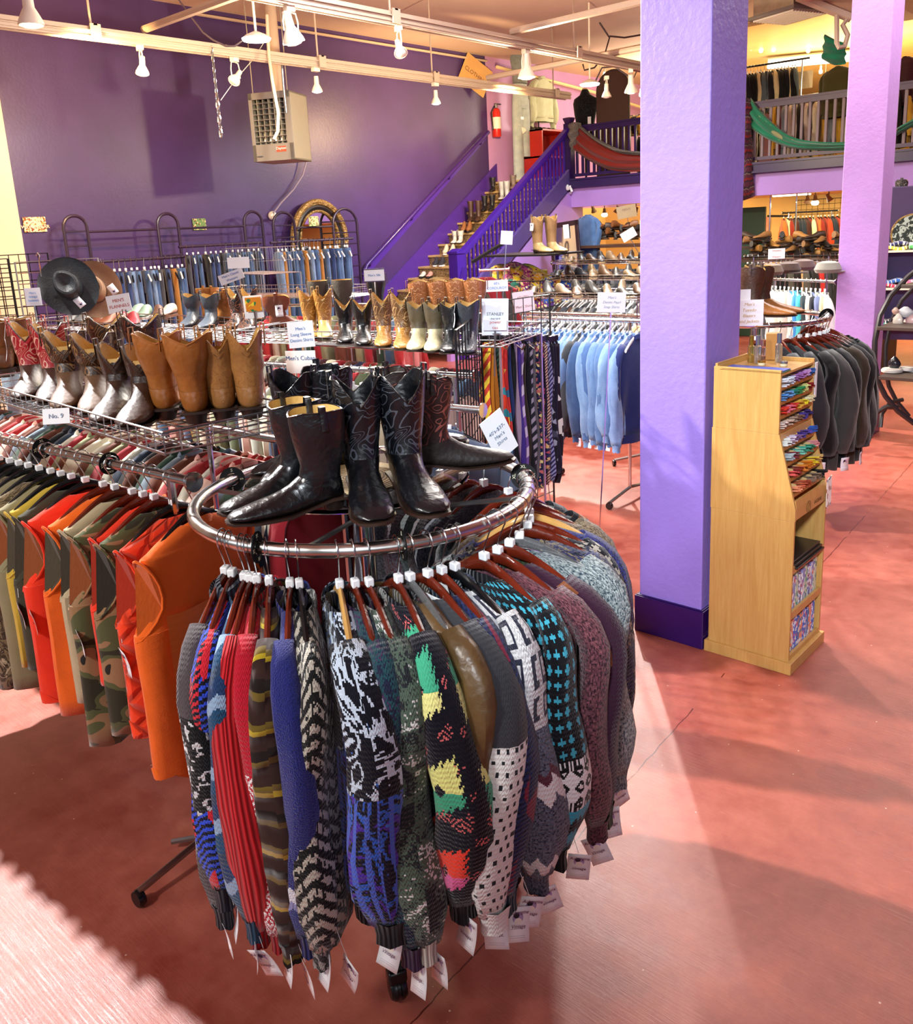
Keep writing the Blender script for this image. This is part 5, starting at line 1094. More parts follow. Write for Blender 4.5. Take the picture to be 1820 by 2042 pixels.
obj('maker_badge', MB().box(-.20, -.07, -.024, -.02, .10, .165), plain('#d8452c', .5, var=0), ht, smooth=False); obj('lettering', text_mesh('Dayton', .045, WHITEP), None, ht, (-.135, -.026, .14), (PI/2, 0, 0))
obj('handle', MB().tube([(-D2+.06, -.02, .06), (-D2+.06, -.035, .06), (-D2+.13, -.035, .06), (-D2+.13, -.02, .06)], .006, 6), CHROME, ht)
obj('flue', MB().lathe([(.075, H2-.02), (.075, 1.15), (.07, 1.2), (.07, 2.03)], (-D2*.55, .35, 0), 16), plain('#c9b29c', .5), ht)
for dx, dy in ((-D2+.04, .05), (-.02, .05)): obj('hanging_rod', MB().tube([(dx, dy, H2), (dx, dy, 2.03)], .006, 6), GHL, ht)
# ---------------------------------------------------------------- hats on the chrome grid at the left
grid_panel('chrome grid panel holding the two hats', (-6.25, 2.50), (-5.98, 2.95), .6, 1.92, WIRE, .075, group='chrome grid panels')
grid_panel('black grid panel at the far left edge', (-6.1, 2.0), (-5.9, 2.32), .6, 1.95, BLACKM, .06, group='black grid panels'); grid_panel('second black grid panel behind the hats grid', (-6.5, 2.3), (-6.3, 2.75), .6, 1.97, BLACKM, .06, group='black grid panels')
def hat(label, px, py, d, mat, dark, spin, tilt, tag_=(0, 0)):
    c = atd(px, py, d); t = thing('felt_hat', label, 'hat', c, 0, 'wide brimmed hats on the chrome grid', rot=((CO-c).to_track_quat('Z', 'Y').to_matrix() @ Matrix.Rotation(R(spin), 3, 'Z') @ Matrix.Rotation(R(tilt), 3, 'X')).to_euler())
    br = MB(); rings = []
    for r_, z in ((.085, .0), (.10, -.006), (.14, -.006), (.17, .0), (.190, .010), (.190, .014), (.17, .004), (.14, -.002), (.10, -.002), (.085, .004)): rings.append([(r_*.94*math.cos(a), r_*1.06*math.sin(a), z+.02*math.cos(2*a)*(r_/.19)**3) for a in [2*PI*k/40 for k in range(40)]])
    obj('brim', br.loft(rings, False, False), mat, t); rings = []
    for s_, z, dn in ((1.0, 0, 0), (.98, .04, 0), (.93, .085, 0), (.84, .105, .0), (.70, .108, .35), (.50, .098, .8), (.25, .085, 1.0), (.02, .082, 1.0)):
        rings.append([(.080*s_*(1-.18*max(0, math.sin(a))*(z/.1))*math.cos(a), .100*s_*math.sin(a), z) for a in [2*PI*k/36 for k in range(36)]])
    obj('crown', MB().loft(rings, False, True), mat, t); obj('band', MB().loft([[(.0815*math.cos(a)*f, .1015*math.sin(a)*f, z) for a in [2*PI*k/36 for k in range(36)]] for z, f in ((.002, 1.0), (.003, 1.02), (.022, 1.01), (.023, .98))], False, False), dark, t)
    price_tag(t, (tag_[0], tag_[1], .03), 0, tilt=PI/2, lettering=False, scale=.85); return t
hat('black wide brimmed felt hat on the chrome grid', 137, 571, 5.7, leather('#23292e', .55, grain=120), leather('#15181c', .4), 35, -18, (-.02, -.13)); hat('tan wide brimmed felt hat partly behind the black one', 186, 577, 5.85, leather('#b08a68', .6, grain=120, h2='#9a7658'), leather('#7a5a44', .4), 30, -18, (.10, -.08))
sgn(66, 592, 5.5, .10, .11, ["Men's", 'Vintage', 'Sweaters'], 'small card about vintage sweaters with a blue corner on the left grid', '#4c86c8', size=.018)
tag(obj('wire_hook', MB().tube([(0, 0, -.1), (0, 0, 0), (.02, 0, .03), (-.005, 0, .05), (-.03, 0, .03)], .004, 6), CHROME, None, atd(78, 520, 5.6)), 'bare chrome hanger hook sticking up left of the black hat', 'hook')
g = garment('jacket', 'pale acid washed denim jacket behind the left wire basket', 'jacket', 'top', L=.5, SL=.5, mat=F('denim', '#7c98a8', '#a8bcc4'), seed=9, tags=0, collar='turtle', th=1.3); q_ = atd(50, 645, 5.4); g.location = (q_.x, q_.y, 1.66); g.rotation_euler = (0, 0, R(-50))
wire_basket('empty grey wire basket in front of the middle trousers', -8.35, 6.0, 1.62, 1.0, .45, R(-10), side=.28, step=.06)
wire_basket('wire basket under the laced boots reaching toward the mirror', -6.9, 5.3, 1.45, 1.8, .5, R(8), side=.08, step=.06)
row('shirt', 'shirt', (-7.6, 5.0), (-5.6, 5.6), 1.36, 22, OPTS[3:], 'shirt on the rack between the jeans and the middle boots', 'shirts before the jeans', hang=False, hmat=[WHITEP, BLACKP], hlabel='hanger on the rack before the jeans', seed=12, th=.5)
straight_rack('chrome rail between the jeans and the middle boots', (-7.7, 4.97), (-5.5, 5.63), 1.36)
# ================================================================ lighting tracks and lamps under the ceiling
TRK = plain('#b8a494', .45, var=.05); ZT = 3.9
def track(x, y0, y1, label, ys=None):
    t = thing('lighting_track', label, 'lighting track', (x, 0, ZT), 0, 'white lighting tracks'); L_ = y1-y0
    obj('channel', MB().box(-.055, .055, y0, y1, .05, .11).box(-.055, -.04, y0, y1, .0, .05).box(.04, .055, y0, y1, .0, .05), TRK, t, smooth=False, bev=.004); obj('conductor_strip', MB().box(-.03, .03, y0, y1, .012, .03), plain('#f0e8d8', .4, var=0), t, smooth=False); obj('side_lip', MB().box(.055, .075, y0, y1, .065, .075).box(.055, .065, y0, y1, .02, .026), TRK, t, smooth=False)
    for y in ys: obj('hanger_bracket', MB().box(-.09, .09, y-.02, y+.02, .115, .13).box(.075, .09, y-.05, y+.05, -.0, .13), TRK, t, smooth=False); obj('suspension_rod', MB().tube([(0, y, .12), (0, y, CEIL-ZT)], .011, 6), TRK, t)
track(-8.5, 1.0, 12.3, 'long white lighting track nearest the purple wall', [4.45, 7.2, 9.15, 11.9]); track(-6.4, 1.2, 13.0, 'long white lighting track nearer the middle of the room', [3.4, 6.35, 9.4, 12.0])
def strut(x0, x1, y, label, z=ZT+.16): tag(obj('cross_tube', MB().tube([(x0, y, z), (x1, y, z)], .038, 8), TRK, None), label, 'tube', 'white cross tubes over the tracks')
strut(-8.5, -6.4, 5.0, 'white cross tube joining the two tracks at the upper left'); strut(-8.5, -4.9, 10.3, 'white cross tube joining the far ends of the tracks'); strut(-6.4, -3.4, 8.2, 'white cross tube running right from the nearer track')
WHITEL = plain('#efe6d6', .35, var=0)
def lamp(label, x, y, rz, tilt, lit=0, col='#fff2d0', s=.85, cage=True):
    t = thing('track_spotlight', label, 'spotlight', (x, y, ZT), rz, 'track spotlights'); obj('adapter', MB().box(-.03, .03, -.045, .045, -.04, .01), WHITEL, t, bev=.004)
    if cage: obj('yoke', MB().tube([(0, -.075, -.20), (0, -.08, -.12), (0, -.06, -.05), (0, 0, -.04), (0, .06, -.05), (0, .08, -.12), (0, .075, -.20)], .007, 6), WHITEL, t)
    h = obj('lamp_body', MB().lathe([(0, .13), (.03, .13), (.034, .03), (.05, 0), (.072, -.045), (.078, -.07), (.072, -.072), (.06, -.055), (.0, -.045)], n=20), WHITEL, t, (0, 0, -.20), (tilt, 0, 0)); h.scale = (s,)*3
    obj('bulb', MB().lathe([(0, -.05), (.058, -.055), (.064, -.066), (.045, -.082), (0, -.09)], n=18), glow(col, lit, 'lamp_glow') if lit else plain('#f4f2ee', .2, var=0), h); return t
lamp('unlit white spotlight on the near track at the upper left', -8.5, 4.93, R(70), R(35)); lamp('unlit white spotlight facing us beside the hanging chain', -8.5, 6.03, R(20), R(-50)); lamp('white spotlight glowing above the heater', -8.5, 7.15, 0, 0, 14, '#f4faff', cage=False)
lamp('bright warm spotlight at the top beside the fluorescent plate', -6.4, 5.15, 0, R(15), 30, '#ffe9a8', 1.25); lamp('warm spotlight cut by the top edge of the view', -7.0, 3.2, 0, 0, 30, '#ffe08a', 1.2, cage=False); lamp('unlit square spotlight left of the ceiling rod', -6.4, 6.45, R(60), R(-40)); lamp('bright yellow globe spotlight before the pink wall', -6.4, 8.45, 0, 0, 30, '#ffe08a', 1.25)
lamp('white spotlight glowing near the end of the near track', -8.5, 9.2, 0, 0, 12, '#eaf4ff', cage=False); lamp('white spotlight glowing in front of the arched mirror', -6.4, 10.7, R(30), R(20), 14, '#fffbe8', 1.1, cage=False); lamp('unlit spotlight with round yoke near the arched mirror', -6.9, 10.9, R(40), 0)
lamp('spotlight fixed high on the pink wall', -10.3, 13.4, 0, R(50), cage=False)
for lb, x, y in (('flat white fluorescent plate glowing above the chain', -7.5, 5.6), ('flat white fluorescent plate glowing in front of the black top', -7.3, 11.1)):
    t = thing('fluorescent_plate', lb, 'ceiling lamp', (x, y, ZT-.02), 0, 'flat fluorescent lamps'); obj('diffuser', MB().lathe([(0, -.03), (.13, -.02), (.14, 0), (0, .01)], n=24), glow('#eefcff', 9, 'lamp_glow'), t); obj('housing', MB().lathe([(.14, .0), (.10, .03), (.03, .06), (0, .06)], n=24), WHITEL, t); obj('stem', MB().tube([(0, 0, .05), (0, 0, CEIL-ZT)], .012, 6), WHITEL, t)
# hanging chain: every link is real
ch = thing('hanging_chain', 'steel chain dangling from the near track', 'chain', (-8.44, 5.72, ZT+.1)); z = 0
for k in range(15):
    rr = .022 if k < 9 else .030; pts = [(rr*.6*math.cos(2*PI*j/10), 0, rr*1.5*math.sin(2*PI*j/10)) for j in range(10)]; z -= rr*2.35
    obj('link', MB().tube(pts, .0055 if k < 9 else .009, 5, closed=True), CHROME if k > 8 else STEEL, ch, (0, 0, z), (0, 0, PI/2*(k % 2)+.3))
def cable(pts, r, mat, label, d=None, name='cable'): return tag(obj(name, MB().tube(pts, r, 6), mat, None), label, 'cable')
cable([atd(x, y, 9.0) for x, y in ((350, -10), (372, 22), (405, 65), (425, 80), (450, 92), (468, 92), (485, 80))], .01, plain('#4a3c48', .5), 'dark twisted cable dropping to the fluorescent plate')
cable([atd(x, y, 9.6) for x, y in ((532, 30), (536, 110), (543, 160), (555, 225), (554, 262), (546, 278))], .018, plain('#cdbca8', .5), 'stiff pale conduit ending loose left of the heater', name='conduit')
cable([atx(x, y, -8.6) for x, y in ((526, 85), (505, 118), (470, 158), (440, 200))], .004, plain('#d8d0c8', .5), 'thin pale string slanting down from the fluorescent plate')
cable([atx(x, y, -8.6) for x, y in ((562, 125), (565, 170), (571, 225))], .012, STEEL, 'thin chain left of the heater')
pw = [(XW+.05, 7.0, 4.86), (XW+.05, 12.9, 4.86)]; cable(pw, .02, TRK, 'pale conduit running along the top of the purple wall', name='conduit')
cable([(-10.5, 13.0, 4.75), (-10.45, 16.0, 4.55), (-10.4, 18.5, 4.3)], .03, plain('#e4cfa0', .5), 'pale pipe running along the pink wall', name='pipe')
cable([atd(x, y, 12.5) for x, y in ((1195, 45), (1215, 75), (1205, 110), (1185, 135), (1165, 140), (1162, 128))], .012, plain('#3a2c34', .5), 'dark looping cable above the black top')
cable([atd(x, y, 12.5) for x, y in ((1215, 72), (1245, 75), (1287, 68))], .012, plain('#3a2c34', .5), 'dark cable running to the near pillar under the ceiling')
cable([atd(x, y, 12) for x, y in ((1188, 160), (1200, 135), (1225, 133), (1262, 158), (1270, 140), (1286, 138))], .012, plain('#4a3c44', .5), 'thin dark cable looping past the lit spotlight')
# bracket lamp of bare tubes and duct with grille between the pillars
dt = thing('air_duct', 'galvanised air duct with a grille between the two pillars', 'duct', atd(1575, 18, 11.0), R(-20)); GV = P('galvanised', .4, .7); gv = GV.noise(scale=12, detail=4); GV.base(GV.mix(gv, lin('#9a9684'), lin('#cfc8b2')))
obj('duct_body', MB().box(-.32, .32, -.3, .3, -.05, 1.0), GV.m, dt, smooth=False); obj('grille', MB().box(-.38, .38, -.36, .36, -.09, -.05), plain('#7c7a76', .5), dt, smooth=False); m = MB()
for k in range(12): m.box(-.32, .32, -.30+k*.05, -.285+k*.05, -.11, -.09)
obj('louvre', m, WHITEL, dt, smooth=False)
obj_ = thing('ceiling_beam', 'pinkish boxed ceiling beam running toward the far pillar', 'beam', (-4.1, 12.1, 4.55)); obj('casing', MB().box(-.3, .35, -3.6, 1.6, -.12, .4), CEILM, obj_, smooth=False)
cable([atd(x, y, 10.5) for x, y in ((1668, 30), (1668, 85), (1672, 95), (1684, 92), (1690, 70), (1680, 50), (1695, 30))], .03, TRK, 'pale pipe hooked beside the far pillar', name='pipe')
cable([atd(x, y, 10.5) for x, y in ((1590, -8), (1640, 12), (1697, 35))], .06, TRK, 'wide pale pipe between the pillars under the ceiling', name='pipe')
fx_ = thing('fluorescent_fixture', 'bright fluorescent box hanging over the mezzanine between the pillars', 'ceiling lamp', atd(1625, 122, 16.5), R(25)); obj('diffuser', MB().box(-.85, .85, -.18, .18, -.04, .04), glow('#fffbe8', 8, 'lamp_glow'), fx_, bev=.02); obj('housing', MB().box(-.85, .85, -.15, .15, .04, .10), WHITEL, fx_)
fx_ = thing('fluorescent_fixture', 'long fluorescent tube under the mezzanine between the pillars', 'ceiling lamp', aty(1578, 387, 15.0), R(8)); obj('tube', MB().box(-.30, .30, -.05, .05, -.03, .03), glow('#fff8d8', 8, 'lamp_glow'), fx_, bev=.01); obj('housing', MB().box(-.42, .32, -.06, .06, .03, .05), WHITEL, fx_)
for i, (x, y, d) in enumerate(((1497, 95, 16), (1517, 100, 16), (1542, 98, 16), (1611, 100, 16), (1636, 142, 17), (1645, 165, 17), (1205, 150, 16), (1277, 188, 17), (1196, 173, 16))):
    c = atd(x, y, d); t = thing('string_bulb', 'small bare bulb glowing high over the mezzanine, number %s from the left' % ['one', 'two', 'three', 'four', 'five', 'six', 'seven', 'eight', 'nine'][i], 'bulb', c, 0, 'bare bulbs over the mezzanine'); obj('glass', MB().lathe([(0, -.05), (.03, -.035), (.035, 0), (.018, .03), (.015, .06), (0, .06)], n=10), glow('#fff0c0', 20, 'lamp_glow'), t); obj('socket', MB().lathe([(.02, .05), (.02, .10), (0, .1)], n=8), WHITEL, t); obj('drop_wire', MB().tube([(0, 0, .1), (0, 0, max(.15, 4.9-c.z))], .004, 4), TRK, t)
for i, (x, y, lit) in enumerate(((1183, 418, 0), (1205, 423, 1), (1230, 419, 0), (1268, 421, 0), (1610, 398, 0), (1625, 398, 1), (1652, 395, 0))):
    c = aty(x, y, 14.6); t = thing('under_mezzanine_spotlight', ('lit ' if lit else 'dim ')+'small spotlight under the mezzanine, '+['left most', 'round glowing one near the left', 'just right of the glowing one', 'beside the hanging sign', 'left of the glowing one between the pillars', 'glowing one between the pillars', 'nearest the far pillar'][i], 'spotlight', c, R(i*50), 'small spotlights under the mezzanine'); obj('can', MB().lathe([(0, .07), (.025, .07), (.03, .02), (.055, -.05), (.05, -.05), (0, -.03)], n=14), plain('#8a7458', .5), t, (0, 0, 0), (.5 if not lit else 0, 0, 0)); obj('stem', MB().tube([(0, 0, .05), (0, 0, max(.09, 2.28-c.z))], .01, 5), plain('#8a7458', .5), t)
    if lit: obj('bulb', MB().lathe([(0, -.09), (.045, -.08), (.06, -.05), (.045, -.02), (0, -.01)], n=14), glow('#fff2cc', 25, 'lamp_glow'), t)
# ================================================================ mezzanine, stairs goods and the space below
def fw(px, py, Y): return aty(px, py, Y)
# swags of cloth over the balustrade
def swag(label, pts_top, pts_bot, mat, Y, n=24, sol=.01, folds=5, parent=None, name='draped_cloth', cat='cloth'):
    def ip(P_, t):
        f = t*(len(P_)-1); i = min(int(f), len(P_)-2); a = f-i; p0, p1, p2, p3 = P_[max(i-1, 0)], P_[i], P_[i+1], P_[min(i+2, len(P_)-1)]
        return tuple(.5*((2*p1[k])+(-p0[k]+p2[k])*a+(2*p0[k]-5*p1[k]+4*p2[k]-p3[k])*a*a+(-p0[k]+3*p1[k]-3*p2[k]+p3[k])*a**3) for k in (0, 1))
    T = [(fw(x, y, Y).x, fw(x, y, Y).z) for x, y in pts_top]; B = [(fw(x, y, Y).x, fw(x, y, Y).z) for x, y in pts_bot]
    def f_(a, b):
        t_, b_ = ip(T, a), ip(B, a); sag = .10*math.sin(PI*a)*math.sin(PI*min(1, b*1.1)); return (t_[0]+(b_[0]-t_[0])*b, Y-.06-sag-.03*math.sin(b*folds*PI+a*3), t_[1]+(b_[1]-t_[1])*b)
    o = obj(name, MB().grid(f_, n, 14), mat, parent, sol=sol)
    return o if parent else tag(o, label, cat)
RS = F('plain', '#7e2318'); FUR = P('grey_fur', 1.0); fn = FUR.noise(scale=60, detail=5); FUR.base(FUR.mix(fn, lin('#4a4440'), lin('#9a948c'))); FUR.bump(fn, 1.0, .04)
t = thing('draped_cloth', 'dark red cloth with a grey fur edge swagged on the left balustrade', 'cloth', (0, 0, 0)); 
swag('', [(1158, 252), (1200, 285), (1245, 305), (1289, 309)], [(1146, 297), (1180, 322), (1225, 340), (1289, 342)], RS, YM, parent=t, name='red_panel'); swag('', [(1157, 247), (1200, 279), (1245, 299), (1289, 303)], [(1158, 254), (1200, 287), (1245, 307), (1289, 311)], FUR.m, YM-.01, parent=t, name='fur_edge'); swag('', [(1138, 248), (1150, 244), (1162, 246)], [(1141, 290), (1143, 302), (1150, 290)], FUR.m, YM-.02, parent=t, name='fur_end')
GR = P('green_cloth', .75, Sheen_Weight=.3); u_, v_ = GR.uv(); gs = GR.voro(GR.vec(u_*2.6, v_), 4.2).lt(.11); gb = (((u_-.40)*2.6)*((u_-.40)*2.6)+(v_-.42)*(v_-.42)*1.2).lt(.020); GR.base(GR.mix(gs.max(gb), lin('#12805c'), lin('#a8b07a')))
swag('green cloth with pale dots swagged on the right balustrade', [(1500, 196), (1530, 232), (1580, 272), (1640, 284), (1700, 284)], [(1496, 252), (1530, 276), (1580, 295), (1640, 300), (1700, 298)], GR.m, YM)
swag('second green cloth swagged past the far pillar', [(1776, 268), (1800, 252), (1835, 232)], [(1776, 280), (1800, 264), (1835, 246)], GR.m, YM)
swag('brown and red cloth tail hanging beside the near pillar', [(1490, 195), (1500, 198)], [(1484, 400), (1506, 392)], F('stripes', '#4a2030', '#2a1c30', '#6a5a50', '#7a1c20'), YM-.03)
swag('green chiffon scarf hanging below the ceiling near the far pillar', [(1648, 70), (1668, 80), (1690, 88)], [(1642, 118), (1665, 130), (1688, 128)], F('plain', '#1f7a5a'), 12.2)
# clothes on the mezzanine
MZC = [F('plain', c) for c in ('#16181c', '#23262e', '#3a4a5a', '#101216', '#1c2c3c', '#c87a9a', '#1a1c24', '#2a8ab8', '#5a6a70', '#1a1a1e', '#d8c89a', '#c8913c')]
p0, p1 = fw(1488, 118, 14.6), fw(1585, 122, 14.6)
row('shirt', 'shirt', (p0.x-.3, 14.6), (p1.x, 14.7), 4.32, 20, MZC, 'shirt or top on the high rail of the mezzanine', 'tops on the high mezzanine rail', hmat=[WHITEP], hlabel='white hanger on the high mezzanine rail', L=.62, seed=3, az=-60, th=.6)
straight_rack('high black rail of tops on the mezzanine beside the near pillar', (p0.x-.4, 14.6), (p1.x+.2, 14.7), 4.32, base=False, mat=BLACKM)
MZL = [F('plain', c) for c in ('#2a2420', '#c8c0a8', '#8a949a', '#d8a83c', '#e8dcc0', '#caa24a', '#1c1c20', '#4a3a34', '#7a2a2c', '#d8c8b8', '#23201e', '#5a6a4c')]
row('garment', 'garment', (-6.0, 14.3), (-2.2, 14.3), 3.72, 46, MZL, 'garment seen between the balusters of the mezzanine', 'garments behind the mezzanine balusters', hang=False, kind='top', L=.78, SL=.6, az=-70, seed=9, th=.5)
straight_rack('rail of garments close behind the mezzanine balusters', (-6.1, 14.3), (-2.1, 14.3), 3.72, base=False)
row('garment', 'garment', (-8.6, 14.6), (-6.3, 14.5), 3.55, 22, [F('plain', c) for c in ('#14101a', '#221a2c', '#1a1420', '#3a2a2c', '#c8b48a')], 'garment behind the left balusters of the mezzanine', 'garments behind the left balusters', hang=False, az=-70, seed=5, th=.5, L=.7)
g = garment('blouse', 'dark olive blouse on a stand above the balustrade near the far pillar', 'blouse', 'top', L=.55, SL=.5, mat=F('plain', '#4a4620'), tags=0, seed=3, th=1.6); q_ = fw(1672, 135, 13.9); g.location = (q_.x, 13.9, q_.z+.14); g.rotation_euler = (0, 0, R(-15)); g.scale = (1.15,)*3
g = garment('top', 'dark red and black top past the far pillar on the mezzanine', 'top', 'top', L=.6, SL=.5, mat=F('plain', '#3c1420'), tags=0, seed=3); q_ = fw(1806, 115, 14.2); g.location = (q_.x, 14.2, q_.z+.12); g.rotation_euler = (0, 0, R(-30))
g = garment('top', 'turquoise top past the far pillar on the mezzanine', 'top', 'top', L=.7, SL=.6, mat=F('plain', '#1a8a94'), tags=0, seed=6); q_ = fw(1822, 115, 14.4); g.location = (q_.x, 14.4, q_.z+.1); g.rotation_euler = (0, 0, R(-30))
for lb, x, y, w_, ls in (('cream card with small print over the mezzanine rail', 1596, 160, .36, ['', '']), ):
    q_ = fw(x, y, 14.8); sign(lb, q_, R(10), w_, .26, ls, '#7a6a4a', paper=plain('#f4e8c0', .7))
# black lace top and arched mirror back behind the left balustrade
q_ = fw(1166, 168, 14.0); dm = thing('dress_form', 'black lace top on a tailor dummy behind the left balustrade', 'dress form', (q_.x, 14.0, ZM), R(20))
DKL = F('print', '#0d1016', '#23262e', '#0d1016', 90.0)
obj('torso', MB().loft([[(a_*math.cos(t_), b_*math.sin(t_), z) for t_ in [2*PI*k/24 for k in range(24)]] for z, a_, b_ in ((.62, .20, .14), (.8, .21, .14), (.98, .17, .12), (1.15, .20, .14), (1.32, .22, .13), (1.40, .20, .11), (1.46, .10, .08), (1.55, .055, .055))]), DKL, dm); obj('stand', MB().tube([(0, 0, .02), (0, 0, .62)], .02, 8).lathe([(.18, 0), (.18, .02), (0, .03)], n=16), BLACKM, dm); obj('neck_cap', MB().lathe([(.055, 1.55), (.05, 1.57), (0, 1.58)], n=12), plain('#c8b088', .5), dm); obj('price_tag', MB().box(.08, .14, -.16, -.155, .95, 1.07), PAPER, dm)
q_ = fw(1222, 235, 14.1); z0 = ZM; top = fw(1222, 140, 14.1).z; pts = [(-.30, 0)]+[(-.30*math.cos(R(a)), (top-z0-.34)+.34*math.sin(R(a))) for a in range(0, 181, 12)]+[(.30, 0)]
am = thing('arched_mirror_back', 'tall brown arched panel standing behind the left balustrade', 'panel', (q_.x, 14.1, z0), R(8)); obj('panel', MB().prism(pts, -.02, .02, 'y'), plain('#4a3026', .6), am, smooth=False); obj('edge', MB().tube([(x, 0, z) for x, z in pts], .022, 6), leather('#2a1a14', .4), am)
q_ = fw(1268, 200, 14.8); row('shoe_box_goods', 'accessory', (fw(1250, 215, 14.8).x, 14.8), (fw(1290, 215, 14.8).x, 14.8), 3.95, 6, MZL, 'dark goods on a grid at the back of the mezzanine', 'goods on the back grid of the mezzanine', hang=False, L=.3, SL=.25, seed=2)
# clothes hung high on the pink wall
def onwall(px, py, X=-10.45): return atx(px, py, X)
q_ = onwall(1078, 165); g = garment('denim_jacket', 'pale washed denim jacket hung high on the pink wall', 'jacket', 'top', L=.52, SL=.56, mat=F('denim', '#a8b49a', '#d4dcc4'), tags=0, seed=4, th=1.4, collar='turtle', rad=.07, cuff=.06); g.location = (-10.42, q_.y, q_.z+.22); g.rotation_euler = (0, 0, PI/2); g.scale = (1.35,)*3
tag(obj('support_pole', MB().tube([(0, 0, 0), (0, 0, 1.2)], .012, 6), BLACKM, None, (-10.5, onwall(1078, 250).y, 2.85)), 'thin dark pole below the jacket on the pink wall', 'pole')
q_ = onwall(1028, 170); yj = q_.y; js = thing('jeans_outfit', 'long pale jeans and a grey scarf top on a hanging form at the pink wall', 'outfit', (-10.35, yj, q_.z), PI/2)
LJ = F('denim', '#8fa0ac', '#c4d0cc'); m = MB()
for s_ in (-1, 1): m.loft([[(s_*.11+rx*math.cos(a), .08*math.sin(a), z) for a in [2*PI*k/16 for k in range(16)]] for z, rx in ((-.25, .10), (-.5, .12), (-1.0, .12), (-1.25 if s_ > 0 else -1.75, .13 if s_ < 0 else .11))])
m.loft([[(.20*f*math.cos(a), .09*math.sin(a), z) for a in [2*PI*k/18 for k in range(18)]] for z, f in ((.0, .85), (-.15, 1.0), (-.42, 1.15))]); obj('jeans', m, LJ, js)
obj('top', MB().loft([[(a_*math.cos(t_), .1*math.sin(t_), z) for t_ in [2*PI*k/20 for k in range(20)]] for z, a_ in ((.02, .18), (.25, .19), (.40, .24), (.52, .22), (.60, .10))]), F('denim', '#5c6468', '#8a9296'), js); obj('neck', MB().lathe([(.06, .58), (.06, .72), (0, .74)], n=14), plain('#d8b884', .5), js)
fe = thing('fire_extinguisher', 'red fire extinguisher with a white label on the pink wall', 'fire extinguisher', (-10.58, onwall(1001, 250).y, onwall(1001, 272).z)); obj('cylinder', MB().lathe([(0, 0), (.07, 0), (.08, .02), (.08, .42), (.06, .48), (.025, .50), (0, .50)], n=20), plain('#c42a24', .3, var=0), fe); obj('label', MB().lathe([(.082, .14), (.082, .34)], n=20, cap=False), plain('#f0e8e0', .5, var=0), fe); obj('valve', MB().lathe([(.025, .50), (.025, .56), (0, .57)], n=10).box(-.01, .01, -.02, .14, .56, .58), STEEL, fe); obj('hose', MB().tube([(0, -.04, .53), (0, -.13, .42), (0, -.10, .12)], .012, 6), BLACKP, fe)
q_ = onwall(948, 150, -10.6); sg = sign('brown cardboard sign hung by the ceiling where the purple wall ends', q_, PI/2-.2, .62, .5, ['CLOTHING'], '#4a3020', paper=plain('#b8905c', .8), size=.10, roll=.5)
rs = thing('red_shelf', 'red painted shelf unit at the top of the stairs', 'shelf', (-10.3, onwall(1062, 330).y+.2, ZM)); RD = plain('#b0261c', .35); obj('case', MB().box(-.3, -.27, -.5, .5, 0, .95).box(-.3, .3, -.5, -.47, 0, .95).box(-.3, .3, .47, .5, 0, .95).box(-.3, .3, -.5, .5, .92, .95).box(-.3, .3, -.5, .5, .0, .04).box(-.3, .3, -.5, .5, .45, .48), RD, rs, smooth=False)
q_ = rs.location; 
for i in range(7): tag(obj('shoe', shoe_mesh(plain('#2a1c1a', .4), SOLE, .08), None, None, (q_.x-.1, q_.y-.42+i*.14, ZM+.95), (0, 0, 0)), 'dark shoe, '+ORD[i]+' in the row on top of the red shelf', 'shoe', 'dark shoes on the red shelf')
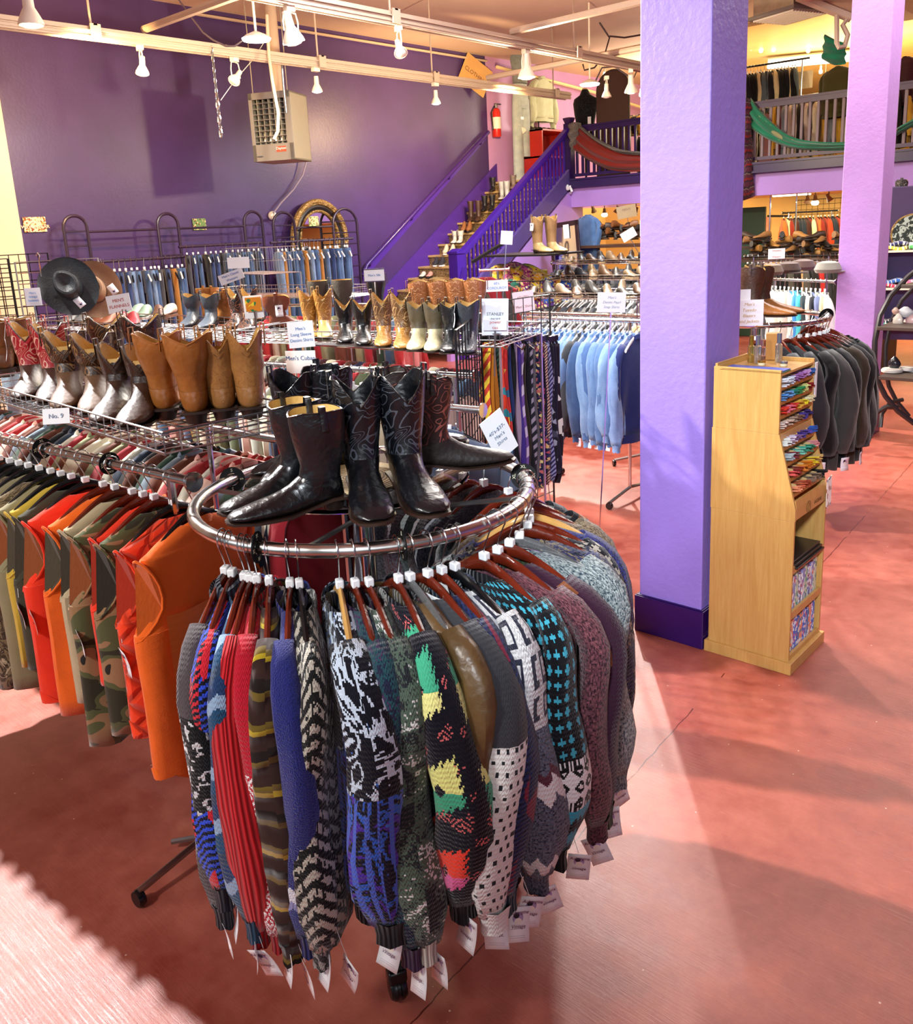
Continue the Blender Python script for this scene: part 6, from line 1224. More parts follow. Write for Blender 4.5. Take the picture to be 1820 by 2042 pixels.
# shoes and boots along the stairs
def ts(k): return 10.87+(k-8)*run+.12, rise*k
def stair_shoe(px, k, kind, c, label, **kw):
    y, z = ts(k); x = aty(px, 450, y).x; x = max(XW+.12, min(-9.3, x))
    if kind == 'boot': return boot(label, leather(c, .5), None, (x, y, z+.001), R(-60), small=True, scale=kw.get('scale', .9), h=kw.get('h', .30), scallop=.01, group='footwear on the stairs')
    return shoe(label, plain(c, .5), plain(kw.get('s', '#1a1614'), .5), (x, y, z+.001), R(-60), h=kw.get('h', .09), group='footwear on the stairs')
for px, k, kind, c, lb, kw in ((841, 6, 's', '#14141a', 'black shoe on the lowest visible step, left', {}), (852, 6, 's', '#14141a', 'black shoe on the lowest visible step, right', {}), (838, 7, 's', '#d8d0c8', 'white shoe beside the pink one on the stairs', {}), (852, 7, 's', '#c89488', 'dusty pink shoe on the stairs', {}), (866, 8, 's', '#2a2c34', 'dark high top sneaker on the stairs, left', dict(h=.14, s='#e8e8e8')), (878, 8, 's', '#2a2c34', 'dark high top sneaker on the stairs, right', dict(h=.14, s='#e8e8e8')),
 (887, 9, 's', '#cfc4a8', 'cream high shoe on the stairs, left', dict(h=.16, s='#e8e0d0')), (900, 9, 's', '#cfc4a8', 'cream high shoe on the stairs, right', dict(h=.16, s='#e8e0d0')), (906, 10, 'boot', '#e8e4d8', 'white ankle boot on the stairs, left', dict(h=.24)), (917, 10, 'boot', '#e8e4d8', 'white ankle boot on the stairs, right', dict(h=.24)), (925, 11, 's', '#8a5a34', 'brown shoe on the stairs, left', dict(h=.18)), (936, 11, 's', '#8a5a34', 'brown shoe on the stairs, right', dict(h=.18)),
 (940, 12, 'boot', '#4a3024', 'tall brown boot on the stairs, left', dict(h=.40)), (955, 12, 'boot', '#4a3024', 'tall brown boot on the stairs, right', dict(h=.40)), (968, 13, 'boot', '#14141a', 'black boot with a tag high on the stairs, left', {}), (983, 13, 'boot', '#14141a', 'black boot high on the stairs, right', {}), (986, 15, 'boot', '#1a1a1e', 'black boot near the top of the stairs', dict(h=.28)), (1003, 14, 'boot', '#c8cdd6', 'pale grey boot near the top of the stairs, left', dict(h=.36)), (1013, 14, 'boot', '#c8cdd6', 'pale grey boot near the top of the stairs, right', dict(h=.36)), (1026, 15, 'boot', '#8a7a74', 'taupe boot at the top of the stairs', dict(h=.28))):
    stair_shoe(px, k, kind, c, lb, **kw)
# ---------------------------------------------------------------- security camera on the stair corner
q_ = aty(1136, 371, YM-.12); sc_ = thing('security_camera', 'white security camera at the corner of the mezzanine', 'camera', q_, R(-40)); obj('housing', MB().lathe([(0, -.10), (.03, -.10), (.035, .08), (0, .09)], n=12, axis='x'), WHITEP, sc_, (0, -.05, 0), (0, .6, 0)); obj('bracket', MB().tube([(0, 0, 0), (.05, .02, -.09), (-.04, .02, -.12)], .022, 8), WHITEP, sc_)
# ---------------------------------------------------------------- racks behind the denim shirts, up to the mezzanine
CH = [F('plain', c) for c in ('#1c2026', '#2c323c', '#3a4450', '#14161a', '#4c525c', '#5a4030', '#23262c', '#6a7078', '#8a8e90', '#2a2c44')]
k = 0
for (px0, py0, px1, py1, zr, n, lb) in ((1040, 625, 1285, 628, 1.36, 34, 'nearest dense rail behind the denim shirts'), (1090, 583, 1288, 588, 1.40, 30, 'second dense rail behind the denim shirts'), (1120, 548, 1288, 552, 1.40, 28, 'third dense rail behind the denim shirts'), (1100, 522, 1288, 524, 1.42, 24, 'farthest dense rail before the yellow wall')):
    Yr = (7.0, 8.3, 9.8, 11.6)[k]; a, b = aty(px0, py0, Yr), aty(px1, py1, Yr); zz = (a.z+b.z)/2
    straight_rack('chrome '+lb, (a.x, Yr), (b.x, Yr), zz, r=.02)
    row('garment', 'garment', (a.x+.05, Yr), (b.x-.05, Yr), zz, n, CH, 'garment on the '+lb, 'garments on the '+lb, hang=k < 2, hmat=[WHITEP, CLEARP, WHITEP], hlabel='pale hanger on the '+lb, L=.62, seed=20+k, th=.45, scale=1.0)
    if k < 3:
        wire_basket('wire shelf over the '+lb, (a.x+b.x)/2, Yr+.12, zz+.16, b.x-a.x, .5, 0, side=.05, step=.07, mat=CHROME)
        for i in range(14):
            x = a.x+.12+(b.x-a.x-.2)*i/14; cc = ['#3a281c', '#201c1a', '#6a5840', '#17171a', '#523c2a', '#786650', '#2c2e32'][(i*3+k) % 7]
            shoe('%s shoe, %s from left over the %s' % (['brown', 'black', 'tan', 'black', 'brown', 'beige', 'grey'][(i*3+k) % 7], ORD[i], lb), plain(cc, .45), plain('#2a1e18' if i % 3 else '#a89470', .5), (x, Yr+.05+.12*(i % 2), zz+.162), R(-70+(i*37) % 50), h=.08+.03*(i % 3), group='shoes on the wire shelf over the '+lb, L=.23)
    k += 1
# tan boots on top of a dark grid block
ta = aty(1072, 500, 8.0); gb_ = thing('grid_cube', 'block of black grid panels with bright scarves inside under the tan boots', 'grid cube', (ta.x-.35, 8.0, 0), R(8)); m = MB()
for zz in [k_*.15+.2 for k_ in range(9)]:
    m.tube([(-.5, -.3, zz), (.5, -.3, zz), (.5, .3, zz), (-.5, .3, zz)], .006, 4, closed=True)
for xx in [-.5+.125*k_ for k_ in range(9)]:
    for yy in (-.3, .3): m.tube([(xx, yy, .05), (xx, yy, 1.4)], .005, 4)
obj('wire_panels', m, BLACKM, gb_, smooth=False)
zt_ = aty(1072, 505, 8.0).z
tb = boot('tall tan cowboy boot facing right on top of the black grid, left one', leather('#a8865a', .45, stitch='#8a6a40'), leather('#c8ae7c', .4), (ta.x, 8.0, zt_), R(-22), h=.36, scallop=.05, tagged=True, scale=1.1, group='tan boots on the grid'); tb2 = boot('tall tan cowboy boot facing right on top of the black grid, right one', leather('#a8865a', .45, stitch='#8a6a40'), leather('#c8ae7c', .4), (ta.x+.10, 8.12, zt_), R(-22), h=.36, scallop=.05, scale=1.1, group='tan boots on the grid')
tag(obj('shelf_board', MB().box(-.6, .35, -.32, .4, -.02, 0), BLACKM, None, (ta.x, 8.0, zt_)), 'dark board under the tan boots', 'board')
for i, (px, py, c) in enumerate(((1010, 560, '#e8c83c'), (1035, 556, '#c86aa0'), (1060, 560, '#e8d83c'), (1025, 590, '#3a8a7a'), (1050, 592, '#b84a8a'), (1085, 575, '#e8c040'), (1110, 585, '#3a6ad0'), (1075, 600, '#5a3a8a'))):
    q_ = atd(px, py, 10.0); tag(obj('folded_scarf', MB().grid(lambda a, b: ((a-.5)*.36, -.05*math.sin(a*9+i)-.03*math.sin(b*7), (b-.5)*.3+.04*math.sin(a*5)), 10, 6), F('print', c, '#e8e0a0', '#7a2a6a', 18.0), None, q_, (0, 0, R(42)), sol=.03), ['yellow', 'pink', 'bright yellow', 'green', 'magenta', 'golden', 'blue', 'violet'][i]+' patterned scarf stuffed in the black grid', 'scarf', 'scarves in the black grid')
for i, (px, py, c, n_) in enumerate(((968, 530, '#7a1c2c', 'dark red'), (985, 540, '#3a3c40', 'dark grey'), (1000, 545, '#8a1c2c', 'crimson'))):
    q_ = atd(px, py, 9.2); g = garment('vest', n_+' small top hanging before the stair newel post', 'top', 'vest', L=.4, mat=F('plain', c), tags=0, collar=None, seed=i); g.location = q_; g.rotation_euler = (0, 0, R(30+i*20))
straight_rack('little rail of small tops before the stair newel post', tuple(atd(955, 530, 9.2))[:2], tuple(atd(1015, 545, 9.2))[:2], atd(985, 538, 9.2).z)

tag(obj('slanted_bar', MB().tube([atd(940, 523, 9.2), atd(1008, 482, 9.2)], .02, 6), BLACKM, None), 'slanting black bar in front of the stair railing', 'bar')
# standing frame mirror and blue dress beside the lilac wall
q_ = aty(1140, 475, 12.0); fr = thing('framed_mirror', 'dark framed standing mirror leaning by the lilac wall', 'mirror', (q_.x, 12.0, 0), R(10), rot=(-.06, -.10, R(10))); obj('frame', MB().box(-.26, -.20, -.02, .02, 0, 2.03).box(.20, .26, -.02, .02, 0, 2.03).box(-.26, .26, -.02, .02, 1.95, 2.03).box(-.26, .26, -.02, .02, 0, .08), plain('#2a1620', .3), fr, bev=.004); obj('mirror_glass', MB().box(-.2, .2, -.006, .0, .08, 1.95), plain('#dfe2ea', .03, 1.0, var=0), fr, smooth=False); obj('price_tag', MB().box(.0, .10, -.03, -.025, 1.76, 1.98), PAPER, fr)
q_ = aty(1172, 425, 12.6); g = garment('denim_dress', 'long blue denim dress hanging at the corner of the yellow room', 'dress', 'top', L=1.0, SL=.55, mat=F('denim', '#34507c', '#5a7cac'), tags=0, seed=2, inner=True, th=1.5); g.location = (q_.x, 12.6, q_.z+.1); g.rotation_euler = (0, 0, R(-20)); g.scale = (1.2,)*3
sgn(1253, 468, 11.0, .19, .12, None, 'small white card tilted above the shoes near the yellow wall', roll=-.5, stem=.1); sgn(1282, 455, 11.0, .08, .2, None, 'narrow white card beside the near pillar', pole=1); sgn(1249, 422, 14.3, .32, .20, ["MEN'S", ''], 'grey card hanging under the mezzanine', '#6a5a4a', paper=plain('#b09a78', .7), size=.05, roll=-.15)
for i in range(16):
    px = 1195+(i % 8)*11; q_ = aty(px, 478-(i//8)*14-(i % 3)*4, 12.6); shoe(['dark', 'brown', 'rust'][i % 3]+' shoe, '+ORD[i]+' in the heap against the yellow wall', plain(['#1a1614', '#3a2a20', '#7a4a24'][i % 3], .5), SOLE, q_, R(i*40), h=.12, group='shoes heaped against the yellow wall')
tag(obj('shoe_table', MB().box(-1.0, 1.0, -.3, .3, -.04, 0).box(-.95, -.9, -.25, .25, -aty(1240, 487, 12.6).z, -.04).box(.9, .95, -.25, .25, -aty(1240, 487, 12.6).z, -.04), plain('#4a3020', .5), None, (aty(1240, 480, 12.6).x, 12.6, aty(1240, 487, 12.6).z)), 'dark table carrying the heap of shoes near the yellow wall', 'table')
# ================================================================ oak display cabinet beside the near pillar
OAK = P('oak_veneer', .38, 0, .45); oo = OAK.coords('Object'); mp = OAK.node('Mapping'); mp.inputs['Scale'].default_value = (14, 14, .9); OAK.nt.links.new(oo, mp.inputs[0]); g1 = OAK.noise(mp.outputs[0], 3.0, 6, .65, .9); mp2 = OAK.node('Mapping'); mp2.inputs['Scale'].default_value = (90, 90, 4); OAK.nt.links.new(oo, mp2.inputs[0]); g2 = OAK.noise(mp2.outputs[0], 3.0, 3, .6)
OAK.base(OAK.mix((g1*.7+g2*.4-.2)*1.3, lin('#b5803f'), lin('#dab36d'))); OAK.bump(g2, .15, .003); OAKM = OAK.m; OAKD = plain('#a87638', .4)
cx0, cxa, cxb, yc0, yc1 = -1.722, -1.42, -1.335, 3.565, 3.945
cb = thing('oak_display_cabinet', 'tall oak display cabinet of incense sticks beside the near pillar', 'cabinet', (0, 0, 0)); prof_hi = [(cx0+.004, 1.085), (cxa, 1.085), (cxa, 1.36), (cx0+.004, 1.36)]; prof_mid = [(cx0, .71), (cxb, .71), (cxb, .765), (cxa+.003, 1.085), (cx0, 1.085)]; prof_lo = [(cx0+.003, .05), (cxb-.002, .05), (cxb-.002, .71), (cx0+.003, .71)]
for y0_ in (yc0, yc1-.014):
    for nm, pf in (('upper_side_panel', prof_hi), ('middle_side_panel', prof_mid), ('lower_side_panel', prof_lo)): obj(nm, MB().prism(pf, y0_, y0_+.014, 'y'), OAKM, cb, smooth=False, bev=.0015)
obj('back_panel', MB().box(cx0+.01, cx0+.02, yc0+.014, yc1-.014, .05, 1.36), OAKM, cb, smooth=False); obj('top_board', MB().box(cx0+.006, cxa, yc0+.014, yc1-.014, 1.335, 1.345).box(cx0+.006, cx0+.016, yc0+.01, yc1, 1.345, 1.372), OAKM, cb, smooth=False)
obj('plinth', MB().box(cx0-.01, cxb+.016, yc0-.016, yc1+.014, 0, .055), OAKM, cb, bev=.002, smooth=False)
ROWS = []
for k in range(4): ROWS.append((cxa, 1.285-k*.062)) 
for k in range(4): z = 1.025-k*.066; ROWS.append((cxa+.003+(1.085-z)/.32*.082, z))
for x, z in ROWS: obj('slanted_shelf', MB().prism([(x-.12, z-.03), (x, z-.012), (x, z+.002), (x-.12, z-.016)], yc0+.014, yc1-.014, 'y'), OAKD, cb, smooth=False)
m = MB()
for x, z in ROWS:
    for j in range(1, 6): y = yc0+.014+(yc1-yc0-.028)*j/6; m.prism([(x-.12, z-.02), (x-.012, z), (x-.012, z+.030), (x-.12, z+.04)], y-.0015, y+.0015, 'y')
obj('compartment_divider', m, plain('#cfae74', .6), cb, smooth=False)
obj('drawer_front', MB().box(cxa-.012, cxa+.002, yc0+.014, yc1-.014, 1.045, 1.085).box(cxb-.02, cxb, yc0+.014, yc1-.014, .715, .765), OAKM, cb, smooth=False, bev=.002); obj('drawer_front', MB().prism([(cxb-.01, .765), (cxb, .765), (cxb-.005, .80), (cxb-.015, .80)], yc0+.014, yc1-.014, 'y'), OAKM, cb, smooth=False)
LG = plain('#7a5428', .6, var=0); em = obj('emblem', MB().tube([(0, .022*math.cos(a), .026*math.sin(a)) for a in [2*PI*k/20 for k in range(20)]], .0016, 4, closed=True).tube([(0, .0, -.022), (0, -.004, -.005), (0, .006, .006), (0, .0, .02)], .0018, 4), LG, cb, (cxb+.001, yc0+.15, .742)); obj('lettering', text_mesh('INCENSE', .022, LG), None, cb, (cxb+.0015, yc0+.26, .742), (PI/2, 0, PI/2))
for z in (.485, .27, .062): obj('shelf', MB().box(cx0+.02, cxb-.004, yc0+.014, yc1-.014, z-.014, z), OAKM, cb, smooth=False); obj('shelf_lip', MB().box(cxb-.016, cxb-.003, yc0+.014, yc1-.014, z-.018, z+.016), OAKM, cb, smooth=False)
PAL = [['#d8e2ee', '#cfd8e8', '#9468a8', '#a06ab0', '#c89ad0', '#2a64b0'], ['#4a86c8', '#6a9cd4', '#2a9080', '#2a8a50', '#d8dc8c', '#8a1c1c'], ['#d03424', '#e07088', '#cc3a2c', '#d8a83c', '#e8d82c', '#e8e4b8'], ['#d8c8c0', '#d0b8a8', '#a08a78', '#8a6a58', '#4a3a8c', '#3a2c6c'], ['#d8e0e0', '#c8c0d8', '#7a5a8c', '#4a3a8a', '#5a4ab0', '#2a5ab8'], ['#9aa8b0', '#7a2c3c', '#7ac8b4', '#3a9a84', '#2a8a6a', '#e09aa0'], ['#c8504c', '#7a1c1c', '#d8842c', '#d8801c', '#e8d02c', '#c8a868'], ['#e09068', '#b85c3c', '#a84a2c', '#8a7460', '#7a6858', '#1c1a1c']]
CN = ['white', 'pale', 'violet', 'purple', 'pink', 'blue']
rg = random.Random(3)
for k, (x, z) in enumerate(ROWS):
    for j in range(6):
        y = yc0+.014+(yc1-yc0-.028)*(j+.5)/6; m = MB()
        for q in range(12):
            yy, zz = y+rg.uniform(-.022, .022), z+.004+rg.uniform(0, .026); ln = rg.uniform(.01, .035); a_ = rg.uniform(-.006, .006); m.tube([(x-.10, yy, zz-.012), (x+ln*.6, yy+a_, zz+.004+rg.uniform(-.004, .006))], .0028, 4)
        c = PAL[k][j]; r_, g_, b_ = [int(c[i:i+2], 16) for i in (1, 3, 5)]
        nm_ = 'white' if min(r_, g_, b_) > 180 else 'black' if max(r_, g_, b_) < 60 else ('yellow' if r_ > 200 and g_ > 150 and b_ < 150 else 'orange' if r_ > 190 and g_ > 100 and b_ < 80 else 'red' if r_ > 2*g_ and b_ < r_*.6 else 'green' if g_ > r_ and g_ >= b_ else 'blue' if b_ > r_*1.4 else 'violet' if b_ > g_*1.15 else 'brownish')
        tag(obj('incense_bundle', m, plain(c, .7, var=.1), None), '%s incense bundle, %s compartment from the left in %s row of the cabinet' % (nm_, ['first', 'second', 'third', 'fourth', 'fifth', 'last'][j], ['the top', 'the second', 'the third', 'the fourth', 'the fifth', 'the sixth', 'the seventh', 'the bottom'][k]), 'incense', 'incense bundles in the cabinet')
BK = [F('print', '#3a4a9c', '#d8d0d8', '#b84a5a', 60.0), F('print', '#d8d4dc', '#8a3a5a', '#3a4a9c', 70.0), F('print', '#e0784c', '#d8d8d0', '#5a6a8a', 60.0), F('print', '#8a84b8', '#e8e0e0', '#c83a3a', 55.0), F('print', '#2a48c0', '#e0e4ec', '#c84a6a', 65.0), F('print', '#c8c8a8', '#5a8a6a', '#6a3a8a', 60.0)]
for zz, nm_ in ((.27, 'upper'), (.062, 'lower')):
    for j in range(9):
        y = yc0+.03+j*.036; tag(obj('patterned_packet', MB().box(cx0+.10, cxb-.02, y, y+.03, zz, zz+.15+.012*(j % 3)), BK[(j*2+(zz > .2)) % 6], None, bev=.002), '%s patterned packet from the left on the %s open shelf of the cabinet' % (['first', 'second', 'third', 'fourth', 'fifth', 'sixth', 'seventh', 'eighth', 'ninth'][j], nm_), 'packet', 'packets on the cabinet shelves')
for j in range(3): tag(obj('black_folder', MB().box(cx0+.06, cxb+.01-.01*j, yc0+.03, yc1-.03, .486+j*.012, .495+j*.012), plain(['#17171a', '#2a2622', '#1c1c20'][j], .3), None, bev=.002), ['lowest', 'middle', 'topmost'][j]+' black folder of the pile in the cabinet opening', 'folder', 'black folders in the cabinet')
# goods on the cabinet top
def bottle(px, py, d, col, cap, label, h=.10):
    q_ = atz(px, py, 1.346); t = thing('spray_bottle', label, 'bottle', (q_.x, q_.y, 1.346), 0, 'small glass bottles on the cabinet'); lq = P('bottle_glass', .05, 0, .5, Transmission_Weight=.85); lq.base(lin(col)); obj('glass', MB().lathe([(0, 0), (.015, 0), (.016, .005), (.016, h*.6), (.008, h*.66), (0, h*.66)], n=16), lq.m, t); obj('cap', MB().lathe([(.0105, h*.66), (.0105, h), (0, h)], n=16), plain(cap, .2, .9, var=0), t)
bottle(1497, 722, 0, '#d8c06a', '#c8a03c', 'small golden spray bottle left of the others on the cabinet', .12); bottle(1510, 724, 0, '#d8d8d4', '#b8bcc4', 'clear spray bottle with silver cap beside the golden one', .125); bottle(1552, 722, 0, '#d8dcd8', '#a8b8c8', 'clear spray bottle with silver cap right of the box', .13); bottle(1520, 716, 0, '#e0b0a8', '#d8a8a0', 'thin pinkish bottle in the middle of the cabinet top', .09)
q_ = atz(1540, 716, 1.346); t = thing('kraft_box', 'tall brown cardboard box on the cabinet top', 'box', (q_.x, q_.y, 1.346), R(20)); obj('carton', MB().box(-.03, .03, -.03, .03, 0, .12), plain('#b8803c', .7), t, bev=.002); obj('printed_mark', MB().box(.0301, .0305, -.012, .012, .055, .075), plain('#2a4a6a', .6), t)
for lb, px, py, c in (('small round jar with gold lid on the cabinet', 1518, 728, '#c8983c'), ('small round jar with silver lid at the cabinet edge', 1562, 730, '#b0b4b8')):
    q_ = atz(px, py, 1.346); t = thing('small_jar', lb, 'jar', (q_.x, q_.y, 1.346), 0, 'small jars on the cabinet'); obj('glass', MB().lathe([(0, 0), (.016, 0), (.017, .012), (0, .012)], n=18), plain('#d8cfae', .2), t); obj('lid', MB().lathe([(.0175, .012), (.0175, .022), (0, .022)], n=18), plain(c, .2, .9, var=0), t)
for j, c in enumerate(('#1f6a4a', '#2a4cb0')): tag(obj('flat_folder', MB().box(cx0+.03+.01*j, cxa+.0-.004*j, yc0+.0, yc0+.11, 1.3462+j*.004, 1.3498+j*.004), plain(c, .4), None, bev=.001), ['green folder lying on the front edge of the cabinet', 'blue folder lying on top of the green one'][j], 'folder', 'folders on the cabinet')
tag(obj('hanging_leaflet', MB().box(0, .003, -.05, .03, -.14, 0), F('print', '#f0ece4', '#a85a3c', '#3a4a6a', 40.0), None, (cxb+.004, yc1+.005, .82), (.05, 0, .1)), 'white leaflet with a coloured picture hanging at the cabinet corner', 'leaflet'); tag(obj('hanging_leaflet', MB().box(0, .003, -.004, .02, -.16, 0), PAPER, None, (cxa+.002, yc1+.003, 1.34)), 'narrow white leaflet hanging at the upper right of the cabinet', 'leaflet')
# ================================================================ second round rack with suit jackets
R2 = (-2.50, 5.80); r2 = .46
t = thing('round_clothing_rack', 'round chrome rack of dark suit jackets behind the cabinet', 'clothing rack', (R2[0], R2[1], 0)); obj('rail', MB().tube([(r2*math.cos(2*PI*k/48), r2*math.sin(2*PI*k/48), 1.31) for k in range(48)], .017, 10, closed=True), CHROME, t); obj('centre_post', MB().lathe([(.02, .1), (.02, 1.33), (.05, 1.34), (.05, 1.35)], n=12), CHROME, t)
for k in range(4): a = PI/2*k+.3; obj('base_leg', MB().tube([(0, 0, .12), (.36*math.cos(a), .36*math.sin(a), .03)], .013, 6), STEEL, t)
SU = [('#1d222c', 'dark navy'), ('#2c3038', 'charcoal'), ('#15181f', 'near black'), ('#4c5054', 'mid grey'), ('#17181c', 'black'), ('#6a6c68', 'light grey'), ('#23262e', 'slate'), ('#5a4a38', 'brown'), ('#1a1c22', 'ink'), ('#3c3f45', 'grey'), ('#101216', 'jet black')]
for i, a in enumerate((-66, -57, -48, -39, -31, -23, -15, -7, 1, 9, 17, 25, 33, 41, 50, 60)):
    lp = (R2[0]+r2*math.cos(R(a)), R2[1]+r2*math.sin(R(a)), 1.31); c, n_ = SU[i % 11]; g = garment('suit_jacket', n_+' suit jacket, '+ORD[i]+' from the cabinet side on the round rack behind it', 'jacket', 'top', L=.72, SL=.58, mat=F('plain', '#%02x%02x%02x' % tuple(int(int(c[k:k+2], 16)*.62) for k in (1, 3, 5))), seed=i, group='suit jackets', tags=0, inner=False, th=.7, rad=.05, cuff=0, collar='crew', hem=False); g.location = lp; g.rotation_euler = (0, 0, R(a+8)); g.scale = (1.15, 1.15, 1.1)
    tag(obj('clothes_hanger', small_hanger(WOODH), None, None, lp, (0, 0, R(a+8))), 'dark wooden hanger, '+ORD[i]+' from the cabinet side on the suit rack', 'hanger', 'hangers of the suit jackets')
    if i in (3, 5, 7): price_tag(g, (.25, .03, -.80), R(30+i*9), 0, lettering=False, scale=.95)
p_ = (R2[0]-.02, R2[1]-.05, 1.36); tag(obj('round_shelf', MB().lathe([(0, 0), (.33, 0), (.33, .012), (0, .012)], n=40), GLASS, None, p_), 'round glass shelf on the suit jacket rack', 'shelf')
def b2(px, py, ang, lb, **kw): q_ = atz(px, py, 1.373); return boot(lb, leather('#4a2e1c', .4, stitch='#2c1a10'), leather('#9a6430', .3), (q_.x, q_.y, 1.373), R(ang), h=.31, scallop=.03, sw=1.15, small=True, **kw)
b2(1497, 632, 15, 'brown cowboy boot with a worn tan foot on the suit rack shelf, left', tagged=False); b2(1515, 628, 25, 'brown cowboy boot on the suit rack shelf, right'); 
sign('white card in gold lettering before the brown boots of the suit rack', atz(1497, 640, 1.36)+Vector((.03, -.10, .06)), face_cam(-5), .17, .155, ["Men's", 'Tuxedo', 'Blazers', 'and Jackets'], '#b8903c', size=.026, shear=.2); sign('small blank tag hanging on the left brown boot', atz(1486, 590, 1.5)+Vector((.05, -.12, .0)), face_cam(0), .07, .10, None)
divider((R2[0]+r2*math.cos(R(35)), R2[1]+r2*math.sin(R(35)), 1.31), facing((-.7, .75, .3)), 'XL', 'black round divider on the rail of the suit jackets', r=.05)
# rack of white and turquoise shirts
pa, pb = atz(1528, 556, 1.33), atz(1668, 562, 1.33); straight_rack('chrome rail of white and turquoise shirts between the pillars', (pa.x, pa.y), (pb.x, pb.y), 1.33)
WS = ['#3c4048', '#c4c8ca', '#d0d4d6', '#bfbcb2', '#ccc8bc', '#d8d2c4', '#3a86c8', '#48b8c0', '#23343c', '#e0ddd0', '#1c222c', '#6a78a0', '#c8c49a', '#e8e8e4']; WN = ['charcoal', 'white', 'bright white', 'off white', 'ivory', 'cream printed', 'sky blue', 'turquoise', 'dark teal', 'cream', 'navy', 'periwinkle', 'sand', 'last white']
for i in range(14):
    f = (i+.4)/14; x, y = pa.x+(pb.x-.08-pa.x)*f, pa.y+(pb.y-pa.y)*f; o = tag(obj('shirt', small_garment('top', F('plain', WS[i]), .62, i, .9, .56, rad=.055), None, None, (x, y, 1.33), (0, 0, R(-70+(i > 4)*12))), WN[i]+' shirt on the rail between the two pillars', 'shirt', 'shirts between the pillars'); o.scale = (1.0, 1.0, 1.0)
    tag(obj('clothes_hanger', small_hanger(WHITEP), None, None, (x, y, 1.33), (0, 0, R(-66))), 'white hanger, '+ORD[i]+' from left on the rail between the two pillars', 'hanger', 'hangers between the pillars')
wire_basket('chrome wire shelf over the white shirts', (pa.x+pb.x)/2-.05, (pa.y+pb.y)/2+.25, 1.46, 1.0, .45, math.atan2(pb.y-pa.y, pb.x-pa.x), side=.05, step=.06, mat=CHROME)
for i, (px, py, c, lb) in enumerate(((1570, 536, '#4a3a34', 'dark brown cap on the wire shelf over the white shirts'), (1600, 530, '#5a4a44', 'brown cap on the wire shelf over the white shirts'), (1650, 535, '#8a8880', 'grey cap on the wire shelf near the far pillar'), (1535, 540, '#6a5a4a', 'tan cap at the left of the wire shelf'))):
    q_ = atz(px, py+8, 1.47); t = thing('cloth_cap', lb, 'cap', (q_.x, q_.y, 1.468), R(i*40), 'caps over the white shirts'); obj('crown', MB().lathe([(.10, 0), (.115, .03), (.09, .085), (.03, .10), (0, .10)], n=20), F('plain', c), t); obj('visor', MB().lathe([(0, 0), (.10, 0), (.10, .008), (0, .01)], (.08, 0, .0), 18), F('plain', c), t)
# deeper racks seen between the pillars
for k, (px0, px1, py, Yr, n, cols, lb) in enumerate(((1485, 1672, 512, 11.2, 16, ['#1c1c1a', '#2a2a24', '#d8b070', '#3a3c38', '#14161a', '#5a5a4c', '#c8342c', '#23201c'], 'dark coats under the mezzanine edge'), (1560, 1672, 425, 16.2, 15, ['#7a241a', '#a83a1c', '#c8c8a0', '#1a1a1e', '#8a2c1c', '#c8602c', '#1c2838', '#3a1c18'], 'orange and red garments at the yellow wall'))):
    a, b = aty(px0, py, Yr), aty(px1, py, Yr); straight_rack('dark rail of '+lb, (a.x, Yr), (b.x, Yr), a.z, base=False, mat=BLACKM); row('garment', 'garment', (a.x, Yr), (b.x, Yr), a.z, n, [F('plain', c) for c in cols], 'one of the '+lb, lb, hmat=[BLACKP], hlabel='hanger of the '+lb, seed=k+30, az=-55, th=.9, L=.7)
a, b = aty(1575, 400, 16.5), aty(1700, 398, 16.5); grid_panel('dark grid on the yellow wall above the orange garments', (a.x, 16.78), (b.x, 16.78), 1.85, 2.2, BLACKM, .1)
for i in range(26):
    px = 1488+(i*7.1) % 180; q_ = aty(px, 478+(i % 5)*9, 11.8); shoe(['dark brown', 'tan', 'black', 'golden brown'][i % 4]+' shoe, '+ORD[i]+' in the jumble before the yellow room', plain(['#3a2a1c', '#9a7040', '#1a1816', '#b08040'][i % 4], .45), SOLE, q_, R(i*47), h=.10, group='shoes in the jumble before the yellow room')
tag(obj('shoe_shelf', MB().box(-1.3, 1.3, -.25, .5, -.03, 0).box(-1.3, 1.3, .1, .5, .13, .16).box(-1.25, -1.2, -.2, .4, -aty(1580, 516, 11.8).z, 0).box(1.2, 1.25, -.2, .4, -aty(1580, 516, 11.8).z, 0), plain('#3c2c20', .5), None, (aty(1580, 512, 11.8).x, 11.8, aty(1580, 516, 11.8).z)), 'dark shelf of jumbled shoes between the pillars', 'shelf')
sgn(1548, 506, 10.4, .20, .12, ["Women's", '', 'Western'], 'white card with faint red lettering among the racks between the pillars', '#b86a6a', size=.028, stem=.1)
q_ = aty(1500, 440, 14.2); tag(obj('green_door_panel', MB().box(-.35, .22, -.03, .03, 0, 2.1), plain('#2c4a34', .5), None, (q_.x, 14.2, 0), bev=.01), 'dark green panel standing under the mezzanine beside the near pillar', 'panel'); q_ = aty(1522, 445, 16.7); tag(obj('red_striped_notice', MB().box(-.09, .09, -.01, .0, -.35, .12), F('vstripe', '#e8dcc0', '#c84a34', 40.0), None, (q_.x, 16.79, q_.z)), 'narrow red and white notice on the yellow wall', 'notice'); tag(obj('wall_rod', MB().tube([aty(1530, 431, 16.4), aty(1576, 431, 16.4)], .02, 6), BLACKM, None), 'dark rod with a ball end sticking out along the yellow wall', 'rod')
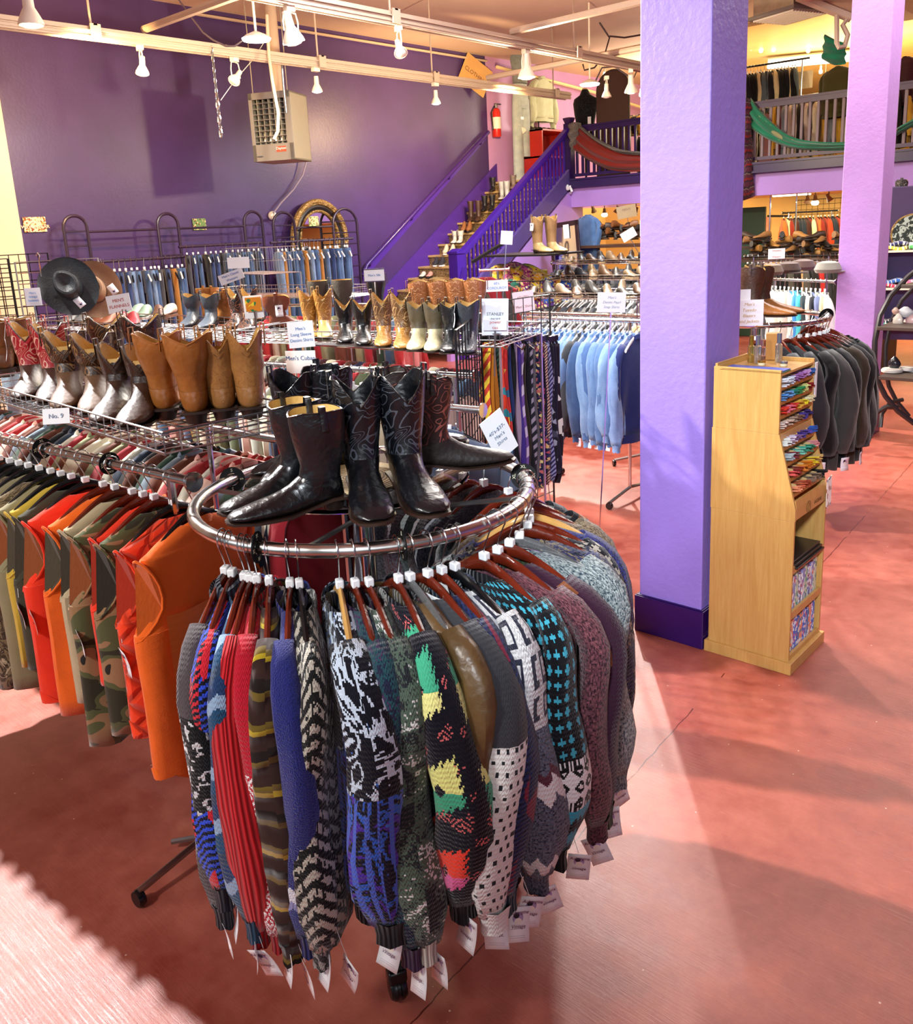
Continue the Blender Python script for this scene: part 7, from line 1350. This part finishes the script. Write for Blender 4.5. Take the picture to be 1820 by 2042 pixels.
# ================================================================ crescent shelf of crystals at the right edge
MM = plain('#4a4848', .35, .8, var=.1); WDK = plain('#4c4038', .5, var=.15)
cs_ = thing('crescent_shelf', 'dark metal crescent shaped shelf stand at the right edge', 'shelf stand', (-2.03, 7.9, 0), 0)
DP = 7.35
def pt(px, py, dd=0): return atd(px, py, DP+dd)-Vector((-2.03, 7.9, 0))
front = [(1850, 520), (1810, 552), (1775, 590), (1754, 630), (1744, 680), (1743, 720), (1750, 760), (1765, 790), (1790, 820), (1830, 850)]
obj('front_arc', MB().tube([pt(*q) for q in front], .022, 8), MM, cs_); obj('rear_arc', MB().tube([pt(x+22, y+10, .35) for x, y in front[1:-1]], .018, 8), MM, cs_)
for (px, py, lb) in ((1800, 567, 'upper'), (1752, 650, 'second'), (1755, 748, 'lowest')):
    a = pt(px, py); obj('shelf_board', MB().box(0, .75, -.05, .32, -.03, .0), WDK, cs_, (a.x, a.y, a.z), smooth=False, bev=.004)
obj('foot_arc', MB().tube([pt(1727, 870), pt(1730, 845), (pt(1745, 825)), pt(1765, 812), pt(1790, 812)], .02, 8), MM, cs_); obj('foot_arc', MB().tube([pt(1755, 852, .3), pt(1758, 825, .3), pt(1775, 802, .3), pt(1800, 797, .3)], .018, 8), MM, cs_); obj('floor_glide', MB().lathe([(0, 0), (.05, 0), (.05, .02), (0, .02)], n=12), STEEL, cs_, tuple(Vector(pt(1727, 872))))
def rock(px, py, w_, h_, c, label, sh='round', name='crystal'):
    q_ = atd(px, py, DP+.1); rg = random.Random(px); m = MB(); n = 10; rings = []
    for j in range(7):
        f = j/6; r_ = math.sin(PI*(.12+.8*f) if sh == 'round' else PI*(.25+.7*f))*w_/2
        rings.append([(r_*(1+rg.uniform(-.1, .1))*math.cos(2*PI*k/n), r_*.7*math.sin(2*PI*k/n), h_*f) for k in range(n)])
    m.loft(rings); tag(obj(name, m, plain(c, .2, var=.15), None, (q_.x, q_.y, q_.z-h_/2)), label, 'crystal', 'crystals on the crescent shelf')
rock(1790, 640, .09, .13, '#d8d0c4', 'clear quartz egg on the middle board of the crescent shelf'); rock(1817, 640, .10, .15, '#e0b8b4', 'rose quartz egg at the right of the crescent shelf'); rock(1805, 622, .12, .09, '#e4e8ea', 'white crystal cluster behind the eggs'); rock(1785, 620, .06, .06, '#c8a898', 'small brownish crystal behind the quartz egg'); rock(1783, 722, .10, .10, '#23242a', 'black rough crystal on the lowest board', 'pt')
for i, (px, py, w_) in enumerate(((1778, 741, .17), (1808, 738, .12), (1820, 744, .10))): q_ = atd(px, py, DP+.1); tag(obj('stone_coaster', MB().lathe([(0, 0), (w_/2, 0), (w_/2, .018), (w_/2*.9, .028), (0, .028)], n=20), plain('#d8d4cc', .4), None, q_), ['largest pale stone dish on the lowest crescent board', 'second pale stone dish on the lowest crescent board', 'pale stone dish cut by the right edge'][i], 'dish', 'stone dishes on the crescent shelf')
# white shelf of folded clothes, purple board, disc and boots past the far pillar
q_ = atd(1800, 560, 9.6); us = thing('white_shelf_unit', 'white framed shelf unit of folded bright clothes at the right edge', 'shelf', (q_.x-.28, q_.y, 0), R(12)); WT = plain('#e4dcc8', .5)
obj('side_panel', MB().box(0, .03, 0, .4, .55, 1.55), WT, us, smooth=False); obj('back_panel', MB().box(0, 1.2, .38, .4, .5, 1.55), plain('#3c2a6a', .5), us, smooth=False)
for k, z in enumerate((1.53, 1.12, .68)): obj('shelf_board', MB().box(0, 1.2, 0, .4, z-.02, z), WT, us, smooth=False)
for k, z in enumerate((1.12, .68, 1.53)):
    for j in range(5):
        c = [['#c83a5a', '#e8863c', '#e0b83c', '#3a6ab8', '#e86a9a'], ['#3ab8a0', '#d8dc4c', '#e05a8a', '#2a2c3a', '#e8c8c8'], ['#e8c84c', '#5ab86a', '#e05a7a', '#3a3c6a', '#e8e8e0']][k][j]
        base_ = Matrix.Rotation(R(12), 3, 'Z') @ Vector((.06+(j % 3)*.24, .08, 0)); tag(obj('folded_shirt', MB().grid(lambda a, b: (a*.22, b*.26, .012*math.sin(a*7+j)+.01*math.sin(b*6)), 8, 6), F('print', c, '#f0f0e8', c, 30.0), None, (us.location.x+base_.x, us.location.y+base_.y, z+.02+(j//3)*.045), (0, 0, R(12)), sol=.035), '%s folded shirt, %s on the %s board of the white shelf unit' % (['first', 'second', 'third', 'fourth', 'fifth'][j], 'lower layer' if j < 3 else 'upper layer', ['middle', 'lowest', 'top'][k]), 'folded shirt', 'folded shirts at the right edge')
q_ = atd(1800, 460, 10.2); pb_ = tag(obj('purple_board', MB().box(-.22, .9, -.03, .03, -.45, .5), plain('#3d2a52', .5), None, q_, (0, 0, R(15)), smooth=False, bev=.01), 'dark purple display board above the folded clothes', 'board')
q_ = atd(1818, 466, 9.9); gn_ = P('silver_disc', .3, .8); gq = gn_.noise(scale=22, detail=3, dist=1.0); gn_.base(gn_.mix(gq.gt(.52), lin('#3c3f38'), lin('#c8ccb8'))); t = thing('round_silver_sign', 'round patterned silver disc before the purple board', 'disc', q_, R(20)); obj('disc', MB().lathe([(0, -.01), (.20, -.01), (.21, 0), (.20, .012), (0, .012)], n=32, axis='y'), gn_.m, t); obj('gold_rim', MB().tube([(.21*math.cos(2*PI*k/32), 0, .21*math.sin(2*PI*k/32)) for k in range(32)], .012, 6, closed=True), GILT.m, t)
boot('black laced boot standing on the purple board at the right edge', leather('#1c1a1c', .4, stitch='#8a8478'), None, tuple(atd(1795, 404, 10.2)), R(10), h=.26, small=True)
